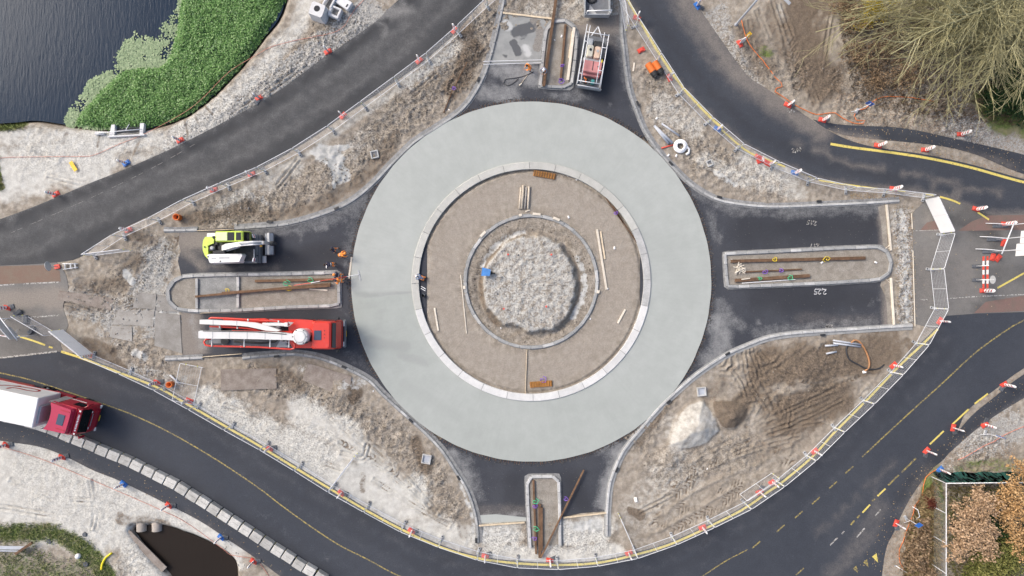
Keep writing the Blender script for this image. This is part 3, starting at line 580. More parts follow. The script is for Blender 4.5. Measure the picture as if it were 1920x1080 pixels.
# ------------------------------------------------------------ water
def water(name, poly, z, col):
    t = NT(name+'_surface'); p = t.pos()
    mp = t.n('Mapping', {'Vector': p, 'Rotation': (0, 0, R(-28)), 'Scale': (3.2, 0.55, 1)}).outputs[0]
    w = t.math('ADD', t.noise(mp, 1.6, 4, 0.6), t.math('MULTIPLY', t.noise(p, 9, 3, 0.6), 0.12))
    t.bump(w, 0.25, 0.06)
    n = t.noise(p, 0.12, 3, 0.5)
    m = t.out(t.mix(n, (*[c*0.85 for c in col], 1), (*[c*1.15 for c in col], 1)), 0.12, 0, 0.13); t.b.inputs['IOR'].default_value = 1.33
    o = sheet(name, poly, z, m, 60, skirt=0); return o
water('water', POND, -0.42, (0.009, 0.024, 0.049))
water('water', DITCH, -0.62, (0.026, 0.021, 0.018))

# ------------------------------------------------------------ poured concrete ring
def concrete_ring_material():
    t = NT('concrete_fresh'); p = t.pos(); fr, pa, dk, al = t.attr('m1')
    nb = t.noise(p, 0.16, 4, 0.5); nm = t.noise(p, 0.9, 5, 0.6); nf = t.noise(p, 11, 5, 0.7)
    # brushed across the lane: streaks run from the middle outwards
    sx = t.n('SeparateXYZ', {0: t.n('VectorMath', {0: p, 1: ((RC[0]-960)/PXM, (540-RC[1])/PXM, 0)}, operation='SUBTRACT').outputs[0]})
    an = t.math('ARCTAN2', sx.outputs[1], sx.outputs[0]); rr = t.n('VectorMath', {0: t.n('CombineXYZ', {0: sx.outputs[0], 1: sx.outputs[1]}).outputs[0]}, operation='LENGTH').outputs['Value']
    st = t.noise(t.n('CombineXYZ', {0: t.math('MULTIPLY', an, 60.0), 1: t.math('MULTIPLY', rr, 0.25)}).outputs[0], 1.0, 4, 0.65)
    c = t.mix(t.ramp(nb, 0.3, 0.7), (0.360, 0.384, 0.366, 1), (0.388, 0.412, 0.394, 1))
    c = t.mix(t.math('MULTIPLY', fr, 0.9), c, (0.308, 0.338, 0.316, 1))
    c = t.scale(c, t.ramp(nm, 0.25, 0.75, 0.95, 1.05)); c = t.scale(c, t.ramp(st, 0.3, 0.7, 0.985, 1.015)); c = t.scale(c, t.ramp(nf, 0.2, 0.8, 0.965, 1.035))
    c = t.mix(t.math('MULTIPLY', t.ramp(t.math('ADD', dk, t.math('SUBTRACT', nm, 0.5)), 0.2, 0.8), 0.35), c, (0.22, 0.23, 0.225, 1))
    t.bump(t.math('ADD', st, t.math('MULTIPLY', nf, 0.3)), 0.12, 0.01)
    return t.out(c, 0.62, 0, 0.35)
M_RING = concrete_ring_material()
def annulus(name, r0, r1, z0, z1, n, material, rings=14, parent=None, rag=0.0):
    mb = MB(); vs = []; rs_ = list(np.linspace(r0, r1, rings))
    cx, cy = W(*RC)[:2]
    for j, r in enumerate(rs_):
        for i in range(n):
            a = 2*math.pi*i/n; q = r+(rag*math.sin(a*37)*math.sin(a*11.3) if j == rings-1 else 0)
            vs.append((cx+q/PXM*math.cos(a), cy-q/PXM*math.sin(a), z1))
    base = len(vs)
    for r in (r0, r1):
        for i in range(n): a = 2*math.pi*i/n; vs.append((cx+r/PXM*math.cos(a), cy-r/PXM*math.sin(a), z0))
    fs = []
    for j in range(rings-1):
        for i in range(n): k = (i+1) % n; fs.append((j*n+i, j*n+k, (j+1)*n+k, (j+1)*n+i))
    for i in range(n):
        k = (i+1) % n; fs.append((base+i, base+k, k, i)); L = (rings-1)*n; fs.append((L+i, L+k, base+n+k, base+n+i))
    mb.add(vs, fs); return mb.build(name, material, parent)
ring = struct(annulus('concrete_carriageway', 223, 337, -0.1, 0.13, 288, M_RING, rag=0.4))
me = ring.data; at = me.attributes.new('m1', 'FLOAT_COLOR', 'POINT')
co = np.zeros(len(me.vertices)*3, np.float32); me.vertices.foreach_get('co', co); co = co.reshape(-1, 3)
px, py = co[:,0]*PXM+960, 540-co[:,1]*PXM
fr = np.where(py > 551+0.03*(px-700)+3*np.sin(px*0.09), np.clip((900-px)/320, 0, 1)*np.clip(1.1-(py-551)/420, 0, 1), 0.0)
fr = np.maximum(fr, 0.35*np.clip((py-700)/150, 0, 1))
dk = stroke_field(px, py, [(.7,16,[(690,640),(760,650)]),(.6,14,[(750,665),(800,680)]),(.45,20,[(760,720),(860,780)]),(.35,26,[(1230,440),(1300,560)]),(.9,5,[(662,553),(786,548)]),(.3,22,[(1150,760),(1240,700)])])
at.data.foreach_set('color', np.c_[fr, 0*fr, dk, 0*fr].astype(np.float32).ravel())
# starter bars sticking out of the slab where the arms join it
M_RUST = mat('rusty_steel', (0.155, 0.085, 0.05), 0.85, 0.3, 4, dirt=0.25, dirtcol=(0.07, 0.045, 0.035), rnd=0.12)
mb = MB()
cx, cy = W(*RC)[:2]
for a0, a1 in ((36, 60), (120, 147), (-33.5, 32.5), (53, 127), (148, 212), (246, 310)):
    if (a0, a1) in ((36, 60), (120, 147)): continue
    a = a0
    while a < a1:
        r = 337/PXM; l = random.uniform(0.13, 0.32); q = R(a+random.uniform(-.15, .15)); zz = 0.075
        mb.tube([(cx+(r-.05)*math.cos(q), cy-(r-.05)*math.sin(q), zz), (cx+(r+l)*math.cos(q), cy-(r+l)*math.sin(q), zz-random.uniform(-.02, .04))], 0.02, 4)
        a += random.uniform(0.75, 1.05)
stuff(mb.build('starter_bars', M_RUST, ring))
# rough dark edge of the asphalt against the slab
M_EDGE = mat('broken_asphalt', (0.05, 0.05, 0.052), 0.95, 0.5, 9, dirt=0.5, dirtcol=(0.16, 0.15, 0.14))
mb = MB()
for a0, a1 in ((-33.5, 32.5), (53, 127), (148, 212), (246, 310)):
    for k in range(int((a1-a0)*7)):
        q = R(random.uniform(a0, a1)); r = (337+random.uniform(0.5, 9))/PXM; s = random.uniform(0.02, 0.055)
        mb.box((cx+r*math.cos(q), cy-r*math.sin(q), 0.03+s*.3), (s*2, s*random.uniform(1, 2), s), random.uniform(0, 3), taper=0.6)
stuff(mb.build('broken_edge', M_EDGE, ring))

# ------------------------------------------------------------ kerbs
def concrete(name, a, b, rnd=0.10, stain=0.3, sc=1.5):
    t = NT(name); p = t.pos(); n = t.noise(p, sc, 6, 0.7); f = t.noise(p, 14, 5, 0.75)
    c = t.mix(t.ramp(n, .3, .7), (*a, 1), (*b, 1)); c = t.scale(c, t.ramp(f, .2, .8, 1-stain*.6, 1+stain*.45))
    c = t.scale(c, t.ramp(t.n('ObjectInfo').outputs['Random'], 0, 1, 1-rnd, 1+rnd))
    t.bump(f, 0.3, 0.02); return t.out(c, 0.85)
M_KERB = concrete('kerb_concrete', (0.27, 0.28, 0.285), (0.40, 0.405, 0.40), 0.10); M_BED = concrete('kerb_haunch', (0.17, 0.175, 0.18), (0.30, 0.305, 0.305), 0.05, 0.5, 2.5)
M_KERBL = concrete('kerb_concrete_pale', (0.40, 0.405, 0.40), (0.54, 0.545, 0.54), 0.08); M_KERBW = concrete('kerb_concrete_white', (0.56, 0.565, 0.56), (0.66, 0.66, 0.65), 0.05, 0.15)
M_KERBG = concrete('kerb_concrete_buff', (0.43, 0.435, 0.405), (0.50, 0.50, 0.47), 0.05, 0.15); M_GULLY = mat('cast_iron', (0.03, 0.032, 0.036), 0.6, 0.3, 5)
_stone = {}
def stone_mesh(l, w, h, material):
    k = (round(l, 2), w, h, material.name)
    if k not in _stone: _stone[k] = MB().box((0, 0, h/2), (l, w, h), ch=0.025).mesh('kerb_stone', material)
    return _stone[k]
def kerb(pts, side, wbed, wst, h, step, mats, bedmat=None, closed=False, gullies=(), z0=0.0, label=None):
    """bed mesh (the setting) with its kerb stones as children"""
    bed = sweep('kerb', pts, [(-wbed/2, z0-0.12), (-wbed/2, z0+0.05), (0, z0+0.065), (wbed/2, z0+0.05), (wbed/2, z0-0.12)], bedmat or M_BED, closed=closed); struct(bed)
    q = resample(list(pts)+([pts[0]] if closed else []), step*PXM); q = offset(q, side*PXM) if not closed else q
    w = G(q)
    for i, ((x0, y0), (x1, y1)) in enumerate(zip(w[:-1], w[1:])):
        l = math.hypot(x1-x0, y1-y0)
        if any(math.hypot((x0+x1)/2-gx_, (y0+y1)/2-gy_) < 0.35 for gx_, gy_ in G(gullies)): pass
        o = link('kerb_stone', stone_mesh(l-0.022, wst, h, mats(i)), bed, ((x0+x1)/2, (y0+y1)/2, z0+0.045+random.uniform(-.006, .006)), math.atan2(y1-y0, x1-x0)+random.uniform(-.006, .006))
    for (x, y) in gullies:
        d = [math.hypot(x-a, y-b) for a, b in pts]; i = min(range(1, len(pts)-1), key=lambda k: d[k]); (xa, ya), (xb, yb) = G([pts[i-1], pts[i+1]])
        p = W(x, y); MB().box((0, 0, 0), (0.46, 0.20, 0.05), ch=0.012).build('gully_grating', M_GULLY, bed, loc=(p.x, p.y, z0+0.20), rz=math.atan2(yb-ya, xb-xa))
    return bed
kerb(NW_KERB, -0.10, 0.62, 0.20, 0.12, 0.98, lambda i: M_KERB, gullies=[(897,150),(632,391),(506,416)])
kerb(NE_KERB, 0.08, 0.58, 0.20, 0.12, 0.98, lambda i: M_KERBL if i > 22 else M_KERB, gullies=[(1195,195),(1257,307),(1348,370),(1534,378)])
kerb(SW_KERB, 0.10, 0.60, 0.20, 0.13, 0.80, lambda i: M_KERB if i % 5 else M_KERBL, gullies=[(520,668),(646,688),(771,788),(860,895),(893,1012)])
kerb(SE_KERB, 0.08, 0.60, 0.22, 0.13, 0.98, lambda i: M_KERBL, bedmat=M_KERB, gullies=[(1363,663),(1253,753),(1156,880),(1541,628)])
for pts in ([(308,431),(340,431),(371,430)], [(310,672),(345,671),(381,669)]): kerb(resample(pts, 8), 0.05, 0.5, 0.2, 0.12, 1.0, lambda i: M_KERBL)
# raised kerb round the inner lane edge: long curved units
def curved_unit(r0, r1, a0, a1, h, mats_, n=8):
    vs = []; cx, cy = W(*RC)[:2]
    for i in range(n+1):
        a = R(a0+(a1-a0)*i/n)
        for r, z in ((r0, -0.05), (r0, h-.015), (r0+.4, h), (r1-.7, h), (r1, h-.03), (r1, -.05)): vs.append((cx+r/PXM*math.cos(a), cy-r/PXM*math.sin(a), z))
    fs = [(i*6+j, i*6+j+1, (i+1)*6+j+1, (i+1)*6+j) for i in range(n) for j in range(5)]
    fs += [tuple(range(6))[::-1], tuple(range(n*6, n*6+6))]
    mb = MB(); mb.add(vs, [f[::-1] for f in fs]); return mb
inner = struct(annulus('inner_kerb', 210.5, 223.2, -0.1, 0.10, 200, M_BED, 3))
for i in range(28):
    a0 = -0.9+i*360/28; mid = (a0+6) % 360
    m = M_KERBW if 15 < mid < 172 else (M_KERBG if 172 <= mid < 330 else M_KERBL)
    curved_unit(210, 223.6, a0+0.10, a0+360/28-0.10, 0.235, m).build('kerb_unit', m, inner)
cen = kerb(circle(*RC, 123.5, 120), 0, 0.40, 0.26, 0.16, 1.02, lambda i: M_KERB if i % 7 else M_KERBL, closed=True)
M_TIMBER = mat('sawn_timber', (0.60, 0.50, 0.36), 0.75, 0.18, 3, rnd=0.10, dirt=0.1)
M_TIMBERW = mat('pale_timber', (0.68, 0.62, 0.52), 0.75, 0.12, 3, rnd=0.08)
for (x, y) in ((976,404),(1006,402),(1043,411),(906,439),(871,539),(1121,547)):
    p = W(x, y); a = math.atan2(-(y-RC[1]), x-RC[0])+math.pi/2
    l = {1043: .62, 906: .62, 1006: .7}.get(x, .28)
    tag(MB().box((0, 0, .03), (l, .22, .06), ch=.01).build('wood_block', M_TIMBERW, None, loc=(p.x, p.y, 0.232), rz=a),
        {976:'small pale wood block on the top of the central kerb ring',1006:'thin pale wood strip on the central kerb ring beside the top block',1043:'pale board lying on the upper right of the central kerb ring',906:'pale board lying on the upper left of the central kerb ring',871:'small wood block on the left side of the central kerb ring',1121:'small wood block on the right side of the central kerb ring'}[x], 'wood block')

# ------------------------------------------------------------ splitter islands
def island_soil(name, a, b):
    t = NT(name); p = t.pos(); n = t.noise(p, 1.4, 6, .65); f = t.noise(p, 10, 6, .75)
    c = t.scale(t.mix(t.ramp(n, .3, .7), (*a, 1), (*b, 1)), t.ramp(f, .25, .75, .72, 1.18)); t.bump(f, .7, .05); return t.out(c, .95, 0, .1)
M_ISL = island_soil('island_soil', (0.25, 0.226, 0.195), (0.35, 0.325, 0.285)); M_ISLC = island_soil('island_lean_concrete', (0.23, 0.235, 0.235), (0.33, 0.335, 0.33))
def island(outline, fill, mat_=M_ISL, mats=None, w=0.26, closed=True):
    b = kerb(outline, 0, w+0.22, w, 0.17, 0.98, mats or (lambda i: M_KERB if i % 6 else M_KERBL), closed=closed, z0=0.03)
    for k, (poly, m) in enumerate(fill): sheet('island_fill', poly, 0.085, m, 9, skirt=0.05, jit=.4)
    return b
def poly_round(corners):
    out = []
    for c in corners: out += c if isinstance(c, list) else [c]
    return resample(out+[out[0]], 6)[:-1]
W_O = poly_round([(344,519),(365,517),(445,515),(540,514),(636,511),(637,573),(540,576),(445,582),(365,583)]+circle(346,551,30,12,88,272))
island(W_O, [(poly_round([(320,551)]+circle(346,551,27,10,95,265)+[(365,521),(366,580)]), M_ISL)] if False else [([(346,523),(370,521),(370,580),(346,580)]+circle(346,551,28,10,95,265), M_ISL), ([(372,521),(447,519),(447,579),(372,580)], M_ISLC), ([(450,519),(632,515),(633,570),(450,578)], M_ISL)])
for x, yy in ((371,(519,582)),(448,(516,580))): kerb([(x,y) for y in np.linspace(yy[0]+3, yy[1]-3, 10)], 0, .34, .24, .18, .98, lambda i: M_KERBL if x == 448 else M_KERB, z0=0.032)
E_O = poly_round([(1358,476),(1450,472),(1560,466),(1640,463)]+[(1650,464),(1658,469),(1665,478),(1669,492),(1668,506),(1662,516),(1652,522),(1640,525)]+[(1560,530),(1450,535),(1362,538)])
island(E_O, [([(1362,480),(1450,476),(1560,470),(1640,467),(1655,471),(1664,483),(1666,495),(1663,508),(1655,517),(1640,521),(1560,526),(1450,531),(1366,534)], M_ISL)])
N_O = poly_round([(1013,162),(1017,120),(1021,80),(1024,58),(1030,46),(1042,40),(1056,39),(1068,44),(1077,53),(1081,66),(1078,110),(1074,140),(1070,165),(1040,164)])
island(N_O, [([(1016,159),(1020,120),(1024,80),(1028,60),(1034,49),(1044,44),(1055,43),(1066,48),(1074,57),(1077,68),(1074,110),(1070,140),(1067,161),(1040,160)], M_ISL)])
S_L = resample([(1050,1022),(1049,950),(1047,892),(988,893),(990,950),(994,1026)], 6)
island(S_L, [([(991,897),(1044,896),(1046,950),(1047,1020),(997,1022),(993,950)], M_ISL)], closed=False, mats=lambda i: M_KERBL)
# wet patch of lean concrete in the upper arm, and a small pour at the lower arm
def wet_concrete():
    t = NT('concrete_wet'); p = t.pos(); du, pa, dk, ln = t.attr('m1'); n = t.noise(p, 1.1, 5, .6); f = t.noise(p, 12, 5, .7)
    c = t.mix(t.ramp(n, .3, .7), (0.235, 0.245, 0.242, 1), (0.31, 0.318, 0.31, 1))
    s = t.math('MULTIPLY', t.math('SUBTRACT', n, .5), 1.0)
    c = t.mix(t.ramp(t.math('ADD', dk, s), .3, .6), c, (0.085, 0.09, 0.097, 1)); c = t.mix(t.ramp(t.math('ADD', pa, s), .3, .7), c, (0.47, 0.48, 0.475, 1))
    c = t.mix(t.ramp(t.math('ADD', du, s), .35, .6), c, t.scale((0.24, 0.225, 0.205), t.ramp(f, .2, .8, .5, 1.3)))
    t.bump(f, .25, .02); return t.out(c, t.ramp(n, .3, .7, .35, .7), 0, .5)
M_WET = wet_concrete()
sheet('concrete_screed', [(942,24),(960,26),(1018,33),(1024,42),(1019,60),(1015,90),(1012,120),(958,122),(918,118),(927,90),(936,50)], 0.034, M_WET, 5,
      [[(.8,12,[(1012,60),(1006,90)]),(.6,10,[(1000,40),(1010,48)])], [(.8,12,[(948,46),(955,52)]),(.7,12,[(985,90),(990,100)])], [(.9,13,[(965,60),(985,55),(1000,50)]),(.95,11,[(962,82),(970,98)]),(.6,6,[(945,104),(955,108)]),(.6,8,[(950,125),(1000,122)]),(.6,5,[(985,70),(975,74)])], []])
sheet('concrete_screed', [(899,966),(930,964),(986,970),(987,977),(899,981)], 0.034, M_RING, 5, [[],[],[],[]])
sheet('concrete_screed', [(1656,536),(1668,528),(1674,530),(1674,609),(1664,611),(1662,570)], 0.034, M_ISL, 8)
sheet('concrete_screed', [(1646,388),(1660,384),(1664,462),(1655,460),(1652,420)], 0.034, M_ISL, 8)
# plates laid over the mud at the left junction and in the lower left wedge
M_PLATE = concrete('site_slab', (0.235, 0.22, 0.20), (0.35, 0.34, 0.32), 0.10, 0.4, .8); M_STEELP = concrete('rusty_plate', (0.20, 0.165, 0.14), (0.31, 0.275, 0.245), 0.1, 0.4)
def plate(poly, z, m, label, name='ground_slab', t=0.06):
    tag(MB().prism(G(poly), z-t, z).build(name, m), label, 'slab')
plate([(254,548),(294,551),(292,580),(250,577)], 0.07, M_PLATE, 'pale square concrete slab near the rounded island tip')
plate([(222,580),(290,583),(288,612),(212,608)], 0.055, M_PLATE, 'wide grey slab lying in mud left of the island')
plate([(210,611),(248,612),(248,640),(206,632)], 0.05, M_PLATE, 'cracked grey slab at the lower edge of the mud')
plate([(296,553),(340,558),(338,585),(294,583)], 0.06, M_PLATE, 'grey slab touching the rounded island tip')
plate([(292,586),(338,590),(342,662),(290,648)], 0.065, M_PLATE, 'long pale slab beside the pump truck tail')
plate([(112,545),(214,560),(208,582),(108,562)], 0.05, M_STEELP, 'brownish road plate across the muddy left junction', 'road_plate')
plate([(415,692),(519,690),(520,728),(416,732)], 0.16, M_STEELP, 'rusty rectangular steel plate lying on sand below the pump truck', 'road_plate', .04)
plate([(578,680),(660,705),(655,748),(568,712)], 0.17, M_STEELP, 'tilted dirty plate half buried beside the curved kerb', 'road_plate', .04)
# ------------------------------------------------------------ mesh fence panels and their feet
M_GALV = mat('galvanised_steel', (0.72, 0.74, 0.77), 0.5, 0.08, 6, metal=0.1)
M_WIRE = mat('galvanised_wire', (0.55, 0.57, 0.60), 0.5, 0.1, 6, metal=0.1)
M_FOOT = mat('fence_foot_grey', (0.36, 0.375, 0.39), 0.85, 0.2, 6, rnd=0.18, dirt=0.25)
M_HOLE = mat('dark_hole', (0.03, 0.032, 0.036), 0.9)
M_BOARD = mat('white_sheet', (0.93, 0.94, 0.95), 0.5, 0.02, 1.5)
M_CLAMP = mat('clamp_yellow', (0.55, 0.55, 0.10), 0.6)
PL = 3.46
def make_panel(boarded=False):
    t = thing('site_fence', '', 'fence'); r = 0.027
    f = MB(); h0, h1 = 0.14, 2.02
    a = PL/2-0.03
    f.tube([(-a, 0, 0.02), (-a, 0, h1-.08), (-a+.08, 0, h1), (a-.08, 0, h1), (a, 0, h1-.08), (a, 0, 0.02)], r, 6)
    f.tube([(-a, 0, h0), (a, 0, h0)], r*.9, 6)
    f.build('frame', M_GALV, t)
    MB().tube([(0, 0, h0), (0, 0, h1)], r*.8, 5).build('middle_post', M_GALV, t)
    w = MB()
    for k in range(1, 9): z = h0+(h1-h0)*k/9; w.tube([(-a, 0, z), (a, 0, z)], 0.0055, 3, cap=False)
    for k in range(1, 30): x = -a+2*a*k/30; w.tube([(x, .004, h0), (x, .004, h1)], 0.0032, 3, cap=False)
    stuff(w.build('mesh_wires', M_WIRE, t))
    for z in (1.5, .5): MB().box((a+.03, 0, z), (.12, .07, .07), ch=.01).build('clamp', M_CLAMP, t)
    if boarded:
        b = MB()
        for s in (-1, 1): MB().box((s*a*.495, -.045, 1.08), (a*.98, .03, 1.86), ch=.008).build('board', M_BOARD, t)
    return t
def make_foot():
    t = thing('ballast_block', '', 'ballast block')
    b = MB(); b.box((0, 0, .05), (.24, .74, .10), ch=.02); b.box((0, 0, .11), (.20, .44, .05), ch=.015); b.build('block', M_FOOT, t)
    for y in (-.27, .27): MB().box((0, y, .1015), (.12, .10, .003)).build('grip_hole', M_HOLE, t)
    return t
P0, P1, F0 = make_panel(), make_panel(True), make_foot()
_used = set()
def use(proto, loc, rz, label, group):
    if proto.name in _used: return dup(proto, loc, rz, label, group)
    _used.add(proto.name); proto.location = loc; proto.rotation_euler = (0, 0, rz); proto['label'] = label; proto['group'] = group; return proto
def panel(a, b, label, group, proto=None, zz=None):
    (x0, y0), (x1, y1) = G([a, b]); l = math.hypot(x1-x0, y1-y0)
    z = max(gz((a[0]+b[0])/2, (a[1]+b[1])/2), 0.02) if zz is None else zz
    o = use(proto or P0, ((x0+x1)/2, (y0+y1)/2, z), math.atan2(y1-y0, x1-x0), label, group); o.scale[0] = max(.8, min(1.12, l/PL)); return o
def foot(p, a, b, label, group):
    (x, y), = G([p]); (x0, y0), (x1, y1) = G([a, b])
    use(F0, (x, y, max(gz(*p), 0.02)-.01), math.atan2(y1-y0, x1-x0)+random.uniform(-.2, .2), label, group)
CH_NW = [(914,14),(861,64),(804,114),(746,157),(685,202),(625,246),(561,287),(497,321),(429,350),(362,380),(299,414),(234,444),(178,480)]
CH_NE = [(1152,-12),(1190,50),(1231,114),(1272,177),(1325,231),(1381,279),(1446,312),(1514,341),(1585,357),(1657,362),(1730,371)]
CH_E = [(1763,440),(1743,505),(1751,578),(1716,643),(1669,697),(1617,750),(1563,801),(1511,853),(1454,900),(1394,941),(1327,974),(1259,1005),(1188,1030),(1116,1044),(1044,1050),(970,1047),(897,1033),(827,1010),(758,982),(691,946),(627,910),(565,871),(502,833),(437,797),(373,760),(310,725),(246,695),(177,666)]
def chain(pts, where, grp, start='from the top edge'):
    for i in range(len(pts)-1):
        panel(pts[i], pts[i+1], f'{ORD[i]} wire mesh fence panel {start} {where}', grp)
    for i, p in enumerate(pts):
        a, b = pts[max(i-1, 0)], pts[min(i+1, len(pts)-1)]
        foot(p, a, b, f'{ORD[i]} grey fence foot {start} {where}', 'grey fence feet')
chain([(968,-34)]+CH_NW, 'along the upper left road', 'mesh fence panels along the upper left road')
chain(CH_NE, 'along the upper right road', 'mesh fence panels along the upper right road')
chain(CH_E, 'along the lower road', 'mesh fence panels along the lower road', 'clockwise from the right board')
panel((1733,374), (1763,438), 'white boarded fence panel at the right junction', 'white boarded fence panels', P1)
panel((176,664), (119,618), 'white boarded fence panel at the left junction', 'white boarded fence panels', P1)
panel((112,627), (50,591), 'wire mesh fence panel left of the left white boarded panel', 'single mesh fence panels')
panel((180,479), (250,470), 'wire mesh panel turned inward at the left end of the upper left fence', 'single mesh fence panels')
panel((1160,-8), (1172,60), 'wire mesh panel beside the kerb right of the grey skip trailer', 'single mesh fence panels')
panel((627,908), (672,848), 'wire mesh panel bracing the lower left fence from the sand', 'single mesh fence panels')
panel((1188,1028), (1158,960), 'wire mesh panel bracing the lower fence right of the bottom arm', 'single mesh fence panels')
panel((1386,926), (1446,886), 'second wire mesh panel doubled behind the lower right fence', 'single mesh fence panels')
lie = dup(P0, (W(384,724).x, W(384,724).y, 0.10), R(80), 'wire mesh panel lying flat on the sand beside the rusty plate', 'single mesh fence panels'); lie.rotation_euler = (R(-84), 0, R(78)); lie.location.x -= .45

# ------------------------------------------------------------ guide beacons
M_REDP = mat('plastic_red', (0.66, 0.075, 0.05), 0.55, 0.12, 4, rnd=0.12, dirt=0.06); M_BLUEP = mat('plastic_blue', (0.035, 0.16, 0.50), 0.5, 0.12, 4, dirt=0.06)
M_WHITEP = mat('plastic_white', (0.90, 0.90, 0.90), 0.45, 0.04, 3); M_STRIPE = mat('reflective_red', (0.58, 0.02, 0.05), 0.4, 0.06, 3); M_RUBBER = mat('recycled_rubber', (0.10, 0.11, 0.125), 0.9, 0.3, 8, rnd=.2, dirt=0.15)
def make_beacon(footmat, pad, sy=1):
    t = thing('guide_beacon', '', 'beacon')
    f = MB(); f.prism([(-.34,-.20),(.34,-.20),(.34,.20),(-.34,.20)], 0.0, .07, top=[(-.33,-.19),(.33,-.19),(.33,.19),(-.33,.19)]); f.prism([(-.30,-.17),(.12,-.17),(.12,.17),(-.30,.17)], .07, .15, top=[(-.24,-.12),(.05,-.12),(.05,.12),(-.24,.12)])
    f.box((0.2, 0, .085), (.2, .26, .04), ch=.01); f.build('foot', footmat, t)
    if pad:
        p = MB(); p.box((.28, .16*sy, .035), (.62, .40, .07), .5*sy, ch=.02); p.box((.28, .16*sy, .08), (.3, .2, .03), .5*sy, ch=.01); p.build('rubber_pad', M_RUBBER, t)
    b = MB(); lens = lambda w, d: [(-d*.35, -w*.8), (0, -w), (d*.35, -w*.8), (d, -w*.3), (d, w*.3), (d*.35, w*.8), (0, w), (-d*.35, w*.8), (-d, w*.3), (-d, -w*.3)]
    rg = [[(x, y, z) for x, y in lens(w, d)] for z, w, d in ((.10, .08, .05), (.18, .15, .065), (.3, .165, .07), (1.25, .165, .07), (1.40, .12, .06), (1.48, .05, .04))]
    n = 10; b.add([p for q in rg for p in q], [(k*n+i, k*n+(i+1)%n, (k+1)*n+(i+1)%n, (k+1)*n+i) for k in range(5) for i in range(n)]+[tuple(range(n-1, -1, -1)), tuple(range(5*n, 6*n))])
    bl = b.build('blade', M_WHITEP, t)
    s = MB()
    for z in (.32, .66, 1.0):
        for x, w, h in ((-.0725, .05, .12), (.0725, .05, .12)):
            s.add([(x, -w, z), (x, w, z+.06), (x, w, z+.06+h), (x, -w, z+h)], [(0,1,2,3) if x > 0 else (3,2,1,0)])
            for sg in (-1, 1): s.add([(x*.98, sg*.052, z+.03+sg*.03), (x*.36, sg*.134, z+.03+sg*.1), (x*.36, sg*.134, z+.03+sg*.1+h), (x*.98, sg*.052, z+.03+sg*.03+h)], [(0,1,2,3), (3,2,1,0)])
    s.build('stripes', M_STRIPE, bl); return t
BPROTO = {}
GUIDES = [NW_UP, NW_LO, NE_IN, NE_OUT, CP_UP, S_IN, [p for p in S_OUT], SCP_LO, ECP, [(1712,400),(2000,420)], [(-100,580),(120,600)]]
def tangent(x, y):
    best = (1e9, 0)
    for g in GUIDES:
        for (x0, y0), (x1, y1) in zip(g[:-1], g[1:]):
            dx, dy = x1-x0, y1-y0; l = dx*dx+dy*dy+1e-9; t = max(0, min(1, ((x-x0)*dx+(y-y0)*dy)/l)); d = math.hypot(x-x0-t*dx, y-y0-t*dy)
            if d < best[0]: best = (d, math.atan2(-dy, dx))
    return best[1]
def beacon(x, y, label, col='r', pad=False, da=0.0, grp='red and white guide beacons', sy=1):
    k = (col, pad, sy)
    if k not in BPROTO: BPROTO[k] = make_beacon(M_BLUEP if col == 'b' else M_REDP, pad, sy)
    use(BPROTO[k], W(x, y, max(gz(x, y), .02)), tangent(x, y)+da+random.uniform(-.25, .25), label, grp)
def beacons(lst, where, start):
    n = 0
    for it in lst:
        x, y = it[:2]; o = dict(zip(('col', 'pad', 'da', 'sy'), it[2:])); c = o.get('col', 'r')
        beacon(x, y, f"{ORD[n]} beacon ({'blue' if c == 'b' else 'red'} foot) {start} {where}", **o); n += 1
beacons([(615,97),(486,184,'r',True),(338,263,'r'),(237,306,'b'),(105,364)], 'on the pond side, upper left road', 'from the top')
beacons([(852,57),(786,114),(643,217),(472,327),(401,356),(241,431)], 'at the upper left road fence', 'from the top')
beacons([(1194,34,'r',False,.8),(1255,146),(1345,242,'b'),(1442,308),(1490,324,'b'),(1675,354)], 'at the upper right road fence', 'from the top')
beacons([(1307,11,'b',True),(1387,82),(1477,197,'r',True),(1542,225,'r',True)], 'outside the upper right road', 'from the top')
beacons([(1646,273,'r'),(1734,281),(1801,252)], 'on the soil strip under the bare tree', 'from the left')
beacons([(1830,392,'r',True),(1884,420),(1844,545),(1762,602)], 'on the right junction', 'counted downward')
beacons([(1675,685),(1527,846),(1448,904),(1424,922,'r',True),(1317,989),(1179,1037),(1031,1050,'r',True),(910,1042,'r',True),(772,995,'r',True),(640,924,'r',True),(506,840,'r',True),(355,751),(295,717,'r',True),(170,666)], 'at the lower road fence', 'counted clockwise')
beacons([(1882,721,'r',True),(1846,796,'r',True),(1787,802,'r',True),(1737,845,'r',True),(1762,880,'b'),(1680,981,'r',True)], 'along the outer right path', 'from the top')
beacons([(14,577,'r',True),(12,834,'r',True),(117,857,'r',True),(232,907,'b'),(317,947,'r',True),(415,1007,'b',True),(476,1052,'r',True)], 'along the lower left edge', 'from the left')
def red_foot(x, y, a, label):
    t = thing('beacon_base', label, 'beacon base', W(x, y, max(gz(x, y), .02)), a, 'loose red beacon feet')
    MB().prism([(-.34,-.20),(.34,-.20),(.34,.20),(-.34,.20)], 0.0, .08, top=[(-.33,-.19),(.33,-.19),(.33,.19),(-.33,.19)]).build('base', M_REDP, t)
    MB().prism([(-.26,-.15),(.16,-.15),(.16,.15),(-.26,.15)], .08, .17, top=[(-.2,-.1),(.1,-.1),(.1,.1),(-.2,.1)]).build('socket', M_REDP, t)
red_foot(1202,94,.5,'red beacon foot lying left of the orange drums'); red_foot(1881,455,1.4,'red foot under the middle post of the right sign frame')
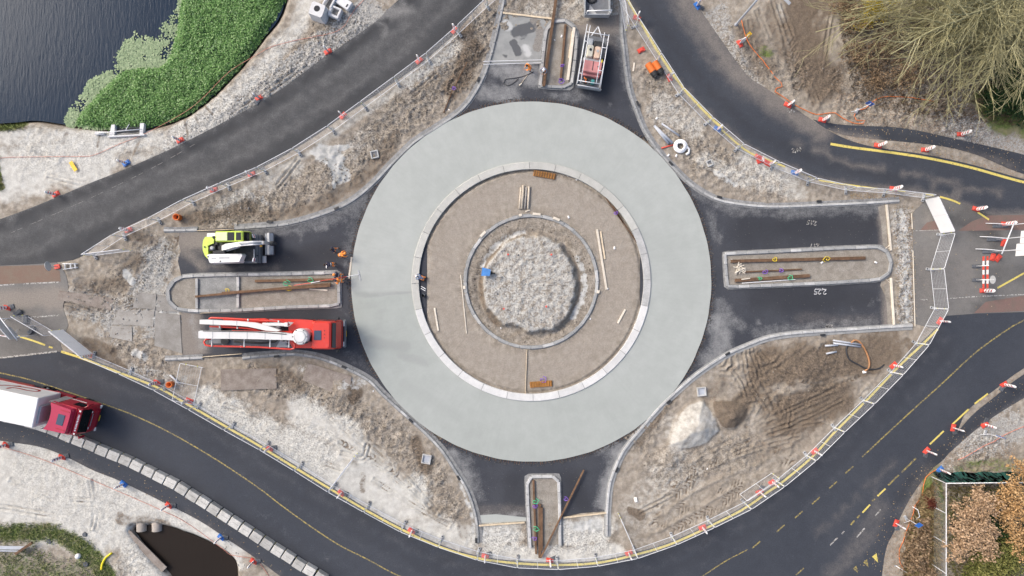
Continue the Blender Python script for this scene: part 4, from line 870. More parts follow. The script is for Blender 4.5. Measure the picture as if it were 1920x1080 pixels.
red_foot(1861,482,1.3,'left one of two red feet under the lowest sign post'); red_foot(1871,484,.9,'right one of two red feet under the lowest sign post'); red_foot(1422,295,-.5,'red foot beside the round no stopping sign'); red_foot(1438,305,-.5,'red foot right of the round no stopping sign')
red_foot(14,578.5,0,'red foot in front of the leftmost beacon at the junction') if False else None

# ------------------------------------------------------------ concrete barrier blocks beside the cycle path
M_BLK = concrete('barrier_block', (0.40, 0.395, 0.37), (0.56, 0.555, 0.53), 0.16, 0.4, 2.0)
blk = [(15,786),(36,790),(57,796),(78,802),(100,810),(122,820),(145,829),(167,837),(189,847),(211,856),(233,865),(254,875),(276,886),(297,897),(318,907),(339,919),(359,932),(379,944),(399,957),(419,970),(439,983),(459,996),(479,1009),(499,1022),(519,1035),(539,1047),(559,1061),(579,1072),(600,1085)]
bme = {}
for i, (x, y) in enumerate(blk):
    a, b = blk[max(0, i-1)], blk[min(len(blk)-1, i+1)]
    p = W(x+.5, y-1.0, .6); rz = math.atan2(-(b[1]-a[1]), b[0]-a[0])+random.uniform(-.02, .02)
    if not bme:
        bme[0] = MB().box((0, 0, .29), (1.02, .80, .58), ch=.03, taper=.985).mesh('block', M_BLK)
        bme[1] = MB().box((.05, .04, .591), (.62, .014, .012)).mesh('cast_groove', M_BED)
    t = thing('concrete_block', f'{ORD[i]} pale concrete barrier block from the left along the lower left path', 'block', (p.x, p.y, 0.012), rz, 'concrete barrier blocks along the lower left path')
    link('block', bme[0], t); link('cast_groove', bme[1], t)

# ------------------------------------------------------------ cables and warning tape lying about
M_ORANGE = mat('orange_tape', (0.74, 0.20, 0.05), 0.6, 0.15, 4); M_TAPE = mat('faded_tape', (0.66, 0.27, 0.20), 0.6, 0.2, 4)
def cable(name, pts, r, m, label, cat='cable', lift=0.03, step=8):
    q = catmull(pts, step); return tag(MB().tube([(*W(x, y)[:2], max(gz(x, y), .015)+lift) for x, y in q], r, 5).build(name, m, None, True), label, cat)
cable('warning_tape', [(-20,300),(0,297),(20,295),(100,294),(170,293),(185,288),(225,270),(270,252),(320,226),(355,205),(385,180),(430,135),(480,104),(510,88),(560,75),(610,66),(640,55),(655,35),(668,15),(688,-5),(700,-20)], .018, M_TAPE, 'long faded orange tape line along the pond bank', 'tape')
cable('orange_cable', [(1390,38),(1396,62),(1406,85),(1440,127),(1452,145),(1464,155),(1466,163),(1455,166),(1452,172),(1470,183),(1490,197),(1510,207),(1530,215),(1548,213),(1565,212),(1580,222),(1600,231),(1618,232),(1621,226),(1605,226),(1601,218),(1605,208),(1622,204),(1635,192),(1655,182),(1700,183),(1750,190)], .035, M_ORANGE, 'orange cable winding along the upper right road edge')
cable('orange_cable', [(1760,878),(1745,886),(1735,895),(1731,910),(1728,930),(1715,948),(1712,962),(1706,978),(1698,998),(1693,1015),(1686,1030),(1687,1055),(1695,1068),(1706,1078),(1720,1090)], .03, M_ORANGE, 'orange cable beside the shrubs at the lower right path')
cable('warning_tape', [(1795,862),(1830,843),(1860,828),(1890,812),(1925,797)], .03, M_TAPE, 'short orange tape line beside the blue sign at the right edge', 'tape')
cable('warning_tape', [(0,838),(40,848),(90,865),(150,890),(220,920),(300,955),(350,980),(420,1030),(433,1040),(470,1046)], .02, M_TAPE, 'thin faded tape line across the lower left sand', 'tape')
cable('warning_tape', [(485,1052),(495,1066),(505,1080)], .025, M_TAPE, 'scrap of orange tape at the bottom left path edge', 'tape')
M_HOSE = mat('black_hose', (0.035, 0.037, 0.042), 0.6); M_BRHOSE = mat('brown_hose', (0.40, 0.20, 0.09), 0.6, .15); M_GPIPE = mat('grey_pipe', (0.42, 0.45, 0.50), 0.5, .08, 3, rnd=.06)
cable('black_hose', [(1600,640),(1588,648),(1586,660),(1592,674),(1606,682),(1622,690),(1640,692),(1652,688),(1657,683)], .07, M_HOSE, 'black hose curled on the soil beside grey pipes', 'hose', .06, 4)
br = cable('brown_hose', [(1594,643),(1600,638),(1608,639),(1616,648),(1624,662),(1629,680),(1627,690),(1619,696)], .085, M_BRHOSE, 'brown hose with pale end crossing the black hose', 'hose', .10, 4)
p = W(1619, 697); MB().box((p.x, p.y, .14), (.30, .22, .16), .2, ch=.03).build('end_cap', M_WHITEP, br)
def rod(name, a, b, r, m, label, cat, z=None, n=8, hollow=False, r1=None):
    za = (max(gz(*a), .02) if z is None else z)+r; zb = (max(gz(*b), .02) if z is None else z)+r
    A = W(*a); B = W(*b); mb = MB()
    A.z, B.z = za, zb
    if hollow:
        d = (B-A).normalized(); x = d.cross(Vector((0,0,1))).normalized(); y = x.cross(d); vs = []; fs = []
        for c, rr in ((A, r), (B, r), (B, r*.86), (A, r*.86)):
            for k in range(n): q = 2*math.pi*k/n; vs.append(c+x*math.cos(q)*rr+y*math.sin(q)*rr)
        for j in range(4):
            for k in range(n): i2 = (k+1) % n; fs.append((j*n+k, j*n+i2, ((j+1)%4)*n+i2, ((j+1)%4)*n+k))
        mb.add(vs, fs)
    else: mb.tube([A, B], r, n, r1=r1)
    o = mb.build(name, m, None, True) if n > 4 else mb.build(name, m)
    return tag(o, label, cat)
for a, b, l in (((1561,638),(1614,646),'longer upper grey pipe behind the brown hose'),((1561,643),(1612,650),'longer lower grey pipe touching the upper one'),((1546,648),(1570,647),'short grey pipe left of the long pair'),((1548,663),(1567,659),'shortest grey pipe lying apart on the soil'),((1226,236),(1253,270),'wide grey pipe lying beside the white hose coil'),((1240,232),(1273,255),'thin grey pipe nearer the fence above the white hose coil'),((1229,239),(1260,269),'second wide grey pipe against the first beside the coil'),((320,703),(338,719),'grey pipe standing out of sand by the orange pipe stub')):
    rod('grey_pipe', a, b, .085 if 'wide' not in l else .12, M_GPIPE, l, 'pipe', hollow=True)
rod('red_pipe', (1240,278),(1262,272), .06, M_REDP, 'short red pipe touching the kerb below grey pipes', 'pipe')
# coil of white hose
def coil(x, y, rs, r, m, label, turns=3.2, tail=None):
    t = []; 
    for k in range(int(turns*20)):
        a = k/20*2*math.pi; rr = rs*(1-.12*k/20); t.append((*(W(x, y)+Vector((rr*math.cos(a), rr*math.sin(a), 0)))[:2], gz(x, y)+r+.05*k/20))
    if tail: t = [(*W(*q)[:2], gz(*q)+r) for q in tail]+t
    return tag(MB().tube(t, r, 6).build('hose_coil', m, None, True), label, 'hose')
coil(1275,275,.56,.11,M_WHITEP,'coil of thick white hose beside the right kerb',3.4,[(1286,290),(1291,287),(1292,280)])
# ------------------------------------------------------------ vehicles
def paint(name, col, rough=0.35, dirt=0.08, coat=0.5): return mat(name, col, rough, 0.05, 1.5, dirt=dirt, dirtcol=(0.25, 0.22, 0.19), dscale=3.0, coat=coat)
M_PRED = paint('truck_red', (0.62, 0.035, 0.02)); M_PWHITE = paint('boom_white', (0.66, 0.66, 0.65), .45, .10); M_BWHITE = paint('body_white', (0.80, 0.80, 0.79), .4, .04); M_CRIM = paint('cab_crimson', (0.36, 0.006, 0.022)); M_LIME = paint('lime_paint', (0.56, 0.72, 0.09), .4, .05)
M_GLASS = mat('dark_glass', (0.012, 0.016, 0.02), 0.08, 0.1, 1); M_TYRE = mat('tyre_rubber', (0.02, 0.02, 0.021), 0.85, .2, 5, dirt=.2); M_RIM = mat('wheel_rim', (0.45, 0.46, 0.47), 0.4, .1, 4, metal=.5)
M_CHAS = mat('chassis_dark', (0.035, 0.037, 0.04), 0.7, .3, 5, dirt=.25); M_GREY = mat('machine_grey', (0.14, 0.15, 0.165), 0.55, .15, 3, dirt=.15); M_LGREY = mat('light_grey_metal', (0.40, 0.42, 0.44), 0.5, .12, 4, metal=.2, dirt=.12)
M_LAMP = mat('lamp_lens', (0.82, 0.82, 0.80), 0.2, .05); M_PLATEY = mat('number_plate', (0.72, 0.50, 0.04), 0.5); M_HATCH = mat('roof_hatch_glass', (0.05, 0.075, 0.12), 0.15, .05)
def wheel(t, x, y, r, w, z=None):
    z = r if z is None else z; s = 1 if y > 0 else -1
    o = MB().lathe((x, y, z), [(r*.62, -w/2), (r*.93, -w/2), (r, -w*.38), (r, w*.38), (r*.93, w/2), (r*.62, w/2)], 20, axis='Y', cap=False).build('wheel', M_TYRE, t, True)
    MB().lathe((x, y, z), [(r*.62, -w/2+.01), (r*.6, s*w*.2), (r*.25, s*w*.25), (r*.2, w/2-.02 if s > 0 else -w/2+.02)], 14, axis='Y').build('rim', M_RIM, o, True); return o
def loft(rings, m=0, mb=None, cap=True):
    mb = mb or MB(); n = len(rings[0]); vs = [p for r_ in rings for p in r_]
    fs = [(k*n+i, k*n+(i+1)%n, (k+1)*n+(i+1)%n, (k+1)*n+i) for k in range(len(rings)-1) for i in range(n)]
    if cap: fs += [tuple(range(n-1, -1, -1)), tuple(range((len(rings)-1)*n, len(rings)*n))]
    return mb.add(vs, fs, m)
def rrect(x0, x1, y0, y1, z, r, k=3, fx=None):
    out = []
    for cx_, cy_, a in ((x1-r, y1-r, 0), (x0+r, y1-r, 90), (x0+r, y0+r, 180), (x1-r, y0+r, 270)):
        for i in range(k+1): q = R(a+90*i/k); out.append((cx_+r*math.cos(q), cy_+r*math.sin(q), z))
    return out

# --- truck-mounted concrete pump
t = thing('pump_truck', 'red concrete pump truck with folded white boom on the left arm', 'pump truck', (-20.5, -3.95, 0.03), R(-.8))
MB().box((-.2, .42, .85), (10.2, .16, .30), ch=.02).box((-.2, -.42, .85), (10.2, .16, .30), ch=.02).box((-.2, 0, .85), (9.8, .7, .12)).build('chassis', M_CHAS, t)
for x in (4.35, 2.55, -1.9, -3.25):
    for y in (1.03, -1.03): wheel(t, x, y, .52, .34)
c = loft([rrect(3.45, 5.55, -1.22, 1.22, .75, .15), rrect(3.45, 5.72, -1.24, 1.24, 1.3, .22), rrect(3.45, 5.70, -1.24, 1.24, 1.75, .22), rrect(3.46, 5.45, -1.22, 1.22, 2.5, .2), rrect(3.5, 5.15, -1.18, 1.18, 2.95, .2), rrect(3.6, 5.0, -1.08, 1.08, 3.06, .2)]).build('cab', M_PRED, t, False)
MB().add([(5.735, -1.12, 1.62), (5.735, 1.12, 1.62), (5.22, 1.04, 2.93), (5.22, -1.04, 2.93)], [(0,1,2,3)]).add([(5.72, -1.12, 1.62), (5.72, 1.12, 1.62), (5.20, 1.04, 2.93), (5.20, -1.04, 2.93)], [(3,2,1,0)]).build('windscreen', M_GLASS, c)
for s in (-1, 1):
    MB().add([(4.2, s*1.252, 1.75), (5.35, s*1.252, 1.75), (5.25, s*1.235, 2.4), (4.2, s*1.235, 2.4)], [(0,1,2,3) if s < 0 else (3,2,1,0)]).build('side_window', M_GLASS, c)
    MB().box((5.55, s*1.40, 2.15), (.14, .22, .62), ch=.04).tube([(5.35, s*1.2, 2.45), (5.5, s*1.4, 2.4)], .03, 5).build('mirror', M_CHAS, c)
    MB().box((5.74, s*.88, .98), (.08, .42, .20), ch=.02).build('headlight', M_LAMP, c)
MB().box((4.05, 0, 3.075), (.62, .82, .05), ch=.02).build('roof_hatch', M_HATCH, c)
for y in (-.3, 0, .3): MB().box((4.62, y+.1, 3.075), (.07, .06, .05), ch=.01).build('marker_lamp', M_CHAS, c)
MB().box((5.72, 0, .55), (.26, 2.46, .34), ch=.08).build('bumper', M_GREY, t); MB().box((5.87, 0, .60), (.03, .52, .11)).build('number_plate', M_PLATEY, t)
MB().box((5.42, 0, 2.98), (.30, 2.1, .05), ch=.02).build('sun_visor', M_GLASS, c)
MB().prism([(-4.9, .62), (2.2, .62), (3.3, .62), (3.3, 1.2), (2.0, 1.25), (-4.6, 1.25)], .95, 1.5).build('side_locker', M_PRED, t)
MB().prism([(-4.9, -.62), (3.3, -.62), (3.3, -1.22), (-4.7, -1.22)], .95, 1.45).build('side_locker', M_GREY, t)
MB().prism([(1.6, -1.2), (3.3, -1.2), (3.3, 1.22), (1.9, 1.22), (1.2, .6), (1.2, -.6)], 1.5, 1.95).build('turret_base', M_PRED, t)
MB().prism([(-.6, 1.22), (1.5, .98), (1.55, .62), (-.6, .64)], 1.52, 1.60).build('deck_plate', M_LGREY, t); MB().prism([(0, -1.2), (1.3, -1.2), (.4, -.5)], 1.47, 1.55).build('deck_plate', M_LGREY, t)
MB().prism([(-4.2, .95), (-4.0, 1.22), (-.9, 1.32), (-.55, 1.2), (-.7, .98)], 1.5, 1.95).build('outrigger_box', M_PRED, t)
for s in (-1, 1): MB().box((1.7, s*1.05, .75), (.32, .3, 1.2), ch=.03).build('outrigger_leg', M_PRED, t); MB().box((-4.4, s*.95, .7), (.3, .3, 1.1), ch=.03).build('outrigger_leg', M_PRED, t)
MB().lathe((2.72, -.1, 1.9), [(.62, 0), (.62, .7), (.68, .9), (.70, 1.55), (.62, 1.72), (.4, 1.78)], 24).build('turret', M_PWHITE, t, False)
MB().box((3.1, -.45, 3.3), (.35, .45, .5), ch=.06).box((3.3, -.3, 2.6), (.2, .5, .9), ch=.03).build('hydraulic_block', M_CHAS, t)
bz = 3.05
MB().prism([(2.9, -.46), (2.9, .26), (2.0, .14), (1.0, .24), (-1.0, .28), (-5.65, .30), (-5.8, .22), (-5.8, -.30), (-5.65, -.36), (-1.0, -.36), (1.9, -.40)], bz, bz+.58).build('boom_section', M_PWHITE, t)
MB().prism([(-5.95, 1.18), (-5.95, .82), (-5.4, .80), (-3.0, .74), (-1.9, .66), (-.3, .34), (.6, .28), (.9, .38), (-.4, .80), (-1.2, 1.0), (-2.8, 1.12), (-5.3, 1.2)], 2.72, 3.12).build('boom_section', M_PWHITE, t)
MB().box((.35, .86, 2.75), (2.2, .26, .24), ch=.03).box((1.3, .86, 2.75), (.3, .36, .32), ch=.03).build('boom_section', M_PWHITE, t)
MB().box((-.9, .18, 2.35), (5.2, .22, .3), ch=.03).build('boom_section', M_PRED, t)
for x in (-4.6, -3.2, -1.7, -.2, 1.2): MB().box((x, -.04, bz+.585), (.05, .58, .02)).build('boom_joint', M_LGREY, t)
for x in (-4.8, -2.8): MB().box((x, .97, 3.125), (.05, .36, .02)).build('boom_joint', M_LGREY, t)
MB().tube([(-5.4, .28, bz+.62), (-1.0, .26, bz+.62), (1.6, .1, bz+.62)], .035, 5).build('hydraulic_line', M_CHAS, t, True)
MB().lathe((2.72, -.1, 3.675), [(.50, 0), (.46, .02)], 24, cap=False).build('turret_ring', M_LGREY, t)
for a in range(6): MB().lathe((2.72+.6*math.cos(a*1.05), -.1+.6*math.sin(a*1.05), 3.63), [(.05, 0), (.05, .05)], 6).build('bolt', M_CHAS, t)
def pipe(pts, r=.085, m=M_PRED): return MB().tube(pts, r, 7).build('delivery_pipe', m, t, True)
pipe([(-5.3, .62, 2.62), (-5.1, .60, 2.62), (-2.6, .52, 2.62), (-1.6, .42, 2.6), (-.6, .12, 2.6)]); pipe([(-5.35, 1.22, 2.66), (-5.2, 1.34, 2.66), (-3.5, 1.30, 2.66), (-.2, 1.14, 2.6), (1.3, 1.05, 2.6), (1.45, .8, 2.6)])
pipe([(-5.1, -.45, 2.75), (-5.55, -.5, 2.75), (-5.72, -.72, 2.75), (-5.6, -.98, 2.75), (-5.2, -1.06, 2.75), (-1.0, -1.10, 2.75), (1.6, -1.24, 2.75), (1.95, -1.18, 2.75), (2.05, -.95, 2.75), (1.9, -.62, 2.75)])
for x in (-5.0, -2.25, -.05, 1.55): MB().box((x, -.75, 2.86), (.09, .68, .09), ch=.01).build('pipe_bracket', M_PWHITE, t)
for x, y in ((-4.4, .56), (-2.9, .52), (-2.0, 1.2), (.6, 1.1), (-2.6, -1.08)): MB().box((x, y, 2.74), (.12, .2, .08), ch=.02).build('pipe_clamp', M_PWHITE, t)
MB().lathe((-4.4, -.72, 1.5), [(.1, 0), (.32, .0), (.34, .2), (.1, .2)], 12).build('hose_reel', M_CHAS, t, False)
MB().tube([(-3.6, -.75, 1.7), (-1.2, -.85, 1.75), (.0, -.7, 1.8), (.5, -.3, 1.95)], .09, 6).build('rubber_hose', M_CHAS, t, True)
MB().prism([(-5.7, -.8), (-4.9, -.8), (-4.9, .8), (-5.7, .8)], .8, 1.45, top=[(-5.85, -.95), (-4.85, -.95), (-4.85, .95), (-5.85, .95)]).build('hopper', M_GREY, t)
for x, y in ((.9, -.75), (1.5, -.5), (-1.0, .5), (.2, .5)): MB().box((x, y, 1.75), (.4, .24, .36), .5, ch=.04).build('valve_block', M_LGREY, t)

# --- wheeled excavator
t = thing('wheeled_excavator', 'white and lime wheeled excavator on the upper left lane', 'excavator', (-24.2, 3.46, 0.03), R(.5))
for x in (1.35, -1.35):
    for y in (.98, -.98): wheel(t, x, y, .52, .48)
MB().box((0, 0, .85), (3.4, 1.5, .35), ch=.06).lathe((0, 0, 1.0), [(.8, 0), (.8, .16)], 20).build('undercarriage', M_GREY, t)
for y in (.95, -.97): MB().prism([(.75, y-.33), (1.85, y-.33), (1.95, y-.2), (1.95, y+.2), (1.85, y+.33), (.75, y+.33)], 1.06, 1.16).build('mudguard', M_GREY, t)
MB().box((1.45, 0, 1.08), (1.0, 1.2, .1), ch=.03).build('tool_platform', M_GREY, t)
MB().prism([(1.86, -1.28), (2.06, -1.28), (2.12, 1.2), (1.92, 1.2)], .25, .95).build('dozer_blade', M_GREY, t); MB().box((2.28, -.95, .5), (.36, .62, .12), ch=.02).build('step_plate', M_LGREY, t)
MB().box((0, 0, 1.26), (3.4, 2.2, .16), ch=.04).build('turntable_deck', M_CHAS, t)
MB().prism([(-2.0, -1.0), (-2.35, -.7), (-2.56, -.2), (-2.58, .3), (-2.5, .75), (-2.3, 1.05), (-2.05, 1.05), (-2.0, .4)], 1.1, 2.0, top=[(-2.02, -.95), (-2.3, -.66), (-2.48, -.2), (-2.5, .3), (-2.43, .7), (-2.25, .98), (-2.06, .98), (-2.02, .4)]).build('counterweight', M_LIME, t)
MB().prism([(-2.05, .15), (-2.05, .95), (-1.7, .98), (-1.45, .72), (-1.5, .38), (-1.75, .32)], 1.4, 2.12).build('engine_cover', M_LIME, t)
MB().prism([(-2.2, -.62), (-1.9, -1.38), (.72, -1.30), (1.02, -.62), (.9, -.48), (-1.95, -.48)], 1.2, 2.05, top=[(-2.12, -.62), (-1.86, -1.28), (.66, -1.22), (.94, -.64), (.86, -.52), (-1.92, -.52)]).build('tank_cover', M_BWHITE, t)
MB().box((-.6, -.86, 2.056), (.9, .12, .012)).build('cover_recess', M_LGREY, t); MB().box((-1.5, -.9, 2.06), (.4, .1, .012)).build('cover_recess', M_LGREY, t)
for x, y in ((-2.0, -.75), (-.95, -1.15), (-2.3, .1)): MB().lathe((x, y, 2.03), [(.07, 0), (.06, .05)], 8).build('cap', M_CHAS, t)
MB().prism([(-2.15, .98), (-2.1, 1.28), (-1.2, 1.30), (-1.2, 1.02)], 1.2, 1.95).build('rear_cover', M_BWHITE, t)
MB().box((-1.45, .6, 1.7), (.5, .7, .6), ch=.05).box((-1.7, .0, 1.7), (.6, .5, .5), ch=.05).box((-1.0, .1, 1.6), (.6, .9, .4), ch=.04).build('engine', M_CHAS, t)
MB().lathe((-1.62, .0, 1.9), [(.16, 0), (.16, .28), (.1, .32)], 12).build('air_filter', M_LGREY, t, False); MB().box((-1.0, -.32, 1.95), (.85, .25, .2), ch=.03).build('radiator', M_CHAS, t)
MB().tube([(-1.35, .95, 1.6), (-1.35, .95, 2.5)], .06, 8).build('exhaust', M_CHAS, t)
cab = loft([rrect(-1.05, 1.5, .42, 1.42, 1.3, .1), rrect(-1.05, 1.6, .42, 1.42, 1.9, .12), rrect(-1.0, 1.35, .46, 1.38, 2.85, .14), rrect(-.92, 1.25, .54, 1.30, 2.95, .12)]).build('cab', M_LIME, t, False)
MB().box((-.42, .92, 2.97), (.95, .72, .05), ch=.02).build('roof_panel', mat('lime_pale', (0.72, 0.80, 0.42), .5), cab)
MB().box((.36, .92, 2.96), (.55, .70, .04), ch=.01).build('roof_window', M_GLASS, cab); MB().box((1.0, .92, 2.955), (.42, .66, .04), ch=.01).build('roof_window', M_GLASS, cab)
MB().add([(1.63, .50, 1.75), (1.63, 1.34, 1.75), (1.40, 1.30, 2.8), (1.40, .54, 2.8)], [(0,1,2,3), (3,2,1,0)]).build('windscreen', M_GLASS, cab)
for s, y in ((1, 1.425), (-1, .415)): MB().add([(-.7, y, 1.8), (1.3, y, 1.8), (1.2, y-.02*s, 2.75), (-.7, y-.02*s, 2.75)], [(3,2,1,0), (0,1,2,3)]).build('side_window', M_GLASS, cab)
def section(path, w, hh, name, m, y=.0):
    mb = MB(); rings = []
    for i, (x, yy, z) in enumerate(path):
        k = hh[i] if isinstance(hh, (list, tuple)) else hh; ww = w[i] if isinstance(w, (list, tuple)) else w
        rings.append([(x, yy-ww/2, z-k/2), (x, yy+ww/2, z-k/2), (x, yy+ww/2, z+k/2), (x, yy-ww/2, z+k/2)])
    return loft(rings).build(name, m, t)
section([(-.85, -.02, 1.75), (-.3, .06, 2.35), (.5, .16, 2.8), (1.3, .26, 3.0), (2.3, .33, 2.95), (3.0, .38, 2.6)], [.42, .5, .40, .36, .36, .3], [.5, .55, .5, .46, .42, .34], 'boom', M_BWHITE)
section([(3.15, .38, 2.75), (3.05, .38, 1.9), (2.95, .38, 1.1)], .3, [.36, .3, .25], 'dipper_arm', M_PWHITE)
MB().tube([(-.5, .3, 1.8), (.9, .42, 2.55)], .09, 8).build('lift_cylinder', M_LGREY, t, True); MB().tube([(-.5, -.22, 1.8), (.9, .05, 2.55)], .09, 8).build('lift_cylinder', M_LGREY, t, True)
MB().tube([(1.2, .28, 3.32), (2.95, .36, 2.98)], .08, 8).build('arm_cylinder', M_LGREY, t, True)
MB().side([(2.25, .25), (2.75, .08), (3.05, .2), (3.15, .75), (2.9, 1.0), (2.7, .95), (2.95, .7), (2.85, .3), (2.3, .36)], -.55, 1.35).build('bucket', M_LGREY, t)
for y in (-.55, 1.35): MB().side([(2.25, .25), (2.75, .08), (3.05, .2), (3.15, .75), (2.9, 1.0)], y-.03, y+.03).build('bucket_side', M_GREY, t)
MB().box((3.35, .38, 1.5), (.34, .4, .5), ch=.08).build('quick_coupler', M_CHAS, t); MB().lathe((3.4, .38, 1.3), [(.28, -.1), (.28, .1)], 12, axis='Y').build('tilt_joint', M_CHAS, t)
MB().box((2.78, .1, 2.62), (.2, .14, .14), ch=.03).build('beacon_lamp', mat('amber_lens', (.8, .42, .03), .3), t)
for y, s in ((1.05, 1), (-1.02, -1)):
    p = MB().box((1.72, y, 1.45), (.1, .32, .5), .25*s, ch=.01).build('warning_board', M_WHITEP, t); MB().box((1.775, y, 1.5), (.012, .3, .14), .25*s, tilt=Matrix.Rotation(.6, 3, 'X')).build('board_stripe', M_STRIPE, p)
MB().box((1.72, -.55, 1.4), (.12, .9, .08), .0, ch=.02).build('lamp_bar', M_LGREY, t)

# --- articulated lorry: tractor and trailer
t = thing('truck_tractor', 'crimson truck tractor at the front of the white trailer, lower left road', 'truck', (-36.5, -11.45, 0.02), R(-16))
for x, y in ((-1.45, 1.03), (-1.45, -1.03), (-5.1, .98), (-5.1, -.98)): wheel(t, x, y, .52, .34 if x > -2 else .58)
MB().box((-3.6, .42, .85), (5.0, .14, .28)).box((-3.6, -.42, .85), (5.0, .14, .28)).box((-4.9, 0, 1.12), (1.1, .9, .1), ch=.03).build('chassis', M_CHAS, t)
c = loft([rrect(-2.3, -.1, -1.2, 1.2, .4, .2), rrect(-2.35, .0, -1.25, 1.25, .7, .28), rrect(-2.35, .02, -1.25, 1.25, 1.3, .3), rrect(-2.35, -.08, -1.25, 1.25, 1.9, .26), rrect(-2.35, -.42, -1.23, 1.23, 2.95, .22), rrect(-2.35, -.55, -1.2, 1.2, 3.2, .2)]).build('cab', M_CRIM, t, False)
rf = MB(); outl = [(-.72, -1.12), (-.66, -.9), (-.64, 0), (-.66, .9), (-.72, 1.12), (-1.5, 1.16), (-2.25, 1.22), (-2.62, 1.24), (-2.45, .8), (-2.36, .3), (-2.36, -.3), (-2.45, -.8), (-2.62, -1.24), (-2.25, -1.22), (-1.5, -1.16)]
rf.prism(outl, 3.15, 3.62, top=[(x*.98-.12 if x > -1 else x, y*.93) for x, y in outl]); roof = rf.build('roof_fairing', paint('cab_roof_crimson', (0.42, 0.012, 0.06), .3, .03), c)
MB().box((-1.42, 0, 3.635), (.60, .92, .05), ch=.02).build('roof_hatch', M_HATCH, roof)
for y in (-.8, .8): MB().box((-1.25, y, 3.63), (.8, .08, .04), ch=.01).build('roof_rib', M_CRIM, roof)
MB().add([(.0, -1.02, 1.92), (.0, 1.02, 1.92), (-.38, .98, 2.92), (-.38, -.98, 2.92)], [(0,1,2,3), (3,2,1,0)]).build('windscreen', M_GLASS, c)
vis = MB().box((-.34, 0, 3.05), (.36, 2.3, .22), ch=.05, tilt=Matrix.Rotation(R(24), 3, 'Y')).build('sun_visor', M_CRIM, c)
x = -.78
for w in (.12, .04, .10, .07, .10, .12, .08, .11, .06, .09, .10, .09, .07): 
    MB().box((-.29, x+w/2, 3.148), (.13, w-.02, .012), tilt=Matrix.Rotation(R(24), 3, 'Y')).build('lettering', M_WHITEP, vis); x += w+.025
for y in (-1.0, .98): MB().box((-.28, y, 3.16), (.16, .14, .05), ch=.015).build('marker_lamp', M_LAMP, vis)
for s in (-1, 1):
    MB().add([(-1.3, s*1.262, 1.85), (-.25, s*1.262, 1.85), (-.5, s*1.245, 2.75), (-1.3, s*1.245, 2.75)], [(3,2,1,0), (0,1,2,3)]).build('side_window', M_GLASS, c)
    MB().box((-.08, s*1.42, 2.3), (.16, .2, .75), ch=.05).tube([(-.3, s*1.2, 2.6), (-.1, s*1.42, 2.6)], .035, 5).build('mirror', M_CRIM, c)
    MB().box((.0, s*1.02, .72), (.12, .34, .24), .25*s*-1, ch=.04).build('headlight', M_LAMP, c); MB().box((-.02, s*.72, 1.78), (.06, .2, .09), ch=.02).build('badge_lamp', M_LAMP, c)
    MB().box((-1.5, s*1.275, 1.55), (1.3, .012, .10)).build('side_lettering', M_WHITEP, c)
    MB().prism([(-2.1, s*1.24), (-.85, s*1.24), (-.85, s*.7), (-2.1, s*.7)], 1.05, 1.16).build('wheel_arch', M_CRIM, c)
    MB().prism([(-4.3, s*.75), (-2.5, s*.75), (-2.5, s*1.24), (-4.3, s*1.24)], .45, 1.05).build('side_skirt', M_CRIM, t)
    MB().add([(-2.35, s*1.2, 1.1), (-3.0, s*1.2, 1.1), (-2.9, s*1.2, 3.5), (-2.35, s*1.2, 3.5)], [(0,1,2,3), (3,2,1,0)]).build('air_deflector', M_PWHITE, t)
for z in (1.0, 1.2, 1.4, 1.6): MB().box((.02, 0, z), (.05, 1.5, .08), ch=.015).build('grille_bar', M_CRIM, c)
MB().box((.045, 0, 1.72), (.03, 1.1, .06)).build('name_strip', M_LGREY, c); MB().box((.04, -.05, .55), (.04, .52, .11)).build('number_plate', M_PLATEY, c)
for y in (-.4, .3): MB().box((-2.75, y, 1.6), (.28, .35, 1.1), ch=.05).build('air_tank', M_CHAS, t)
t2 = thing('box_trailer', 'long white box trailer with red logo at the left edge', 'trailer', (-39.7, -10.42, 0.02), R(-12))
MB().box((-6.8, 0, 2.57), (13.6, 2.55, 2.86), ch=.06).build('box_body', M_BWHITE, t2)
MB().box((-6.8, 0, 1.02), (13.4, .9, .22)).build('chassis', M_CHAS, t2)
for s in (-1, 1): MB().box((-5.6, s*1.24, .82), (5.6, .05, .55), ch=.01).build('side_skirt', M_CRIM, t2); MB().box((-6.8, s*1.285, 1.18), (13.5, .02, .12)).build('rub_rail', M_CRIM, t2)
for x in (-9.0, -10.3, -11.6):
    for s in (-1, 1): wheel(t2, x, s*1.0, .5, .4)
for s in (-1, 1): MB().box((-1.6, s*.7, .6), (.15, .15, 1.0)).build('landing_leg', M_CHAS, t2)
MB().box((.06, -.2, 3.0), (.22, 1.5, 1.4), ch=.05).build('cooling_unit', M_LGREY, t2); MB().box((.1, .3, 2.2), (.3, .4, .4), ch=.04).build('fan_housing', M_GREY, t2)
def strokes(paths, w, yy, m, parent, name):
    mb = MB()
    for pth in paths:
        q = catmull(pth, .12); L = np.array(q); T = np.gradient(L, axis=0); T /= np.linalg.norm(T, axis=1)[:,None]+1e-9; Nn = np.c_[-T[:,1], T[:,0]]*w/2
        vs = []
        for p_, n_ in zip(L, Nn): vs += [(-(p_[0]+n_[0]), yy, 1.15+p_[1]+n_[1]), (-(p_[0]-n_[0]), yy, 1.15+p_[1]-n_[1])]
        mb.add(vs, [(2*i, 2*i+1, 2*i+3, 2*i+2) for i in range(len(q)-1)]+[(2*i+2, 2*i+3, 2*i+1, 2*i) for i in range(len(q)-1)])
    return mb.build(name, m, parent)
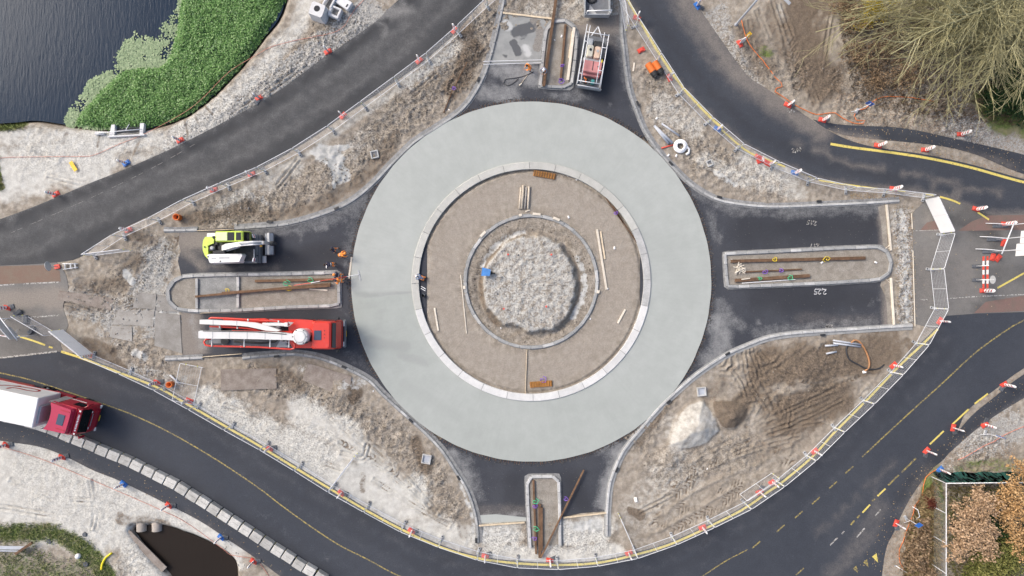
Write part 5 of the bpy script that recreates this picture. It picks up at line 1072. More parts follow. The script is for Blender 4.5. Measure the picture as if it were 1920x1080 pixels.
strokes([[(3.2,.55),(3.55,.95),(4.1,1.35),(4.4,2.1)], [(3.6,1.0),(2.9,.72),(2.2,.60),(1.6,.62),(1.36,.85),(1.5,1.2),(2.0,1.4),(2.8,1.36),(3.25,1.55),(3.3,2.1)], [(4.4,2.1),(4.7,1.9),(5.1,1.7)]], .22, 1.281, M_PRED, t2, 'logo')

# --- mixer plant trailer with scaffold rack, and the skip trailer it is coupled to
t = thing('equipment_trailer', 'tube framed equipment trailer with tanks and pink generator beside the top island', 'trailer', W(1110, 119, .6).xy.to_3d()+Vector((0, 0, .03)), R(-9.5))
MB().box((0, 0, .62), (2.15, 4.7, .14), ch=.02).build('bed', M_GREY, t)
for x in (-.95, .95):
    for y in (-.5, .45): wheel_o = wheel(t, 0, 0, .36, .24, .36); wheel_o.location = (x, y, 0); wheel_o.rotation_euler[2] = R(90)
def tubes(name, lst, r=.032, m=M_GALV):
    for pts in lst: MB().tube(pts, r, 6).build(name, m, t, True)
H = 2.05
tubes('rack_rail', [[(-1.05,-2.35,H),(-1.05,2.75,H)],[(-.78,-2.3,H),(-.78,2.7,H)],[(.55,-2.2,H),(.55,2.3,H)],[(.95,-2.2,H),(.95,2.2,H)],[(-1.1,-2.15,H),(1.0,-2.15,H)],[(-1.1,-1.5,H),(-.7,-1.5,H)],[(-1.08,2.1,H),(1.0,2.1,H)],[(.5,1.0,H),(1.0,1.0,H)],[(.5,-1.0,H),(1.0,-1.0,H)],[(-1.1,1.3,H),(-.75,1.3,H)]], .038)
tubes('rack_post', [[(x,y,.68),(x,y,H)] for x in (-1.05,.95) for y in (-2.15,0,2.1)])
tubes('rack_brace', [[(-1.05,-2.15,.8),(-1.05,0,H)],[(.95,-2.15,.8),(.95,0,H)],[(-1.0,-2.3,1.3),(.9,-2.3,1.3)]])
for x, m_, y in ((-.38, mat('tank_cream', (0.62, 0.60, 0.50), .5, .1, 3, dirt=.2, dirtcol=(.3,.25,.18)), .75), (.26, mat('tank_tan', (0.60, 0.45, 0.35), .5, .15, 3, dirt=.2, dirtcol=(.3,.2,.12)), .72)):
    q = loft([rrect(x-.27, x+.27, y-.55, y+.55, .7, .14), rrect(x-.29, x+.29, y-.57, y+.57, 1.3, .14), rrect(x-.22, x+.22, y-.5, y+.5, 1.5, .14)]).build('plastic_tank', m_, t, False)
    MB().lathe((x, y+.1, 1.48), [(.11, 0), (.11, .07)], 12).build('tank_lid', M_HOLE if x < 0 else M_LGREY, q)
M_PINK = mat('faded_red', (0.52, 0.22, 0.215), .6, .12, 2, dirt=.15)
g = MB().box((.05, -.62, 1.15), (1.55, 1.0, .9), ch=.05).build('generator', M_PINK, t); MB().box((.05, -.55, 1.61), (.06, .8, .03)).build('lid_seam', M_CHAS, g); MB().lathe((.5, -.55, 1.6), [(.06, 0), (.06, .05)], 8).build('filler_cap', M_CHAS, g)
MB().box((.0, -1.22, .95), (1.6, .25, .5), ch=.04).build('tool_box', M_PINK, t); MB().box((-.05, .05, 1.0), (1.6, .3, .5), ch=.04).build('control_box', M_LGREY, t)
MB().box((-.5, 1.65, .95), (.5, .6, .5), ch=.04).build('pump_unit', M_LGREY, t); MB().box((.3, 1.6, .9), (.9, .5, .4), ch=.05).build('motor', M_CHAS, t); MB().box((.9, -.9, 1.2), (.2, .3, .3), ch=.02).build('fuel_can', M_REDP, t)
q = []
for k in range(50): a = k*.42; q.append((-.35+.24*math.cos(a), -1.72+.24*math.sin(a), .8+k*.006))
MB().tube(q, .04, 5).build('hose_coil', M_CHAS, t, True); MB().tube([(-.5,-1.5,1.15),(-.4,-1.65,1.18),(-.3,-1.6,1.16),(-.35,-1.85,1.15),(-.25,-1.95,1.12)], .05, 5).build('orange_hose', M_ORANGE, t, True)
MB().tube([(.72,-.2,1.2),(.8,.05,1.2),(.78,.25,1.2)], .06, 5).build('yellow_hose', mat('yellow_plastic', (.75,.60,.03), .5), t, True); MB().box((.3, -1.75, .95), (.3, .4, .4), ch=.04).build('tool_case', mat('teal_plastic', (.05,.28,.27), .5), t)
MB().box((.1, -2.32, .95), (2.1, .05, .5), ch=.01).build('tail_board', M_LGREY, t)
for s in (-1, 1): MB().box((s*1.06, 0, .85), (.04, 4.5, .32), ch=.01).build('side_board', M_LGREY, t)
tubes('drawbar', [[(-.5,2.3,.6),(0,3.3,.6)],[(.5,2.3,.6),(0,3.3,.6)]], .05)
t = thing('skip_trailer', 'grey open skip trailer with white tail gate at the top edge', 'trailer', (W(1118,0,.5).x, W(1118,0,.5).y+.15, .03), R(0))
for x in (-1.0, 1.0):
    for y in (.3, 1.3): wo = wheel(t, 0, 0, .36, .24, .36); wo.location = (x, y, 0); wo.rotation_euler[2] = R(90)
MB().box((0, .6, .58), (2.15, 4.6, .12)).build('floor', M_GREY, t)
M_SKIPW = mat('skip_grey', (0.30, 0.325, 0.35), .6, .15, 3, dirt=.2)
for s in (-1, 1): MB().box((s*1.08, .6, 1.0), (.08, 4.6, .85), ch=.02).build('side_wall', M_SKIPW, t)
MB().box((0, -1.72, .9), (2.2, .10, .7), ch=.02).build('tail_wall', M_LGREY, t); MB().box((-.05, 2.9, 1.0), (2.1, .08, .85)).build('front_wall', M_SKIPW, t)
tubes('gate_rail', [[(-.95,-1.7,1.9),(1.15,-1.65,1.95)],[(-.95,-1.7,1.2),(-.95,-1.7,1.9)],[(1.12,-1.68,1.2),(1.15,-1.65,1.95)]], .045, M_WHITEP)
MB().prism([(-.8,-1.55),(-.6,-.7),(-.35,-1.0),(.05,-1.6)], .64, .80).build('concrete_heap', M_KERBL, t); MB().lathe((.35,.5,.64), [(.55,0),(.5,.1),(.1,.16)], 14).build('sand_heap', M_ISLC, t, True); MB().lathe((-.4,-.1,.64), [(.5,0),(.35,.2),(.05,.26)], 12).build('rubble_heap', M_EDGE, t, True)
# ------------------------------------------------------------ steel beams, timber, straps
M_RUSTD = mat('rusty_beam', (0.135, 0.078, 0.045), 0.9, 0.3, 3, dirt=0.3, dirtcol=(0.24, 0.15, 0.09), rnd=0.2)
def bar(name, a, b, w, h, m, label, cat, z=None, za=None, zb=None, ch=.012, grp=None, i_beam=False):
    A, B = W(*a), W(*b)
    A.z = (max(gz(*a), .03) if za is None else za) if z is None else z; B.z = (max(gz(*b), .03) if zb is None else zb) if z is None else z
    d = B-A; L = d.length; mb = MB()
    if i_beam:
        mb.box((0, 0, h*.06), (L, w, h*.12)).box((0, 0, h*.94), (L, w, h*.12)).box((0, 0, h/2), (L, w*.2, h*.76))
    else: mb.box((0, 0, h/2), (L, w, h), ch=ch)
    o = mb.build(name, m); o.location = (A+B)/2; o.rotation_euler = (0, -math.asin(d.z/L), math.atan2(d.y, d.x))
    return tag(o, label, cat, grp)
IZ = 0.10
for a, b, w, l in (((1043,-6),(1019,164),.26,'long rusty steel beam crossing the top island'),((1060,48),(1051,151),.20,'shorter rusty beam on the right side of the top island'),
  ((370,556),(622,532),.20,'long rusty beam laid diagonally over the left island'),((420,549),(622,536),.18,'rusty beam lying against the diagonal one on the left island'),((480,527),(627,524),.24,'shorter rusty beam along the upper kerb of the left island'),
  ((1369,490),(1620,484),.28,'longest rusty beam with yellow straps on the right island'),((1396,510),(1502,505),.14,'thin rusty beam with purple straps in the middle of the right island'),((1377,526),(1516,517),.30,'rusty beam with green straps near the lower kerb of the right island'),
  ((1000,899),(1005,1037),.18,'left rusty beam with green straps on the bottom island'),((1012,944),(1012,1044),.26,'second rusty beam on the bottom island, starting halfway down'),((1016,950),(1016,1030),.16,'narrow rusty beam between two others on the bottom island'),((1094,879),(1014,1042),.14,'rusty beam leaning diagonally out of the bottom island'),
  ((1132,366),(1196,458),.10,'thin rusty beam along the inner ring kerb at upper right'),((1148,386),(1168,418),.12,'short rusty bar beside the thin beam at the inner kerb')):
    z = {1043:.26, 1094:.30}.get(a[0], IZ+.0)
    if a in ((370,556),): z = .26
    if a in ((420,549),): z = .27
    if a[0] in (1132,1148): z = .07
    bar('steel_beam', a, b, w, .2 if w > .15 else .12, M_RUSTD, l, 'beam', z=z)
bar('steel_rod', (876,118), (846,178), .07, .07, M_RUSTD, 'upper of two rusty rods on the clods left of the top arm', 'rod', za=gz(876,118)+.1, zb=gz(846,178)+.1)
bar('steel_rod', (847,176), (832,212), .09, .08, M_RUSTD, 'lower of two rusty rods on the clods left of the top arm', 'rod', za=gz(847,176)+.1, zb=gz(832,212)+.1)
for a, b, w, h, m, l, z in (((943,25),(1036,36),.16,.10,M_TIMBER,'timber board closing the top of the wet concrete',.04),((1076,54),(1064,152),.24,.07,M_TIMBERW,'pale plank on the right kerb of the top island',.25),((1073,60),(1066,110),.12,.08,M_TIMBER,'narrow plank beside the pale plank on the top island',.12),
  ((898,985),(984,979),.13,.14,M_TIMBER,'timber board left of the bottom island',.03),((1056,970),(1138,961),.13,.14,M_TIMBER,'timber board right of the bottom island',.03),((1661,384),(1669,470),.17,.16,M_TIMBERW,'upper timber shutter at the end of the right arm',.03),((1669,521),(1675,609),.17,.16,M_TIMBERW,'lower timber shutter at the end of the right arm',.03),
  ((372,518.5),(447,515.5),.06,.16,M_TIMBER,'timber lath along the upper edge of the left island',.05),((377,587),(447,584),.06,.14,M_TIMBER,'timber lath along the lower edge of the left island',.04),((371,433),(440,430),.06,.14,M_TIMBER,'timber lath between kerb ends above the excavator',.05),((381,669),(455,663),.07,.14,M_TIMBER,'timber lath between kerb ends below the pump truck',.05),
  ((581,542),(615,544),.14,.05,M_TIMBERW,'short pale plank on the left island',.10),((660,482),(655,522),.16,.07,M_TIMBERW,'pale plank standing at the left edge of the slab',.06),((864,515),(875,625),.08,.05,M_TIMBERW,'long thin lath left of the central kerb ring',.07),((988,656),(985,738),.06,.10,M_TIMBER,'lath joining the central ring to the inner kerb at the bottom',.08),
  ((815,577),(822,620),.15,.06,M_TIMBERW,'short white plank at the lower left of the apron',.08),((1172,580),(1158,606),.17,.06,M_TIMBERW,'short pale plank at the lower right of the apron',.08),((1119,430),(1137,543),.20,.07,M_TIMBERW,'long pale plank on the right of the apron',.08),((1126,434),(1134,486),.14,.06,M_TIMBER,'shorter plank against the long plank on the right apron',.08),
  ((985,397),(994,394),.10,.06,M_TIMBERW,'small wood offcut above the central kerb ring',.09),((1390,531),(1490,524),.07,.05,M_WHITEP,'white lath beside the lowest beam on the right island',.12),((1189,118),(1187,134),.16,.05,M_TIMBERW,'short wood offcut beside the kerb near the orange drums',.06),((1711,470),(1715,612),.08,.05,M_TIMBERW,'long lath between leaf strip and right junction',.03),((1708,400),(1710,430),.08,.05,M_TIMBERW,'short lath at the top of the leaf strip',.05),
  ((906,117),(1015,114),.05,.05,M_GALV,'upper aluminium screed rail beside the orange worker',.24),((906,122.5),(1014,119.5),.05,.05,M_GALV,'lower aluminium screed rail beside the orange worker',.24),((1404,522),(1388,524),.10,.05,M_TIMBERW,'tiny pale offcut left on the lowest beam of the right island',.31),((612,495),(612.5,503),.08,.04,M_WHITEP,'small white board on the dark left arm',.03)):
    bar({'a':'x'}.get(l, 'screed_rail' if 'rail' in l else ('wooden_lath' if 'lath' in l else 'timber_plank')), a, b, w, h, m, l, 'rail' if 'rail' in l else ('lath' if 'lath' in l else 'plank'), z=z)
for k, (x, y, a) in enumerate(((1667,466,0),(1668,524,1))):
    p = W(x, y); f = 1 if a else -1
    tag(MB().tube([(p.x, p.y, .12), (p.x-.35, p.y+.0, .08), (p.x, p.y-.32*f, .12)], .035, 4).build('timber_brace', M_TIMBERW), ('triangular timber brace at the foot of the upper shutter', 'triangular timber brace at the head of the lower shutter')[a], 'brace')
# round posts and their neighbours on the apron
M_POST = mat('barked_post', (0.50, 0.44, 0.36), .8, .12, 3, rnd=.12); M_POSTG = mat('weathered_post', (0.33, 0.31, 0.29), .8, .12, 3)
for a, b, r, m, l in (((977,352),(974,392),.09,M_POST,'leftmost pale round post on the upper apron'),((981.5,348),(978.5,392),.12,M_POST,'thickest pale round post on the upper apron'),((987,351),(984,392),.09,M_POSTG,'greyish round post between two pale ones on the upper apron'),((992,350),(990,392),.10,M_POST,'rightmost pale round post on the upper apron')):
    rod('round_post', a, b, r, m, l, 'post', z=.06, n=10)
M_FORM = mat('formwork_rust', (0.36, 0.17, 0.045), .8, .25, 5, rnd=.1)
for (x, y, rz, l) in ((1021,328,R(-10),'rusty ribbed formwork panel at the top of the apron'),(1014.5,720,R(4),'orange ribbed formwork panel at the bottom of the apron')):
    t = thing('formwork_panel', l, 'formwork', W(x, y, .07), rz)
    MB().box((0, 0, .04), (2.0, .52, .06), ch=.01).build('plate', M_FORM, t)
    for k in range(9): MB().box((-.9+k*.225, 0, .11), (.05, .52, .08)).build('rib', M_FORM if y > 500 else M_RUSTD, t)
# lifting straps and ribbons
COLS = {'y': (mat('strap_yellow', (.72,.55,.04), .7), 'yellow'), 'g': (mat('strap_green', (.06,.50,.25), .7), 'green'), 'p': (mat('strap_purple', (.20,.09,.48), .7), 'purple')}
def strap(x, y, c, label, s=1.0, ang=0.0, z=.33, seed=0):
    rr = random.Random(seed+int(x*7)); p = W(x, y); pts = []
    for k in range(11):
        a = ang+k*.75+rr.uniform(-.2, .2); q = s*(.10+.035*k)
        pts.append((p.x+q*math.cos(a)*(.9 if k % 2 else .6), p.y+q*math.sin(a)*.55, z+.05*math.sin(k)))
    tag(MB().tube(pts, .035, 4).build('lifting_strap', COLS[c][0]), label, 'strap')
for x, y, c, l, s, a in ((429,545,'y','yellow strap on the left part of the diagonal beam',.8,1.5),(543,541,'y','yellow strap hanging from the middle of the diagonal beam',1.1,.3),(538,531,'g','left green strap curled on the left island',1.2,0),(583,526,'g','right green strap looped on the left island',1.1,1),
  (1449,487,'y','left yellow strap on the longest beam of the right island',.9,.4),(1548,486,'y','right yellow strap on the longest beam of the right island',1.2,2.9),(1431,510,'p','left purple strap on the thin beam of the right island',.9,0),(1461,508,'p','right purple strap on the thin beam of the right island',.8,1),(1422,523,'g','left green strap on the lowest beam of the right island',.7,1.6),(1478,521,'g','right green strap on the lowest beam of the right island',1.0,.5),
  (1003,938,'g','upper green strap on the bottom island',1.1,0),(1004,990,'g','lower green strap on the bottom island',1.1,1),(1002,947,'p','upper purple strap below the green one on the bottom island',.8,0),(1002,1008,'p','lower purple strap on the bottom island',.9,2),(1060,934,'p','purple strap hanging from the leaning beam',.9,.8),
  (1017,712,'p','purple ribbon beside the orange formwork panel',1.3,.4),(1153,400,'p','purple ribbon on the thin beam at the inner kerb',.7,0),(1051,155,'p','purple ribbon at the lower end of the top island',1.1,1),(1053,125,'p','purple ribbon on the shorter beam of the top island',.6,0),(851,168,'p','purple ribbon on the rusty rods left of the top arm',.7,1)):
    strap(x, y, c, l, s, a, .34 if y not in (712,) else .16)
t = thing('stake_pile', 'heap of pale wooden stakes at the left end of the right island', 'stakes', W(1386, 504, .1))
rr = random.Random(5)
for k in range(14): MB().box((rr.uniform(-.3,.3), rr.uniform(-.3,.3), .05+k*.015), (rr.uniform(.5,.8), .07, .04), rr.uniform(-.9,1.4), ch=.006).build('stake', M_TIMBERW, t)
# float pole reaching onto the slab
t = thing('bull_float', 'long red and white float pole reaching onto the fresh slab', 'float', W(545, 536, .4))
o0 = W(545,536,.4); e = [W(551,535,.45)-o0, W(583,530.5,.85)-o0, W(600,527,.95)-o0, W(628,522.5,1.0)-o0, W(650,518.5,.75)-o0, W(673,514.5,.2)-o0]
for k, m in enumerate((M_REDP, M_WHITEP, M_REDP, M_REDP, M_WHITEP)): MB().tube([e[k], e[k+1]], .028, 6).build('pole', m, t)
MB().box(tuple(W(673.5,516,.15)-o0), (.14, .95, .03), R(12), ch=.008).build('blade', M_LGREY, t)
M_BLUE = mat('blue_tarp', (0.06, 0.22, 0.55), .6, .2, 3)
t = thing('wheelbarrow', 'blue wheelbarrow tray beside the central heap', 'wheelbarrow', (W(913,511).x, W(913,511).y, gz(913,511)), R(-8))
MB().prism([(-.30,-.26),(.22,-.2),(.22,.2),(-.30,.26)], .3, .62, top=[(-.42,-.38),(.34,-.28),(.34,.28),(-.42,.38)]).build('tray', M_BLUE, t); wheel(t, .55, 0, .2, .1)
for s in (-1, 1): MB().tube([(.5, s*.08, .25), (-.2, s*.22, .3), (-.9, s*.28, .5)], .02, 5).build('handle', M_CHAS, t)
for x, y, l in ((1033,478,'upper right red peg on the central heap'),(953,478,'upper left red peg on the central heap'),(1024,575,'lower right red peg on the central heap'),(945,579,'lower left red peg on the central heap')):
    z = gz(x, y); p = W(x, y, z)
    t = thing('survey_peg', l, 'peg', p, random.uniform(0, 3), 'red survey pegs'); MB().tube([(0,0,0),(.02,0,.5)], .035, 6, r1=.05).build('stake', M_REDP, t); MB().box((.02,0,.52), (.16,.14,.08), ch=.02).build('cap', M_REDP, t)
# orange drums, pipe stubs, chambers
M_ORP = mat('orange_plastic', (0.70, 0.17, 0.03), .5, .1, 3); M_BLKP = mat('black_plastic', (0.02, 0.022, 0.025), .55)
for (a, b, l) in (((1213,121),(1229,146),'left orange drum with black end beside the fence'),((1225,118),(1240,141),'right orange drum with black end against the fence')):
    A, B = W(*a), W(*b); t = thing('traffic_drum', l, 'drum', ((A.x+B.x)/2, (A.y+B.y)/2, gz(*a)), math.atan2(B.y-A.y, B.x-A.x), 'orange drums'); L = (B-A).length
    MB().lathe((0,0,.30), [(.22,-L/2),(.30,-L/2+.03),(.30,0),(.31,.05),(.30,L*.12)], 16, axis='X').build('body', M_ORP, t, False); MB().lathe((0,0,.30), [(.31,L*.12),(.31,L*.38),(.24,L*.42),(.24,L/2)], 16, axis='X').build('base', M_BLKP, t, False)
for x, y, l, r in ((336,408,'orange pipe stub rising from soil above the excavator',.27),(322,720,'orange pipe stub rising from sand near the lower fence',.25)):
    p = W(x, y); z = gz(x, y); t = thing('pipe_stub', l, 'pipe', (p.x, p.y, z-.1))
    MB().lathe((0,0,0), [(r,0),(r,.5),(r*1.12,.52),(r*1.12,.68),(r*.85,.68),(r*.8,.1),(.02,.1)], 18, cap=False).build('pipe', M_ORP, t, True); MB().lathe((0,0,.12), [(r*.8,0),(.01,.001)], 18, cap=False).build('inside', M_HOLE, t)
def chamber(x, y, s, rz, l, h=.35):
    p = W(x, y); z = gz(x, y); t = thing('inspection_chamber', l, 'chamber', (p.x, p.y, z-.15), rz)
    for dx, dy, w, d in ((0,s/2-.05,s,.1),(0,-s/2+.05,s,.1),(s/2-.05,0,.1,s-.2),(-s/2+.05,0,.1,s-.2)): MB().box((dx,dy,h/2), (w,d,h), ch=.015).build('rim', M_KERBL, t)
    MB().box((0,0,h*.55), (s-.2,s-.2,.06)).build('lid', M_GPIPE if s > .7 else M_GREY, t)
chamber(800,860,.82,R(-10),'square concrete chamber near the lower left kerb'); chamber(1315,734,.80,R(5),'square concrete chamber above the pale sand heap'); chamber(703,290,.7,R(12),'half buried grey chamber near the upper left kerb',.3); chamber(1330,306,.55,R(25),'small grey chamber in soil right of the white coil',.28)
# concrete elements dumped at the top left
M_PREC = concrete('precast_concrete', (0.60, 0.605, 0.61), (0.72, 0.72, 0.72), .05, .15)
t = thing('concrete_chamber', 'white precast block with a round dark hole at the top left', 'concrete block', W(603,29), R(-16))
MB().prism([(-.72,-.62),(.52,-.72),(.66,-.58),(.70,.42),(.56,.62),(-.56,.66),(-.70,.5)], 0, 1.25, top=[(-.70,-.5),(.40,-.60),(.52,-.46),(.58,.42),(.46,.56),(-.52,.62),(-.66,.46)]).build('body', M_PREC, t)
MB().lathe((-.08,.08,1.252), [(.27,0),(.01,.002)], 20, cap=False).build('hole', M_HOLE, t)
t = thing('concrete_channel', 'white precast channel piece right of the round hole block', 'concrete block', W(631,27), R(-24))
for dx, dy, w, d in ((0,.38,1.0,.16),(0,-.38,1.0,.22),(.42,0,.18,.6),(-.42,0,.22,.6)): MB().box((dx,dy,.32), (w,d,.64), ch=.03).build('wall', M_PREC, t)
MB().box((0,0,.12), (.7,.6,.12)).build('base', M_PLATE, t)
t = thing('concrete_trough', 'long white precast trough standing at the top edge', 'concrete block', W(622,6), R(62))
for dy in (-.36,.36): MB().box((.35,dy,.36), (1.9,.16,.72), ch=.03).build('wall', M_PREC, t)
MB().box((.35,0,.08), (1.9,.56,.14)).build('base', M_PLATE, t)
t = thing('concrete_slab_piece', 'tilted white precast piece at the top edge beside the trough', 'concrete block', W(646,8), R(-34))
MB().box((0,0,.3), (1.5,.8,.55), ch=.05).build('body', M_PREC, t); MB().box((.5,-.1,.58), (.12,.3,.02)).build('slot', M_HOLE, t)
# culvert head at the pond
t = thing('culvert_inlet', 'white concrete culvert inlet with dark grating at the pond edge', 'culvert', (W(237,246).x, W(237,246).y, -.1), R(3))
MB().box((.05,-.44,.12), (3.3,.14,.35), ch=.02).build('head_wall', M_PREC, t); MB().prism([(-1.5,-.4),(-1.05,-.4),(-.95,.62),(-1.25,.62)], -.2, .2).build('wing_wall', M_PREC, t); MB().prism([(1.2,-.4),(1.5,-.4),(1.65,.62),(1.3,.62)], -.2, .2).build('wing_wall', M_PREC, t)
MB().box((.1,.12,-.25), (2.35,1.0,.1)).build('floor', M_HOLE, t)
for k in range(6): MB().tube([(-1.0,-.25+k*.15,.02-k*.03),(1.3,-.25+k*.15,.02-k*.03)], .022, 4).build('grating_bar', M_GREY, t)
MB().tube([(-2.4,-.12,.45),(1.6,.02,.45)], .035, 6).build('hand_rail', M_GALV, t, True); MB().tube([(.1,-.05,.45),(.35,.6,.2)], .035, 6).build('rail_strut', M_GALV, t, True); MB().box((-2.3,-.1,.2), (.8,.28,.3), ch=.03).build('side_block', M_PREC, t)
# pipe ends above the ditch
M_PIPEC = concrete('concrete_pipe', (0.33, 0.30, 0.27), (0.42, 0.38, 0.34), .1, .3)
for x, l in ((259,'left concrete pipe end above the ditch water'),(288,'right concrete pipe end above the ditch water')):
    p = W(x, 992); t = thing('drain_pipe', l, 'pipe', (p.x, p.y, -.62))
    MB().lathe((0,.55,0), [(.44,-.9),(.46,.5),(.38,.5),(.36,-.88)], 20, axis='Y', cap=False).build('barrel', M_PIPEC, t, True); MB().lathe((0,-.34,0), [(.44,0),(.36,-.01)], 20, axis='Y', cap=False).build('rim', M_PIPEC, t)
bar('bank_sheeting', (236,1000), (306,1070), .62, .10, M_STEELP, 'grey timber sheeting along the left bank of the ditch', 'sheeting', za=-.30, zb=-.30)
# bits at the lower left corner
bar('guard_rail', (-40,1023), (52,1024), .30, .10, M_GPIPE, 'pale steel rail at the lower left edge', 'rail', z=.35); bar('guard_rail', (-40,1029), (44,1030), .12, .08, M_GPIPE, 'thin steel rail below the wide one at the lower left edge', 'rail', z=.35)
bar('rusty_post', (38,1034), (69,1013), .22, .20, M_RUSTD, 'rusty square post lying across the steel rails', 'post', z=.46)
cable('yellow_pipe', [(192,1067),(193,1058),(198,1047),(205,1040),(211,1036)], .10, mat('yellow_duct', (.78,.66,.02), .5), 'bent yellow pipe on the grass at the lower left', 'pipe', .1, 3)
p = W(149,1041); tag(MB().lathe((p.x,p.y,gz(149,1041)), [(.02,0),(.2,.02),(.24,.18),(.2,.34),(.06,.42)], 14).build('white_float', M_WHITEP, None, True), 'white ball float on the grass at the lower left', 'float')
for x, y, r, l in ((162,1057,.24,'dark round cover in the grass near the yellow pipe'),(159,1002,.2,'dark round cover on bare sand above the grass'),(93,1015,.2,'dark round cover at the grass edge near the rusty post')):
    p = W(x, y); tag(MB().lathe((p.x,p.y,gz(x,y)), [(r,0),(r,.09),(r*.85,.12),(r*.2,.12)], 14).build('pit_cover', M_RUBBER), l, 'cover')
t = thing('yellow_board', 'yellow board lying on sand beside the pond road', 'board', W(138.5,312,.05), R(-58)); MB().box((0,0,.1), (.95,.34,.03), ch=.008).build('panel', mat('sign_yellow', (.80,.50,.01), .5), t); MB().box((0,0,.04), (.5,.06,.06)).build('stiffener', M_GALV, t)
for x, y, rz, l in ((34,587,.3,'dark rubber weight nearest the left beacon'),(50,600,1.1,'dark rubber weight in the middle of the left fence end'),(60,620,.7,'dark rubber weight below the left mesh panel')):
    t = thing('rubber_weight', l, 'weight', W(x, y, .01), rz); MB().box((0,0,.07), (.8,.36,.14), ch=.03).build('slab', M_RUBBER, t); MB().box((.1,.03,.18), (.7,.34,.10), .4, ch=.03).build('upper_slab', M_RUBBER, t)
# small rubbish on the apron and by the kerbs
for x, y, l in ((1066,407,'white cup'),(1065,328,'white offcut'),(1082,336,'white offcut'),(1093,340,'white offcut'),(1152,465,'white cup'),(1202,580,'white offcut'),(1192,608,'white offcut'),(1107,598,'white scrap'),(1138,541,'white offcut'),(1005,712+12,'white scrap'),(1333,672,'white scrap'),(1297,715,'white scrap'),(1192,937,'white tile'),(1326,879,'white scrap'),(1231,222,'white box'),(1253,291,'white offcut'),(1268,292,'white offcut'),(939,615,'white scrap'),(700,733,'white scrap'),(842,206,'white scrap'),(834,207,'white scrap'),(659,583,'white scrap'),(1053,68,'white box'),(1040,75,'white scrap'),(1372,489,'white clip'),(1541,492,'white bag'),(1642,492,'white bag')):
    s = .2 if 'scrap' not in l else .12; s = .34 if 'tile' in l else s
    z = gz(x, y)+.01; z = .10 if (1360 < x < 1665 and 470 < y < 530) or (1020 < x < 1075 and y < 165) else z
    p = W(x, y, z)
    tag(MB().box((0,0,s*.2), (s*1.3,s*.8,s*.45), ch=.02, taper=.8).build('litter', M_WHITEP, None, loc=p, rz=random.uniform(0,3)), f'small {l} lying on the ground', 'litter', 'small white scraps on the ground')
# hose and broom at the top arm; bucket and trowels at the inner kerb
cable('black_hose', [(1000,135),(985,142),(965,147),(948,149),(944,156),(950,161),(960,158),(972,148)], .03, M_HOSE, 'thin black hose looping below the wet concrete', 'hose', .05, 5)
t = thing('broom', 'broom with pale head lying below the wet concrete', 'broom', W(977,157,.06)); MB().tube([(0,0,0),(.55,.75,.05)], .02, 5).build('stick', M_TIMBER, t); MB().box((-.05,-.06,0), (.28,.1,.08), R(38), ch=.02).build('head', M_TIMBERW, t)
t = thing('bucket', 'black bucket beside the inner kerb on the left', 'bucket', W(794,554,.06)); MB().lathe((0,0,0), [(.12,0),(.17,.3),(.15,.3),(.11,.03),(.01,.03)], 14, cap=False).build('pail', M_BLKP, t, True); MB().tube([(.16,0,.3),(.1,.1,.34),(0,.16,.3)], .008, 4).build('handle', M_GALV, t)
for x, y, l in ((794,539,'upper white edging tool beside the kneeling worker'),(793,542.5,'lower white edging tool beside the kneeling worker')): bar('edging_tool', (x-4,y-2), (x+5,y+3), .06, .04, M_WHITEP, l, 'tool', z=.07)
# chalked measurements, read from the far side
GL = {'2':[[(0,.8),(.25,1),(.5,.8),(.4,.5),(0,0),(.55,0)]], ',':[[(.1,.15),(.0,-.15)]], '5':[[(.5,1),(.05,1),(.05,.55),(.4,.6),(.5,.3),(.3,0),(0,.05)]], '1':[[(0,.75),(.2,1),(.2,0)]], '7':[[(0,1),(.5,1),(.2,0)]], '0':[[(.25,1),(0,.5),(.25,0),(.5,.5),(.25,1)]]}
def chalk(txt, x, y, s, rz):
    p = W(x, y); M = Matrix.Rotation(rz, 3, 'Z'); u = -len(txt)*.3*s; mb = MB()
    for ch_ in txt:
        for st in GL[ch_]:
            q = [M@Vector((u+a*s, (b-.5)*s, 0)) for a, b in st]
            for a, b in zip(q[:-1], q[1:]):
                d = (b-a).normalized()*.035; n_ = Vector((-d.y, d.x, 0)); mb.add([a-d-n_, b+d-n_, b+d+n_, a-d+n_], [(0,1,2,3)])
        u += (.3 if ch_ == ',' else .72)*s
    struct(mb.build('chalk_mark', M_CHALK if y == 547 else M_WHT, None, loc=(p.x, p.y, .032)))
chalk('2,15', 1521, 418, .36, R(170)); chalk('2,17', 1527, 461, .34, R(178)); chalk('2,25', 1537, 547, .46, R(177)); chalk('2,05', 1554, 612, .26, R(178)); chalk('2,00', 1494, 281, .36, R(8)); chalk('2,10', 1484, 207, .30, R(-10))

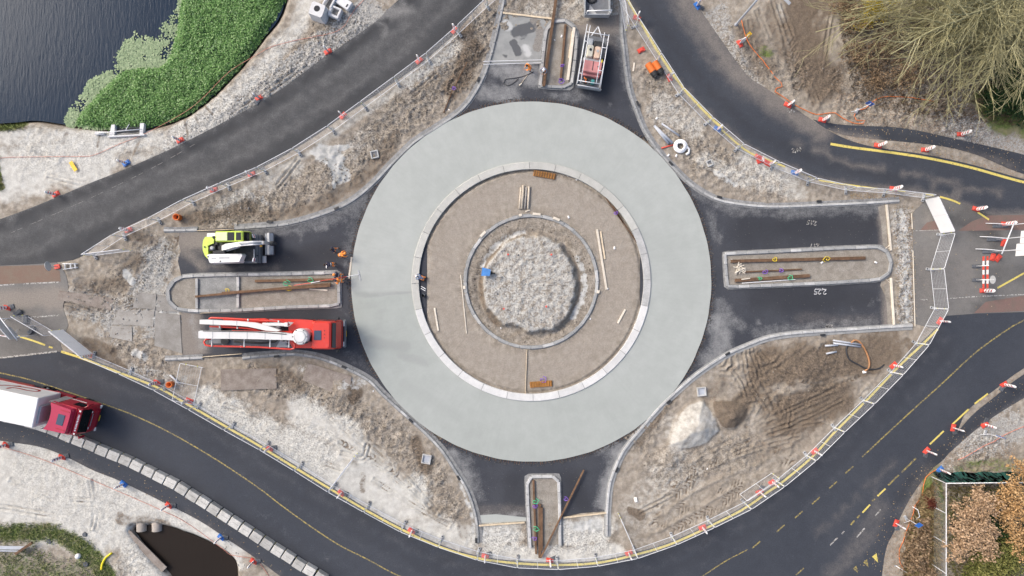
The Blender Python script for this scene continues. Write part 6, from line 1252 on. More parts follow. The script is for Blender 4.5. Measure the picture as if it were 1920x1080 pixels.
# ------------------------------------------------------------ signs, posts, screens
M_SIGNB = mat('sign_back_grey', (0.50, 0.52, 0.54), .45, .06, 2, metal=.2); M_SIGNW = mat('sign_face_white', (0.80, 0.81, 0.82), .4, .04, 2); M_SBLUE = mat('sign_blue', (0.02, 0.12, 0.45), .4)
t = thing('road_sign_stand', 'large sign frame with white panels on three posts at the right edge', 'road sign', W(1868, 450))
o0 = W(1868, 450); bs = [(1879,424),(1868,449),(1860,472)]
for (x, y) in bs:
    b = W(x, y)-o0; MB().tube([b+Vector((0,0,.05)), b+Vector((.05,0,2.0)), b+Vector((.08,0,4.3))], .04, 7).build('post', M_GALV, t, True)
    MB().tube([b+Vector((-1.5,.25,.05)), b+Vector((-.7,.2,.35)), b+Vector((.02,0,1.35))], .035, 6).build('stay', M_GALV, t, True)
    MB().box(tuple(b+Vector((.13,0,3.45))), (.05, 1.05, 1.5), R(-6), ch=.012).build('sign_panel', M_SIGNW, t)
    MB().box(tuple(b+Vector((-.2,0,.06))), (1.4, .3, .1), ch=.02).build('base_weight', M_RUBBER, t)
a = W(*bs[0])-o0; b = W(*bs[2])-o0; MB().tube([a+(a-b)*.12+Vector((.0,0,1.35)), b+(b-a)*.12+Vector((0,0,1.35))], .055, 7).build('cross_beam', M_GALV, t, True)
t = thing('road_barrier', 'red and white double rail barrier at the right junction', 'barrier', W(1830, 512)); o0 = W(1830,512)
for k, z in enumerate((.95, 1.45)):
    for j in range(7):
        MB().box((.0, 1.25-j*.4, z), (.035, .398, .22), ch=.006).build('rail_segment', M_REDP if j % 2 == 0 else M_WHITEP, t)
for y in (.62, -.62): MB().tube([(-.05,y,.05),(-.03,y,1.65)], .035, 6).build('post', M_WHITEP, t, True); MB().box((0,y,.05), (.8,.3,.1), ch=.02).build('base_weight', M_RUBBER, t)
ds = MB().lathe((.06,-.62,2.0), [(.36,-.012),(.36,.012)], 24, axis='X').build('sign_disc', M_SIGNB, t); MB().tube([(0,-.62,1.6),(.04,-.62,2.2)], .03, 6).build('disc_post', M_GALV, t)
t = thing('road_sign_stand', 'folding sign frame with grey boards at the left edge', 'road sign', W(40, 612)); o0 = W(40,612)
a = W(36,596)-o0; b = W(70,628)-o0
for q in (a, b): MB().tube([q+Vector((0,0,.03)), q+Vector((-.1,0,2.3))], .035, 6).build('post', M_GALV, t, True)
MB().tube([a+Vector((-.1,.3,2.3)), b+Vector((-.1,-.3,2.3))], .05, 6).build('cross_beam', M_GALV, t, True)
for q, dx in ((W(30,602)-o0, 0), (W(52,622)-o0, 0)): MB().box(tuple(q+Vector((-.1,0,2.0))), (.06,1.3,1.3), R(42), ch=.012).build('sign_panel', M_SIGNB, t); MB().tube([q+Vector((-.8,.2,.03)), q+Vector((-.08,0,1.4))], .03, 5).build('stay', M_GALV, t, True)
bd = MB().box(tuple(W(18,628)-o0+Vector((0,0,.9))), (.05,1.2,.3), R(80), ch=.01).build('striped_board', M_WHITEP, t)
for k in (-.35, .05, .45): MB().box(tuple(W(18,628)-o0+Vector((k*math.sin(R(-80))*-1, -k*.17, .9))), (.06,.16,.26), R(80)).build('board_stripe', M_STRIPE, bd)
# round sign by the left road end, round sign among the upper right beacons
def round_sign(x, y, h, label, facing, m=M_SIGNB, r=.3, face=None):
    p = W(x, y, max(gz(x, y), .02)); t = thing('round_sign', label, 'sign', p, facing); MB().tube([(0,0,0),(0,0,h+r*.5)], .03, 6).build('post', M_GALV, t, True); MB().box((0,0,.05), (.5,.4,.1), ch=.02).build('base', M_REDP, t)
    d = MB().lathe((.04,0,h), [(r,-.01),(r,.01)], 22, axis='X').build('disc', m, t)
    if face: MB().lathe((.055,0,h), [(r*.98,0),(r*.78,.002)], 22, axis='X', cap=False).build('red_rim', M_STRIPE, d)
    return t
round_sign(108,500,1.3,'grey round sign back beside the left road end',R(10),r=.42)
round_sign(1424,302,1.0,'white round sign with red mark among upper right beacons',R(200),M_SIGNW,.28,True)
t = thing('sign_trolley', 'low metal sign trolley lying at the left fence end', 'trolley', W(132, 499, .05), R(4)); 
for y in (-.25,.25): MB().tube([(-.6,y,.12),(.75,y*.6,.14)], .035, 6).build('side_tube', M_GALV, t, True)
for x in (-.4,.1,.5): MB().box((x,0,.1), (.14,.5,.1), ch=.02).build('cross_plate', M_LGREY, t)
def blade_sign(x, y, h, label, rz, col, w=.5, hh=.6):
    p = W(x, y, max(gz(x, y), .02)); t = thing('arrow_sign', label, 'sign', p, rz); MB().tube([(0,0,0),(0,0,h)], .03, 6).build('post', M_GALV, t, True); MB().box((.05,0,h-.2), (.04,w,hh), ch=.01).build('panel', col, t)
    MB().box((0,0,.06), (.5,.25,.12), ch=.03).build('base', M_LGREY, t); MB().tube([(-.3,.35,.02),(0,0,.7)], .025, 5).build('stay', M_GALV, t)
blade_sign(1606,208,2.4,'blue arrow sign standing among leaves at the upper right',R(60),M_SBLUE,.55,.7); blade_sign(1394,76,1.5,'yellow diversion sign beside the second outer beacon',R(48),MATS['sign_yellow'],.3,.9)
blade_sign(1846,811,2.2,'blue arrow sign at the right edge beside orange tape',R(70),M_SBLUE); blade_sign(1698,971,2.2,'blue arrow sign beside the lower right shrubs',R(120),M_SBLUE)
t = thing('sign_stand', 'bent grey sign stand beside the lower right blue sign', 'stand', W(1716,963)); MB().tube([(-.3,.65,.05),(.05,.45,.3),(.1,-.1,.5),(-.1,-.6,.05)], .035, 6).build('tube', M_GALV, t, True); MB().box((-.2,-.62,.04), (.3,.2,.08), ch=.02).build('foot', M_LGREY, t)
t = thing('marker_pole', 'thin white pole lying at the bottom right path edge', 'pole', W(1692,1069,.05)); MB().tube([(-.6,.4,.05),(.6,-.35,.15)], .03, 6).build('rod', M_WHITEP, t, True); MB().box((-.6,.4,.03), (.2,.12,.06)).build('foot', M_LGREY, t)
p = W(1380,46); t = thing('lamp_post', 'tall pale grey lamp post at the top right soil', 'lamp post', (p.x, p.y, gz(1380,46)))
MB().lathe((0,0,0), [(.16,0),(.16,.1),(.11,.14),(.10,1.2),(.075,8.0)], 12).build('pole', M_GPIPE, t, True); MB().tube([(0,0,7.95),(.5,-.5,8.1),(1.1,-1.1,8.05)], .045, 7).build('arm', M_GPIPE, t, True); MB().box((1.3,-1.3,8.0), (.7,.26,.12), R(-45), ch=.04).build('lantern', M_LGREY, t)
# garden fence with green screen at the lower right
M_SCREEN = mat('green_screen', (0.012, 0.075, 0.06), .8, .25, 4); M_CHAIN = mat('chain_link', (0.28, 0.31, 0.31), .6, .1, 5, metal=.3)
t = thing('screen_fence', 'post and rail garden fence with dark green screen at the lower right', 'fence', W(1747, 894)); o0 = W(1747,894)
L1 = (2070-1748)/PXM; MB().tube([(0,0,2.0),(L1,.15,2.0)], .04, 6).build('top_rail', M_GALV, t, True); MB().tube([(0,0,2.0),(.0,-14.5,2.0)], .04, 6).build('top_rail', M_GALV, t, True)
for k in range(7): MB().tube([(k*2.4,.01*k,0),(k*2.4,.01*k,2.05)], .035, 6).build('post', M_GALV, t)
for k in range(1,6): MB().tube([(0,-k*2.6,0),(0,-k*2.6,2.05)], .035, 6).build('post', M_GALV, t)
vs = []; nxs = 90
for i in range(nxs+1):
    x = L1*i/nxs
    for z in (0.05,.5,1.0,1.5,1.98): vs.append((x-.02, .04+.42*math.exp(-z*1.6)+.05*math.sin(x*3+z*2)*(2-z)*.6, z))
fs = [(i*5+j, i*5+j+1, i*5+6+j, i*5+5+j) for i in range(nxs) for j in range(4)]
MB().add(vs, fs+[f[::-1] for f in fs]).build('green_screen', M_SCREEN, t, True)
w_ = MB()
for k in range(90):
    y = -k*.16
    for s in (1, -1): w_.tube([(.0, y, .02), (.0, y-s*1.9+ (0), 1.96)], .004, 3, cap=False)
stuff(w_.build('chain_link_mesh', M_CHAIN, t))

# ------------------------------------------------------------ people
M_SKIN = mat('skin', (0.46, 0.29, 0.21), .6, .06); M_HIVIS = mat('hi_vis_orange', (0.95, 0.30, 0.05), .7, .12, 8); M_NAVY = mat('navy_cloth', (0.03, 0.032, 0.06), .85, .25, 8); M_PLAID = mat('plaid_cloth', (0.22, 0.25, 0.33), .85, .6, 14); M_JEANS = mat('jeans', (0.16, 0.20, 0.30), .85, .25, 10); M_BOOT = mat('boots', (0.04, 0.032, 0.025), .8); M_HAIR = mat('dark_hair', (0.035, 0.025, 0.018), .8); M_REFL = mat('reflective_grey', (0.62, 0.63, 0.62), .5)
def person(x, y, heading, pose, top, legs, head, label, z=.03):
    """one skinned body; heading in degrees (0 = towards the right of the picture)"""
    J = {'pel':(0,0,.95),'che':(.02,0,1.24),'nec':(.01,0,1.46),'hea':(.03,0,1.58),'cro':(.02,0,1.70)}
    for s, n in ((1,'L'),(-1,'R')):
        J.update({'sh'+n:(0,s*.19,1.41),'el'+n:(.05,s*.26,1.14),'wr'+n:(.18,s*.22,.92),'pa'+n:(.23,s*.21,.85),'hi'+n:(0,s*.10,.90),'kn'+n:(.03,s*.11,.49),'an'+n:(0,s*.12,.09),'to'+n:(.15,s*.13,.045)})
    up = ['che','nec','hea','cro']+[a+n for a in ('sh','el','wr','pa') for n in 'LR']
    def bend(deg, ns, piv='pel'):
        c = Vector(J[piv]); M = Matrix.Rotation(R(deg), 3, 'Y')
        for n in ns: J[n] = tuple(M@(Vector(J[n])-c)+c)
    if pose == 'walk': J.update(knL=(.16,.11,.50),anL=(.18,.12,.10),toL=(.33,.13,.06),knR=(-.03,-.11,.48),anR=(-.22,-.12,.14),toR=(-.10,-.13,.05),elL=(-.08,.25,1.15),wrL=(.06,.24,.95),paL=(.12,.23,.90)); bend(8, up)
    if pose == 'bend': bend(62, up); J.update(elL=(.52,.26,.90),wrL=(.60,.20,.62),paL=(.62,.18,.53),elR=(.52,-.26,.90),wrR=(.62,-.20,.62),paR=(.65,-.18,.53),knL=(.10,.13,.50),knR=(.06,-.13,.50))
    if pose == 'work': bend(28, up); J.update(elL=(.32,.28,1.05),wrL=(.52,.14,.98),paL=(.60,.10,.98),elR=(.28,-.28,1.05),wrR=(.48,-.10,.95),paR=(.56,-.06,.95),knL=(.10,.14,.50),anR=(-.12,-.14,.09),toR=(.03,-.15,.045))
    if pose == 'kneel':
        for n in list(J): J[n] = (J[n][0]-.05, J[n][1], J[n][2]-.50)
        bend(58, up); J.update(knL=(.30,.13,.10),anL=(-.16,.14,.09),toL=(-.30,.15,.05),knR=(.24,-.14,.10),anR=(-.22,-.15,.09),toR=(-.36,-.16,.05),elL=(.52,.24,.36),wrL=(.68,.14,.22),paL=(.76,.10,.20),elR=(.50,-.24,.34),wrR=(.64,-.14,.16),paR=(.72,-.12,.14))
    E = [('pel','che'),('che','nec'),('nec','hea'),('hea','cro')]+[e for n in 'LR' for e in (('che','sh'+n),('sh'+n,'el'+n),('el'+n,'wr'+n),('wr'+n,'pa'+n),('pel','hi'+n),('hi'+n,'kn'+n),('kn'+n,'an'+n),('an'+n,'to'+n))]
    RAD = {'pel':(.15,.12),'che':(.17,.12),'nec':(.062,.062),'hea':(.085,.095),'cro':(.07,.075),'sh':(.075,.075),'el':(.055,.055),'wr':(.035,.03),'pa':(.042,.02),'hi':(.10,.10),'kn':(.07,.07),'an':(.05,.05),'to':(.05,.035)}
    names = list(J); me = bpy.data.meshes.new('tmp'); me.from_pydata([J[n] for n in names], [(names.index(a), names.index(b)) for a, b in E], [])
    o = bpy.data.objects.new('tmp', me); COL.objects.link(o); sm = o.modifiers.new('s', 'SKIN'); sm.use_smooth_shade = True; sm.branch_smoothing = .3
    for i, n in enumerate(names):
        r_ = RAD.get(n) or RAD[n[:-1]]; d = me.skin_vertices[0].data[i]; d.radius = r_; d.use_root = (n == 'pel')
    o.modifiers.new('d', 'SUBSURF').levels = 1
    bm_ = bpy.data.meshes.new_from_object(o.evaluated_get(bpy.context.evaluated_depsgraph_get())); bpy.data.objects.remove(o)
    V_ = [v.co.copy() for v in bm_.vertices]; mb = MB(); segs = [(Vector(J[a]), Vector(J[b]), a, b) for a, b in E]
    for p in bm_.polygons:
        c = p.center; best = None
        for A, B, a, b in segs:
            d = B-A; tt = max(0, min(1, (c-A).dot(d)/d.length_squared)); q = (c-A-d*tt).length/(.04+.5*(RAD.get(a) or RAD[a[:-1]])[0])
            if best is None or q < best[0]: best = (q, a, b, tt)
        a, b, tt = best[1:]; k = 1
        if a in ('nec','hea'): k = 0
        elif a[:2] == 'wr' or (a[:2] == 'el' and tt > .9): k = 0
        elif a == 'pel' and b == 'che': k = 3 if .55 < tt < .72 else (1 if tt > .12 else 2)
        elif a == 'pel' or a[:2] in ('hi',): k = 2
        elif a[:2] == 'kn': k = 4 if tt > .85 else (3 if .35 < tt < .5 else 2)
        elif a[:2] == 'an': k = 4
        mb.mi.append(k); mb.f.append(tuple(p.vertices))
    mb.v = [tuple(v) for v in V_]
    for n, s in (('L',1),('R',-1)):      # five fingers on each palm
        P_, Q = Vector(J['pa'+n]), Vector(J['wr'+n]); d = (P_-Q).normalized(); sd_ = Vector((-d.y, d.x, 0)); sd_ = sd_.normalized() if sd_.length > .1 else Vector((0,1,0)); cu = d.cross(sd_)*.02
        for k, l in enumerate((.062,.075,.08,.07)):
            b0 = P_+sd_*(-.030+.02*k); mb.tube([b0-d*.015, b0+d*l*.6, b0+d*l+cu*.7], .0095, 5, 0, r1=.0075)
        b0 = (P_+Q)/2+sd_*-.03*s; mb.tube([b0, b0+(d*.5-sd_*s).normalized()*.035, b0+d*.05-sd_*s*.035], .011, 5, 0, r1=.009)
    bpy.data.meshes.remove(bm_)
    zz = z; p0 = W(x, y, zz)
    t = thing('person', label, 'person', p0, R(heading), 'construction workers')
    mb.build('body', [M_SKIN, top, legs, M_REFL if top is M_HIVIS or legs is M_HIVIS else top, M_BOOT], t, True)
    h0, h1 = Vector(J['hea']), Vector(J['cro']); ax = (h1-h0).normalized(); Mq = Vector((0,0,1)).rotation_difference(ax).to_matrix()
    hm = MB(); hm.lathe((0,0,0), [(.118,.0),(.122,.05),(.108,.10),(.07,.135),(.02,.148)] if head is not M_HAIR else [(.100,.0),(.108,.05),(.095,.095),(.06,.118),(.015,.128)], 14)
    if head is not M_HAIR: hm.prism([(.10,-.09),(.165,-.05),(.175,0),(.165,.05),(.10,.09)], .0, .018)
    hm.v = [tuple(Mq@Vector(v)+h0+ax*.045) for v in hm.v]; hm.build('helmet' if head is not M_HAIR else 'hair', head, t, True)
    fc = MB(); f0 = h0+Mq@Vector((.09,0,.0)); fc.tube([f0+Mq@Vector((0,0,.03)), f0+Mq@Vector((.028,0,-.01))], .012, 5); 
    for s in (-1, 1): fc.box(tuple(h0+Mq@Vector((0,s*.092,.005))), (.035,.02,.055), ch=.006)
    stuff(fc.build('nose_and_ears', M_SKIN, t)); ey = MB()
    for s in (-1, 1): ey.box(tuple(h0+Mq@Vector((.088,s*.032,.028))), (.012,.022,.012))
    ey.box(tuple(h0+Mq@Vector((.088,0,-.045))), (.012,.045,.010)); stuff(ey.build('eyes_and_mouth', M_HAIR, t)); return t
person(994,131,200,'work',M_HIVIS,M_HIVIS,M_HAIR,'worker in orange suit working at the rails of the wet concrete'); person(1019,134,262,'work',M_PLAID,M_HIVIS,M_WHITEP,'worker with white helmet and orange trousers on the top island kerb', .16)
person(632,469,200,'walk',M_NAVY,M_HIVIS,M_HAIR,'worker in dark top and orange trousers, uppermost near the slab edge'); person(640,479,10,'bend',M_HIVIS,M_HIVIS,M_HIVIS,'worker all in orange bending over beside the slab edge')
person(629,496,186,'bend',M_NAVY,M_HIVIS,M_HAIR,'worker in navy top bending left above the left island'); person(642,517,170,'work',M_NAVY,M_HIVIS,M_HIVIS,'worker in navy top standing behind the float pole'); person(645,526,185,'work',M_HIVIS,M_HIVIS,M_NAVY,'worker in orange jacket pulling the long float pole')
person(794,522,160,'kneel',M_JEANS,M_HIVIS,M_WHITEP,'worker in blue top kneeling at the inner kerb', .06)
# ------------------------------------------------------------ vegetation
RS = np.random.RandomState(11)
def leaf_material(name, cols, rough=.7, trans=.25):
    t = NT(name); r = t.n('NewGeometry').outputs['Random Per Island']; n = t.noise(t.pos(), .8, 4, .6)
    f = t.math('ADD', t.math('MULTIPLY', r, .65), t.math('MULTIPLY', n, .5))
    cr = t.n('ValToRGB', {0: f}); el = cr.color_ramp.elements
    el[0].position = .15; el[0].color = (*cols[0], 1); el[1].position = .95; el[1].color = (*cols[-1], 1)
    for k, c in enumerate(cols[1:-1]): e_ = el.new(.15+.8*(k+1)/(len(cols)-1)); e_.color = (*c, 1)
    m = t.out(cr.outputs[0], rough, 0, .25); return m
def leaves(name, C, size, material, flat=.5, aspect=.45, parent=None, droop=.25):
    """many small rhombic leaves as one mesh; flat = 1 lies level, 0 turns any way"""
    N = len(C); az = RS.uniform(0, 2*np.pi, N); el = (1-flat)*RS.uniform(-1.2, 1.3, N)+flat*RS.uniform(-.15, .25, N); s = size*RS.uniform(.6, 1.35, N)
    d = np.c_[np.cos(az)*np.cos(el), np.sin(az)*np.cos(el), np.sin(el)]; ro = (1-flat)*RS.uniform(-1, 1, N)
    sd_ = np.c_[-np.sin(az)*np.cos(ro), np.cos(az)*np.cos(ro), np.sin(ro)]
    tip = C+d*s[:,None]; tip[:,2] -= droop*s; mid = C+d*(s*.5)[:,None]; mid[:,2] += .08*s
    V = np.stack([C, mid-sd_*(s*aspect*.5)[:,None], tip, mid+sd_*(s*aspect*.5)[:,None]], 1).reshape(-1, 3)
    return quads(name, V, material, parent)
def quads(name, V, material, parent=None):
    n = len(V)//4; me = bpy.data.meshes.new(name); me.vertices.add(len(V)); me.vertices.foreach_set('co', V.astype(np.float32).ravel())
    me.loops.add(4*n); me.loops.foreach_set('vertex_index', np.arange(4*n, dtype=np.int32)); me.polygons.add(n)
    me.polygons.foreach_set('loop_start', np.arange(0, 4*n, 4, dtype=np.int32)); me.polygons.foreach_set('loop_total', np.full(n, 4, np.int32)); me.update(calc_edges=True); me.materials.append(material)
    return link(name, me, parent)
def scatter(poly, n, dens=None):
    a = np.array(poly); lo, hi = a.min(0), a.max(0); out = []
    X = RS.uniform(lo[0], hi[0], n*4); Y = RS.uniform(lo[1], hi[1], n*4); k = inside(X, Y, poly)
    if dens is not None: k &= RS.rand(n*4) < dens(X, Y)
    return X[k][:n], Y[k][:n]
def world_xy(X, Y): return (X-960)/PXM, (540-Y)/PXM
# floating water plants: tall green mass and the pale weed along its edge
REED = catmull([(352,-120),(338,-20),(330,40),(322,75),(312,105),(296,122),(262,124),(232,128),(205,148),(180,172),(158,196),(142,215),(134,232),(190,240),(262,239),(350,211),(430,141),(485,74),(532,-2),(590,-120)], 10, True)
X, Y = scatter(REED, 80000); wx, wy = world_xy(X, Y)
ed = np.clip(seg_dist(X, Y, REED, True)/14, 0, 1); hgt = ed*(.25+.55*fbm(wx, wy, .9, 3, .6, 3))
M_REED = leaf_material('water_plant_leaf', [(0.04,0.105,0.03),(0.10,0.22,0.055),(0.19,0.36,0.11),(0.40,0.56,0.27)])
t = thing('water_plants', 'dense bright green water plants along the pond bank', 'water plants', (*[float(v) for v in W(330,150)[:2]], -.42)); t['kind'] = 'stuff'; off = np.array([t.location.x, t.location.y, t.location.z])
stuff(leaves('foliage', np.c_[wx, wy, -.42+hgt*RS.uniform(.25, 1, len(wx))]-off, .17, M_REED, .6, .5, t))
FR = catmull([(340,-120),(332,-20),(330,5),(318,22),(308,30),(296,50),(298,62),(280,66),(268,62),(258,68),(248,56),(246,68),(232,72),(222,88),(210,105),(208,118),(214,126),(195,132),(180,140),(160,152),(152,170),(140,184),(124,205),(118,222),(126,236),(200,240),(262,236),(320,180),(345,100),(360,20),(370,-120)], 8, True)
dn = lambda X, Y: np.where(fbm(*world_xy(X, Y), .75, 4, .6, 13) > .44+.10*((X > 262) & (Y > 40) & (Y < 110)), 1.0, .12)
X, Y = scatter(FR, 15000, dn); wx, wy = world_xy(X, Y)
M_WEED = leaf_material('pale_weed_leaf', [(0.20,0.27,0.15),(0.28,0.37,0.21),(0.38,0.46,0.28)])
t = thing('pond_weed', 'pale grey green weed floating at the pond plants edge', 'pond weed', (*[float(v) for v in W(260,120)[:2]], -.42)); t['kind'] = 'stuff'; off = np.array([t.location.x, t.location.y, t.location.z])
stuff(leaves('floating_leaves', np.c_[wx, wy, np.full(len(wx), -.405)+RS.uniform(0, .05, len(wx))]-off, .19, M_WEED, .95, .8, t, droop=.0))
# grass and weeds
def turf(name, label, poly, n, h, cols, dens=None, wob=1.0):
    X, Y = scatter(poly, n, dens); wx, wy = world_xy(X, Y)
    iz = np.clip(np.searchsorted(gy, wy), 0, ny-1); ix = np.clip(np.searchsorted(gx, wx), 0, nx-1); z = Z[iz, ix]
    s = h*RS.uniform(.4, 1.3, len(X)); az = RS.uniform(0, 2*np.pi, len(X)); b = np.c_[wx, wy, z-.02]; lean = RS.uniform(.3, 1.0, len(X))*s
    tip = b+np.c_[np.cos(az)*lean, np.sin(az)*lean, s]; sd_ = np.c_[-np.sin(az), np.cos(az), 0*az]*(.028*wob); mid = (b+tip)/2+np.c_[0*az, 0*az, s*.15]
    V = np.stack([b, mid-sd_, tip, mid+sd_], 1).reshape(-1, 3); return stuff(quads(name, V, leaf_material(name+'_blade', cols)), label, 'grass')
gden = lambda X, Y: np.clip(stroke_field(X, Y, GRASS)*1.6-.25+(fbm(*world_xy(X, Y), 1.5, 3, .6, 6)-.5), 0, 1)
turf('grass', 'rough green grass and weeds in the lower left corner', [(-40,975),(220,985),(240,1110),(-40,1110)], 9000, .20, [(0.08,0.12,0.035),(0.15,0.21,0.065),(0.25,0.28,0.12),(0.40,0.37,0.22)], gden)
turf('grass', 'tufts of yellow green grass on the pond shore at the left', [(-20,222),(60,222),(60,250),(0,260),(10,360),(-20,360)], 1500, .22, [(0.10,0.12,0.03),(0.2,0.22,0.07)], gden)
turf('dry_grass', 'dry tan weeds between the path and the garden fence', [(1722,930),(1752,898),(1760,1000),(1758,1110),(1690,1110),(1698,1010)], 9000, .42, [(0.13,0.09,0.04),(0.24,0.17,0.09),(0.34,0.26,0.14),(0.16,0.17,0.06)], None, 1.2)
turf('undergrowth', 'low dry undergrowth around the tree at the lower right', [(1775,912),(1930,908),(1960,1110),(1775,1110)], 9000, .30, [(0.08,0.07,0.03),(0.18,0.15,0.07),(0.12,0.15,0.05)], None, 1.2)
turf('undergrowth', 'brown undergrowth beneath the bare tree', [(1570,40),(1600,190),(1700,215),(1930,240),(1960,-60),(1580,-60)], 12000, .32, [(0.06,0.045,0.025),(0.13,0.095,0.06),(0.20,0.14,0.09)], None, 1.2)
# bare pale tree leaning in from the upper right corner
M_TWIG = leaf_material('olive_bark', [(0.25,0.23,0.12),(0.38,0.355,0.19),(0.50,0.47,0.29)])
tb = W(1900, -5); t = thing('bare_tree', 'large leafless tree with pale olive branches at the upper right', 'tree', tb)
rr = random.Random(21); trunk = MB(); limbs = []; twigs = MB()
def wander(p, d, L, n, bend, up=0.0):
    pts = [p.copy()]; d = d.normalized()
    for k in range(n):
        d = (d+Vector((rr.uniform(-bend, bend), rr.uniform(-bend, bend), rr.uniform(-bend, bend)*.6+up))).normalized(); p = p+d*(L/n); pts.append(p.copy())
    return pts
trunk.tube([Vector((0,0,-.2)), Vector((-.1,-.05,1.2)), Vector((-.3,-.2,2.6))], .55, 10, r1=.38)
for k in range(52):
    az_d = 180+k*1.15 if k < 25 else (209+(k-25)*1.9 if k < 40 else 238+(k-40)*6); az = R(az_d+rr.uniform(-2, 2)); L = (18.0 if k < 25 else (14.6 if k < 40 else 11.0))*rr.uniform(.5, 1.05); el = rr.uniform(.06, .36)
    mb = MB(); st = Vector((-.25+rr.uniform(-.1,.1), -.15, rr.uniform(1.4, 3.4)))
    P_ = wander(st, Vector((math.cos(az)*math.cos(el), math.sin(az)*math.cos(el), math.sin(el))), L, 11, .10, -.012); r0 = rr.uniform(.10, .19)
    mb.tube(P_, r0, 6, r1=.03); limbs.append(mb)
    for j in range(2, 11):
        for q in range(rr.choice((2,2,3))):
            i = j-rr.random(); a = P_[int(i)].lerp(P_[int(i)+1], i-int(i)); d = (P_[min(int(i)+1, 11)]-P_[int(i)]).normalized()
            sd_ = Vector((-d.y, d.x, 0)).normalized(); d2 = d+sd_*rr.choice((-1,1))*rr.uniform(.25,.75)+Vector((0,0,rr.uniform(-.15,.4)))
            L2 = L*rr.uniform(.16,.36)*(1.15-.04*j); P2 = wander(a, d2, L2, 6, .16, -.01); twigs.tube(P2, r0*.30*(1.2-.07*j)+.012, 4, r1=.012, cap=False)
            for u in range(rr.choice((8,9,10))):
                i2 = rr.uniform(.6, 5.9); a2 = P2[int(i2)].lerp(P2[min(int(i2)+1, 6)], i2-int(i2)); d3 = (P2[min(int(i2)+1,6)]-P2[max(int(i2)-0,0)] if int(i2) < 6 else d2).normalized()
                d3 = d3+Vector((rr.uniform(-.6,.6), rr.uniform(-.6,.6), rr.uniform(-.3,.45))); P3 = wander(a2, d3, rr.uniform(.7, 2.1), 4, .2, 0); twigs.tube(P3, .015, 3, r1=.008, cap=False)
trunk.build('trunk', M_TWIG, t, True)
for mb in limbs: mb.build('limb', M_TWIG, t, True)
stuff(twigs.build('crown', M_TWIG, t, True))
# leafy shrubs and the autumn tree
def shrub(name, label, cat, px, n, size, material, stems=5, cl=20, trunk_h=None, rz=.6, mb_m=None):
    """px: list of (x, y, z, radius m) leaf clouds"""
    b = px[0]; base = W(b[0], b[1], b[2]); base = Vector((base.x, base.y, gz(b[0], b[1]))); t = thing(name, label, cat, base); pts = []
    for (x, y, z, r) in px:
        c = np.array(W(x, y, z)); k = max(1, int(n*r**2/sum(q[3]**2 for q in px))); m_ = max(3, k//cl)
        u = RS.normal(size=(m_, 3)); u /= np.linalg.norm(u, axis=1)[:,None]; cc = c+u*(RS.uniform(.25, 1.25, m_)[:,None])*np.array([r, r, r*rz])
        pts.append(np.repeat(cc, cl, 0)+RS.normal(size=(m_*cl, 3))*(.05+r*.08))
    C = np.vstack(pts); C[:,2] = np.maximum(C[:,2], base.z+.05)
    stuff(leaves('crown', C-np.array(base), size, material, .25, .55, t))
    st = MB(); first = True
    for (x, y, z, r) in px:
        e = W(x, y, z)-base; q = [Vector((0,0,-.1)), Vector((e.x*.3, e.y*.3, max(.3, e.z*.5))), e]
        MB().tube(q, .09 if r > 1 else .04, 6, r1=.025).build('trunk' if first else 'branch', M_BARK, t, True); first = False
    return t
M_BARK = mat('brown_bark', (0.13, 0.10, 0.075), .9, .3, 6)
M_TAN = leaf_material('tan_leaf', [(0.24,0.15,0.085),(0.44,0.30,0.18),(0.60,0.43,0.29)]); M_ORL = leaf_material('orange_leaf', [(0.28,0.16,0.06),(0.48,0.29,0.13),(0.60,0.41,0.21)]); M_OLL = leaf_material('olive_leaf', [(0.07,0.085,0.02),(0.16,0.17,0.045),(0.27,0.25,0.09)])
M_DKL = leaf_material('dark_green_leaf', [(0.010,0.028,0.012),(0.025,0.06,0.02),(0.06,0.11,0.03)]); M_YLL = leaf_material('yellow_leaf', [(0.30,0.22,0.02),(0.50,0.38,0.03),(0.62,0.50,0.06)]); M_BRL = leaf_material('brown_leaf', [(0.13,0.085,0.05),(0.24,0.165,0.10),(0.36,0.27,0.17)])
shrub('autumn_tree', 'tan leaved autumn tree inside the garden fence', 'tree', [(1826,1005,3.0,1.5),(1806,958,2.4,1.0),(1845,950,2.8,1.3),(1800,1030,2.2,1.2),(1850,1025,2.6,1.1),(1796,994,2.0,.9),(1834,930,2.0,.9),(1838,985,2.6,1.0),(1862,990,2.2,.7)], 6800, .19, M_TAN)
shrub('autumn_tree', 'orange leaved tree at the lower right edge', 'tree', [(1915,955,3.2,1.6),(1902,915,3.0,1.0),(1918,880,2.8,1.0),(1888,965,2.4,1.1),(1930,1020,2.6,1.4),(1872,938,2.4,.8),(1905,1000,2.4,.9)], 5600, .18, M_ORL)
shrub('olive_shrub', 'olive green shrub below the autumn trees', 'shrub', [(1880,1050,1.3,1.8),(1850,1065,1.1,1.4),(1905,1035,1.2,1.2),(1830,1075,.9,1.2)], 8000, .20, M_OLL); shrub('olive_shrub', 'small green shrub between the autumn trees', 'shrub', [(1852,985,1.0,.9),(1868,1000,1.0,.8)], 1800, .2, M_DKL)
shrub('brown_shrub', 'dry brown shrub left of the chain link fence', 'shrub', [(1722,1020,.6,1.1),(1716,1050,.6,1.1),(1735,1075,.5,1.0),(1728,990,.5,.8)], 3600, .2, M_BRL); shrub('red_shrub', 'small dark red bush at the corner of the garden fence', 'shrub', [(1747,943,.4,.5)], 700, .14, leaf_material('red_leaf', [(0.07,0.018,0.012),(0.14,0.04,0.025)]))
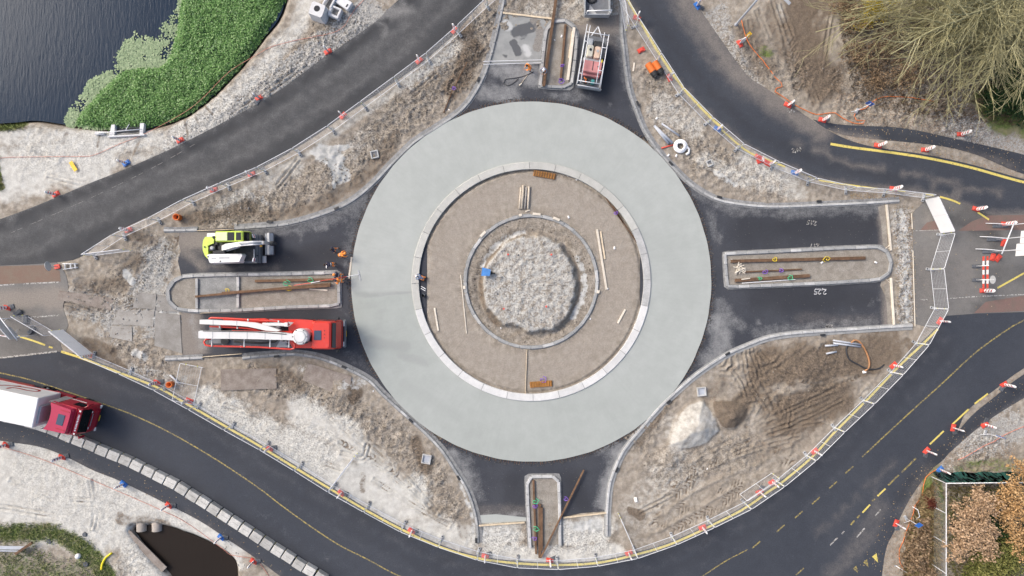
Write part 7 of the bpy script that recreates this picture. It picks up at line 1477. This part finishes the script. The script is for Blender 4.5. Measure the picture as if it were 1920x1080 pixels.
shrub('evergreen_shrub', 'dark evergreen shrub under the bare tree at the right edge', 'shrub', [(1890,170,1.0,2.0),(1920,190,1.0,1.8),(1870,60,1.2,2.0),(1900,100,1.2,2.2),(1860,190,.8,1.0),(1845,30,1.0,1.5)], 14000, .18, M_DKL); shrub('yellow_shrub', 'yellow leaved shrub at the top edge behind the bare tree', 'shrub', [(1640,10,1.2,1.3),(1625,35,.9,.9),(1655,-10,1.2,1.4)], 3200, .13, M_YLL); shrub('brown_shrub', 'rust brown shrub at the top edge left of the yellow one', 'shrub', [(1590,15,.8,1.3),(1605,40,.6,1.1),(1580,-10,.9,1.3)], 4200, .14, M_BRL)
shrub('brown_shrub', 'leafy brown thicket beneath the left tips of the bare tree', 'shrub', [(1610,110,.5,1.3),(1640,150,.5,1.3),(1660,90,.6,1.4),(1700,140,.6,1.4),(1740,60,.7,1.5)], 7000, .14, M_BRL)
# fallen leaves on the paths, clods and stones on the bare soil
M_FALL = leaf_material('fallen_leaf', [(0.16,0.09,0.045),(0.36,0.25,0.12),(0.55,0.46,0.28)])
pts = []
for P_, n, zz in ((SCP, 420, .02), (ECP, 200, .02), (CP_UP+CP_LO[::-1], 260, .024), ([(1690,960),(1770,850),(1800,800),(1700,880),(1640,1000),(1600,1070),(1660,1070)], 160, .026), ([(1560,262),(1640,264),(1752,275),(1830,292),(1920,330),(1920,334),(1815,306),(1730,288),(1640,276)], 260, .02), (JUNC_R, 160, .018), ([(1676,385),(1715,385),(1718,606),(1680,606)], 420, .06), ([(1590,362),(1690,364),(1690,372),(1600,376)], 150, .05)):
    X, Y = scatter(P_, n); wx, wy = world_xy(X, Y); pts.append(np.c_[wx, wy, np.full(len(wx), zz)])
stuff(leaves('fallen_leaves', np.vstack(pts), .085, M_FALL, .97, .7, None, 0), 'small fallen leaves scattered over the paths', 'leaves')
pr = [Vector(v) for v in ((1,0,0),(-1,0,0),(0,1,0),(0,-1,0),(0,0,1),(0,0,-.6))]; fr_ = [(0,2,4),(2,1,4),(1,3,4),(3,0,4),(2,0,5),(1,2,5),(3,1,5),(0,3,5)]
def clods(name, label, n, prob, smin, smax, material):
    k = RS.choice(ny*nx, size=n*6, replace=False) if False else RS.randint(0, ny*nx, n*12); pw = prob.ravel()[k]; k = k[RS.rand(len(k)) < pw][:n]
    B = np.array([(v.x, v.y, v.z) for v in pr]); N = len(k); s = smin+(smax-smin)*RS.rand(N)**2.5; V = np.repeat(B[None], N, 0)*RS.uniform(.6, 1.3, (N, 6, 3))*s[:,None,None]
    a = RS.uniform(0, 6.28, N); c_, s_ = np.cos(a), np.sin(a); x = V[:,:,0]*c_[:,None]-V[:,:,1]*s_[:,None]; y = V[:,:,0]*s_[:,None]+V[:,:,1]*c_[:,None]; V[:,:,0], V[:,:,1] = x, y
    V[:,:,2] *= .75; V += np.c_[WX.ravel()[k]+RS.uniform(-.05,.05,N), WY.ravel()[k]+RS.uniform(-.05,.05,N), Z.ravel()[k]+s*.2][:,None]
    F_ = (np.array(fr_)[None]+np.arange(N)[:,None,None]*6).reshape(-1); me = bpy.data.meshes.new(name); me.vertices.add(6*N); me.vertices.foreach_set('co', V.astype(np.float32).ravel())
    me.loops.add(len(F_)); me.loops.foreach_set('vertex_index', F_.astype(np.int32)); m = len(F_)//3; me.polygons.add(m); me.polygons.foreach_set('loop_start', np.arange(0, 3*m, 3, dtype=np.int32)); me.polygons.foreach_set('loop_total', np.full(m, 3, np.int32)); me.update(calc_edges=True); me.materials.append(material)
    return stuff(link(name, me), label, 'soil')
bare = (Z > -.085) & fine & (grassF < .3) & (np.abs(WX) < 48) & (np.abs(WY) < 28)
bare &= ~((ri > 205) & (ri < 345))
clods('soil_clods', 'brown clods of soil scattered over the dug ground', 22000, np.clip(clodF-.35, 0, 1)*bare*(sandF < .35), .025, .10, leaf_material('clod', [(0.12,0.10,0.08),(0.23,0.20,0.165),(0.38,0.345,0.30)], .95))
clods('pale_stones', 'pale stones and lumps on sand and gravel', 16000, np.clip(greyF*1.2+sandF*.12-.3, 0, 1)*bare, .025, .10, leaf_material('stone', [(0.20,0.195,0.185),(0.34,0.33,0.315),(0.46,0.45,0.43)], .95))
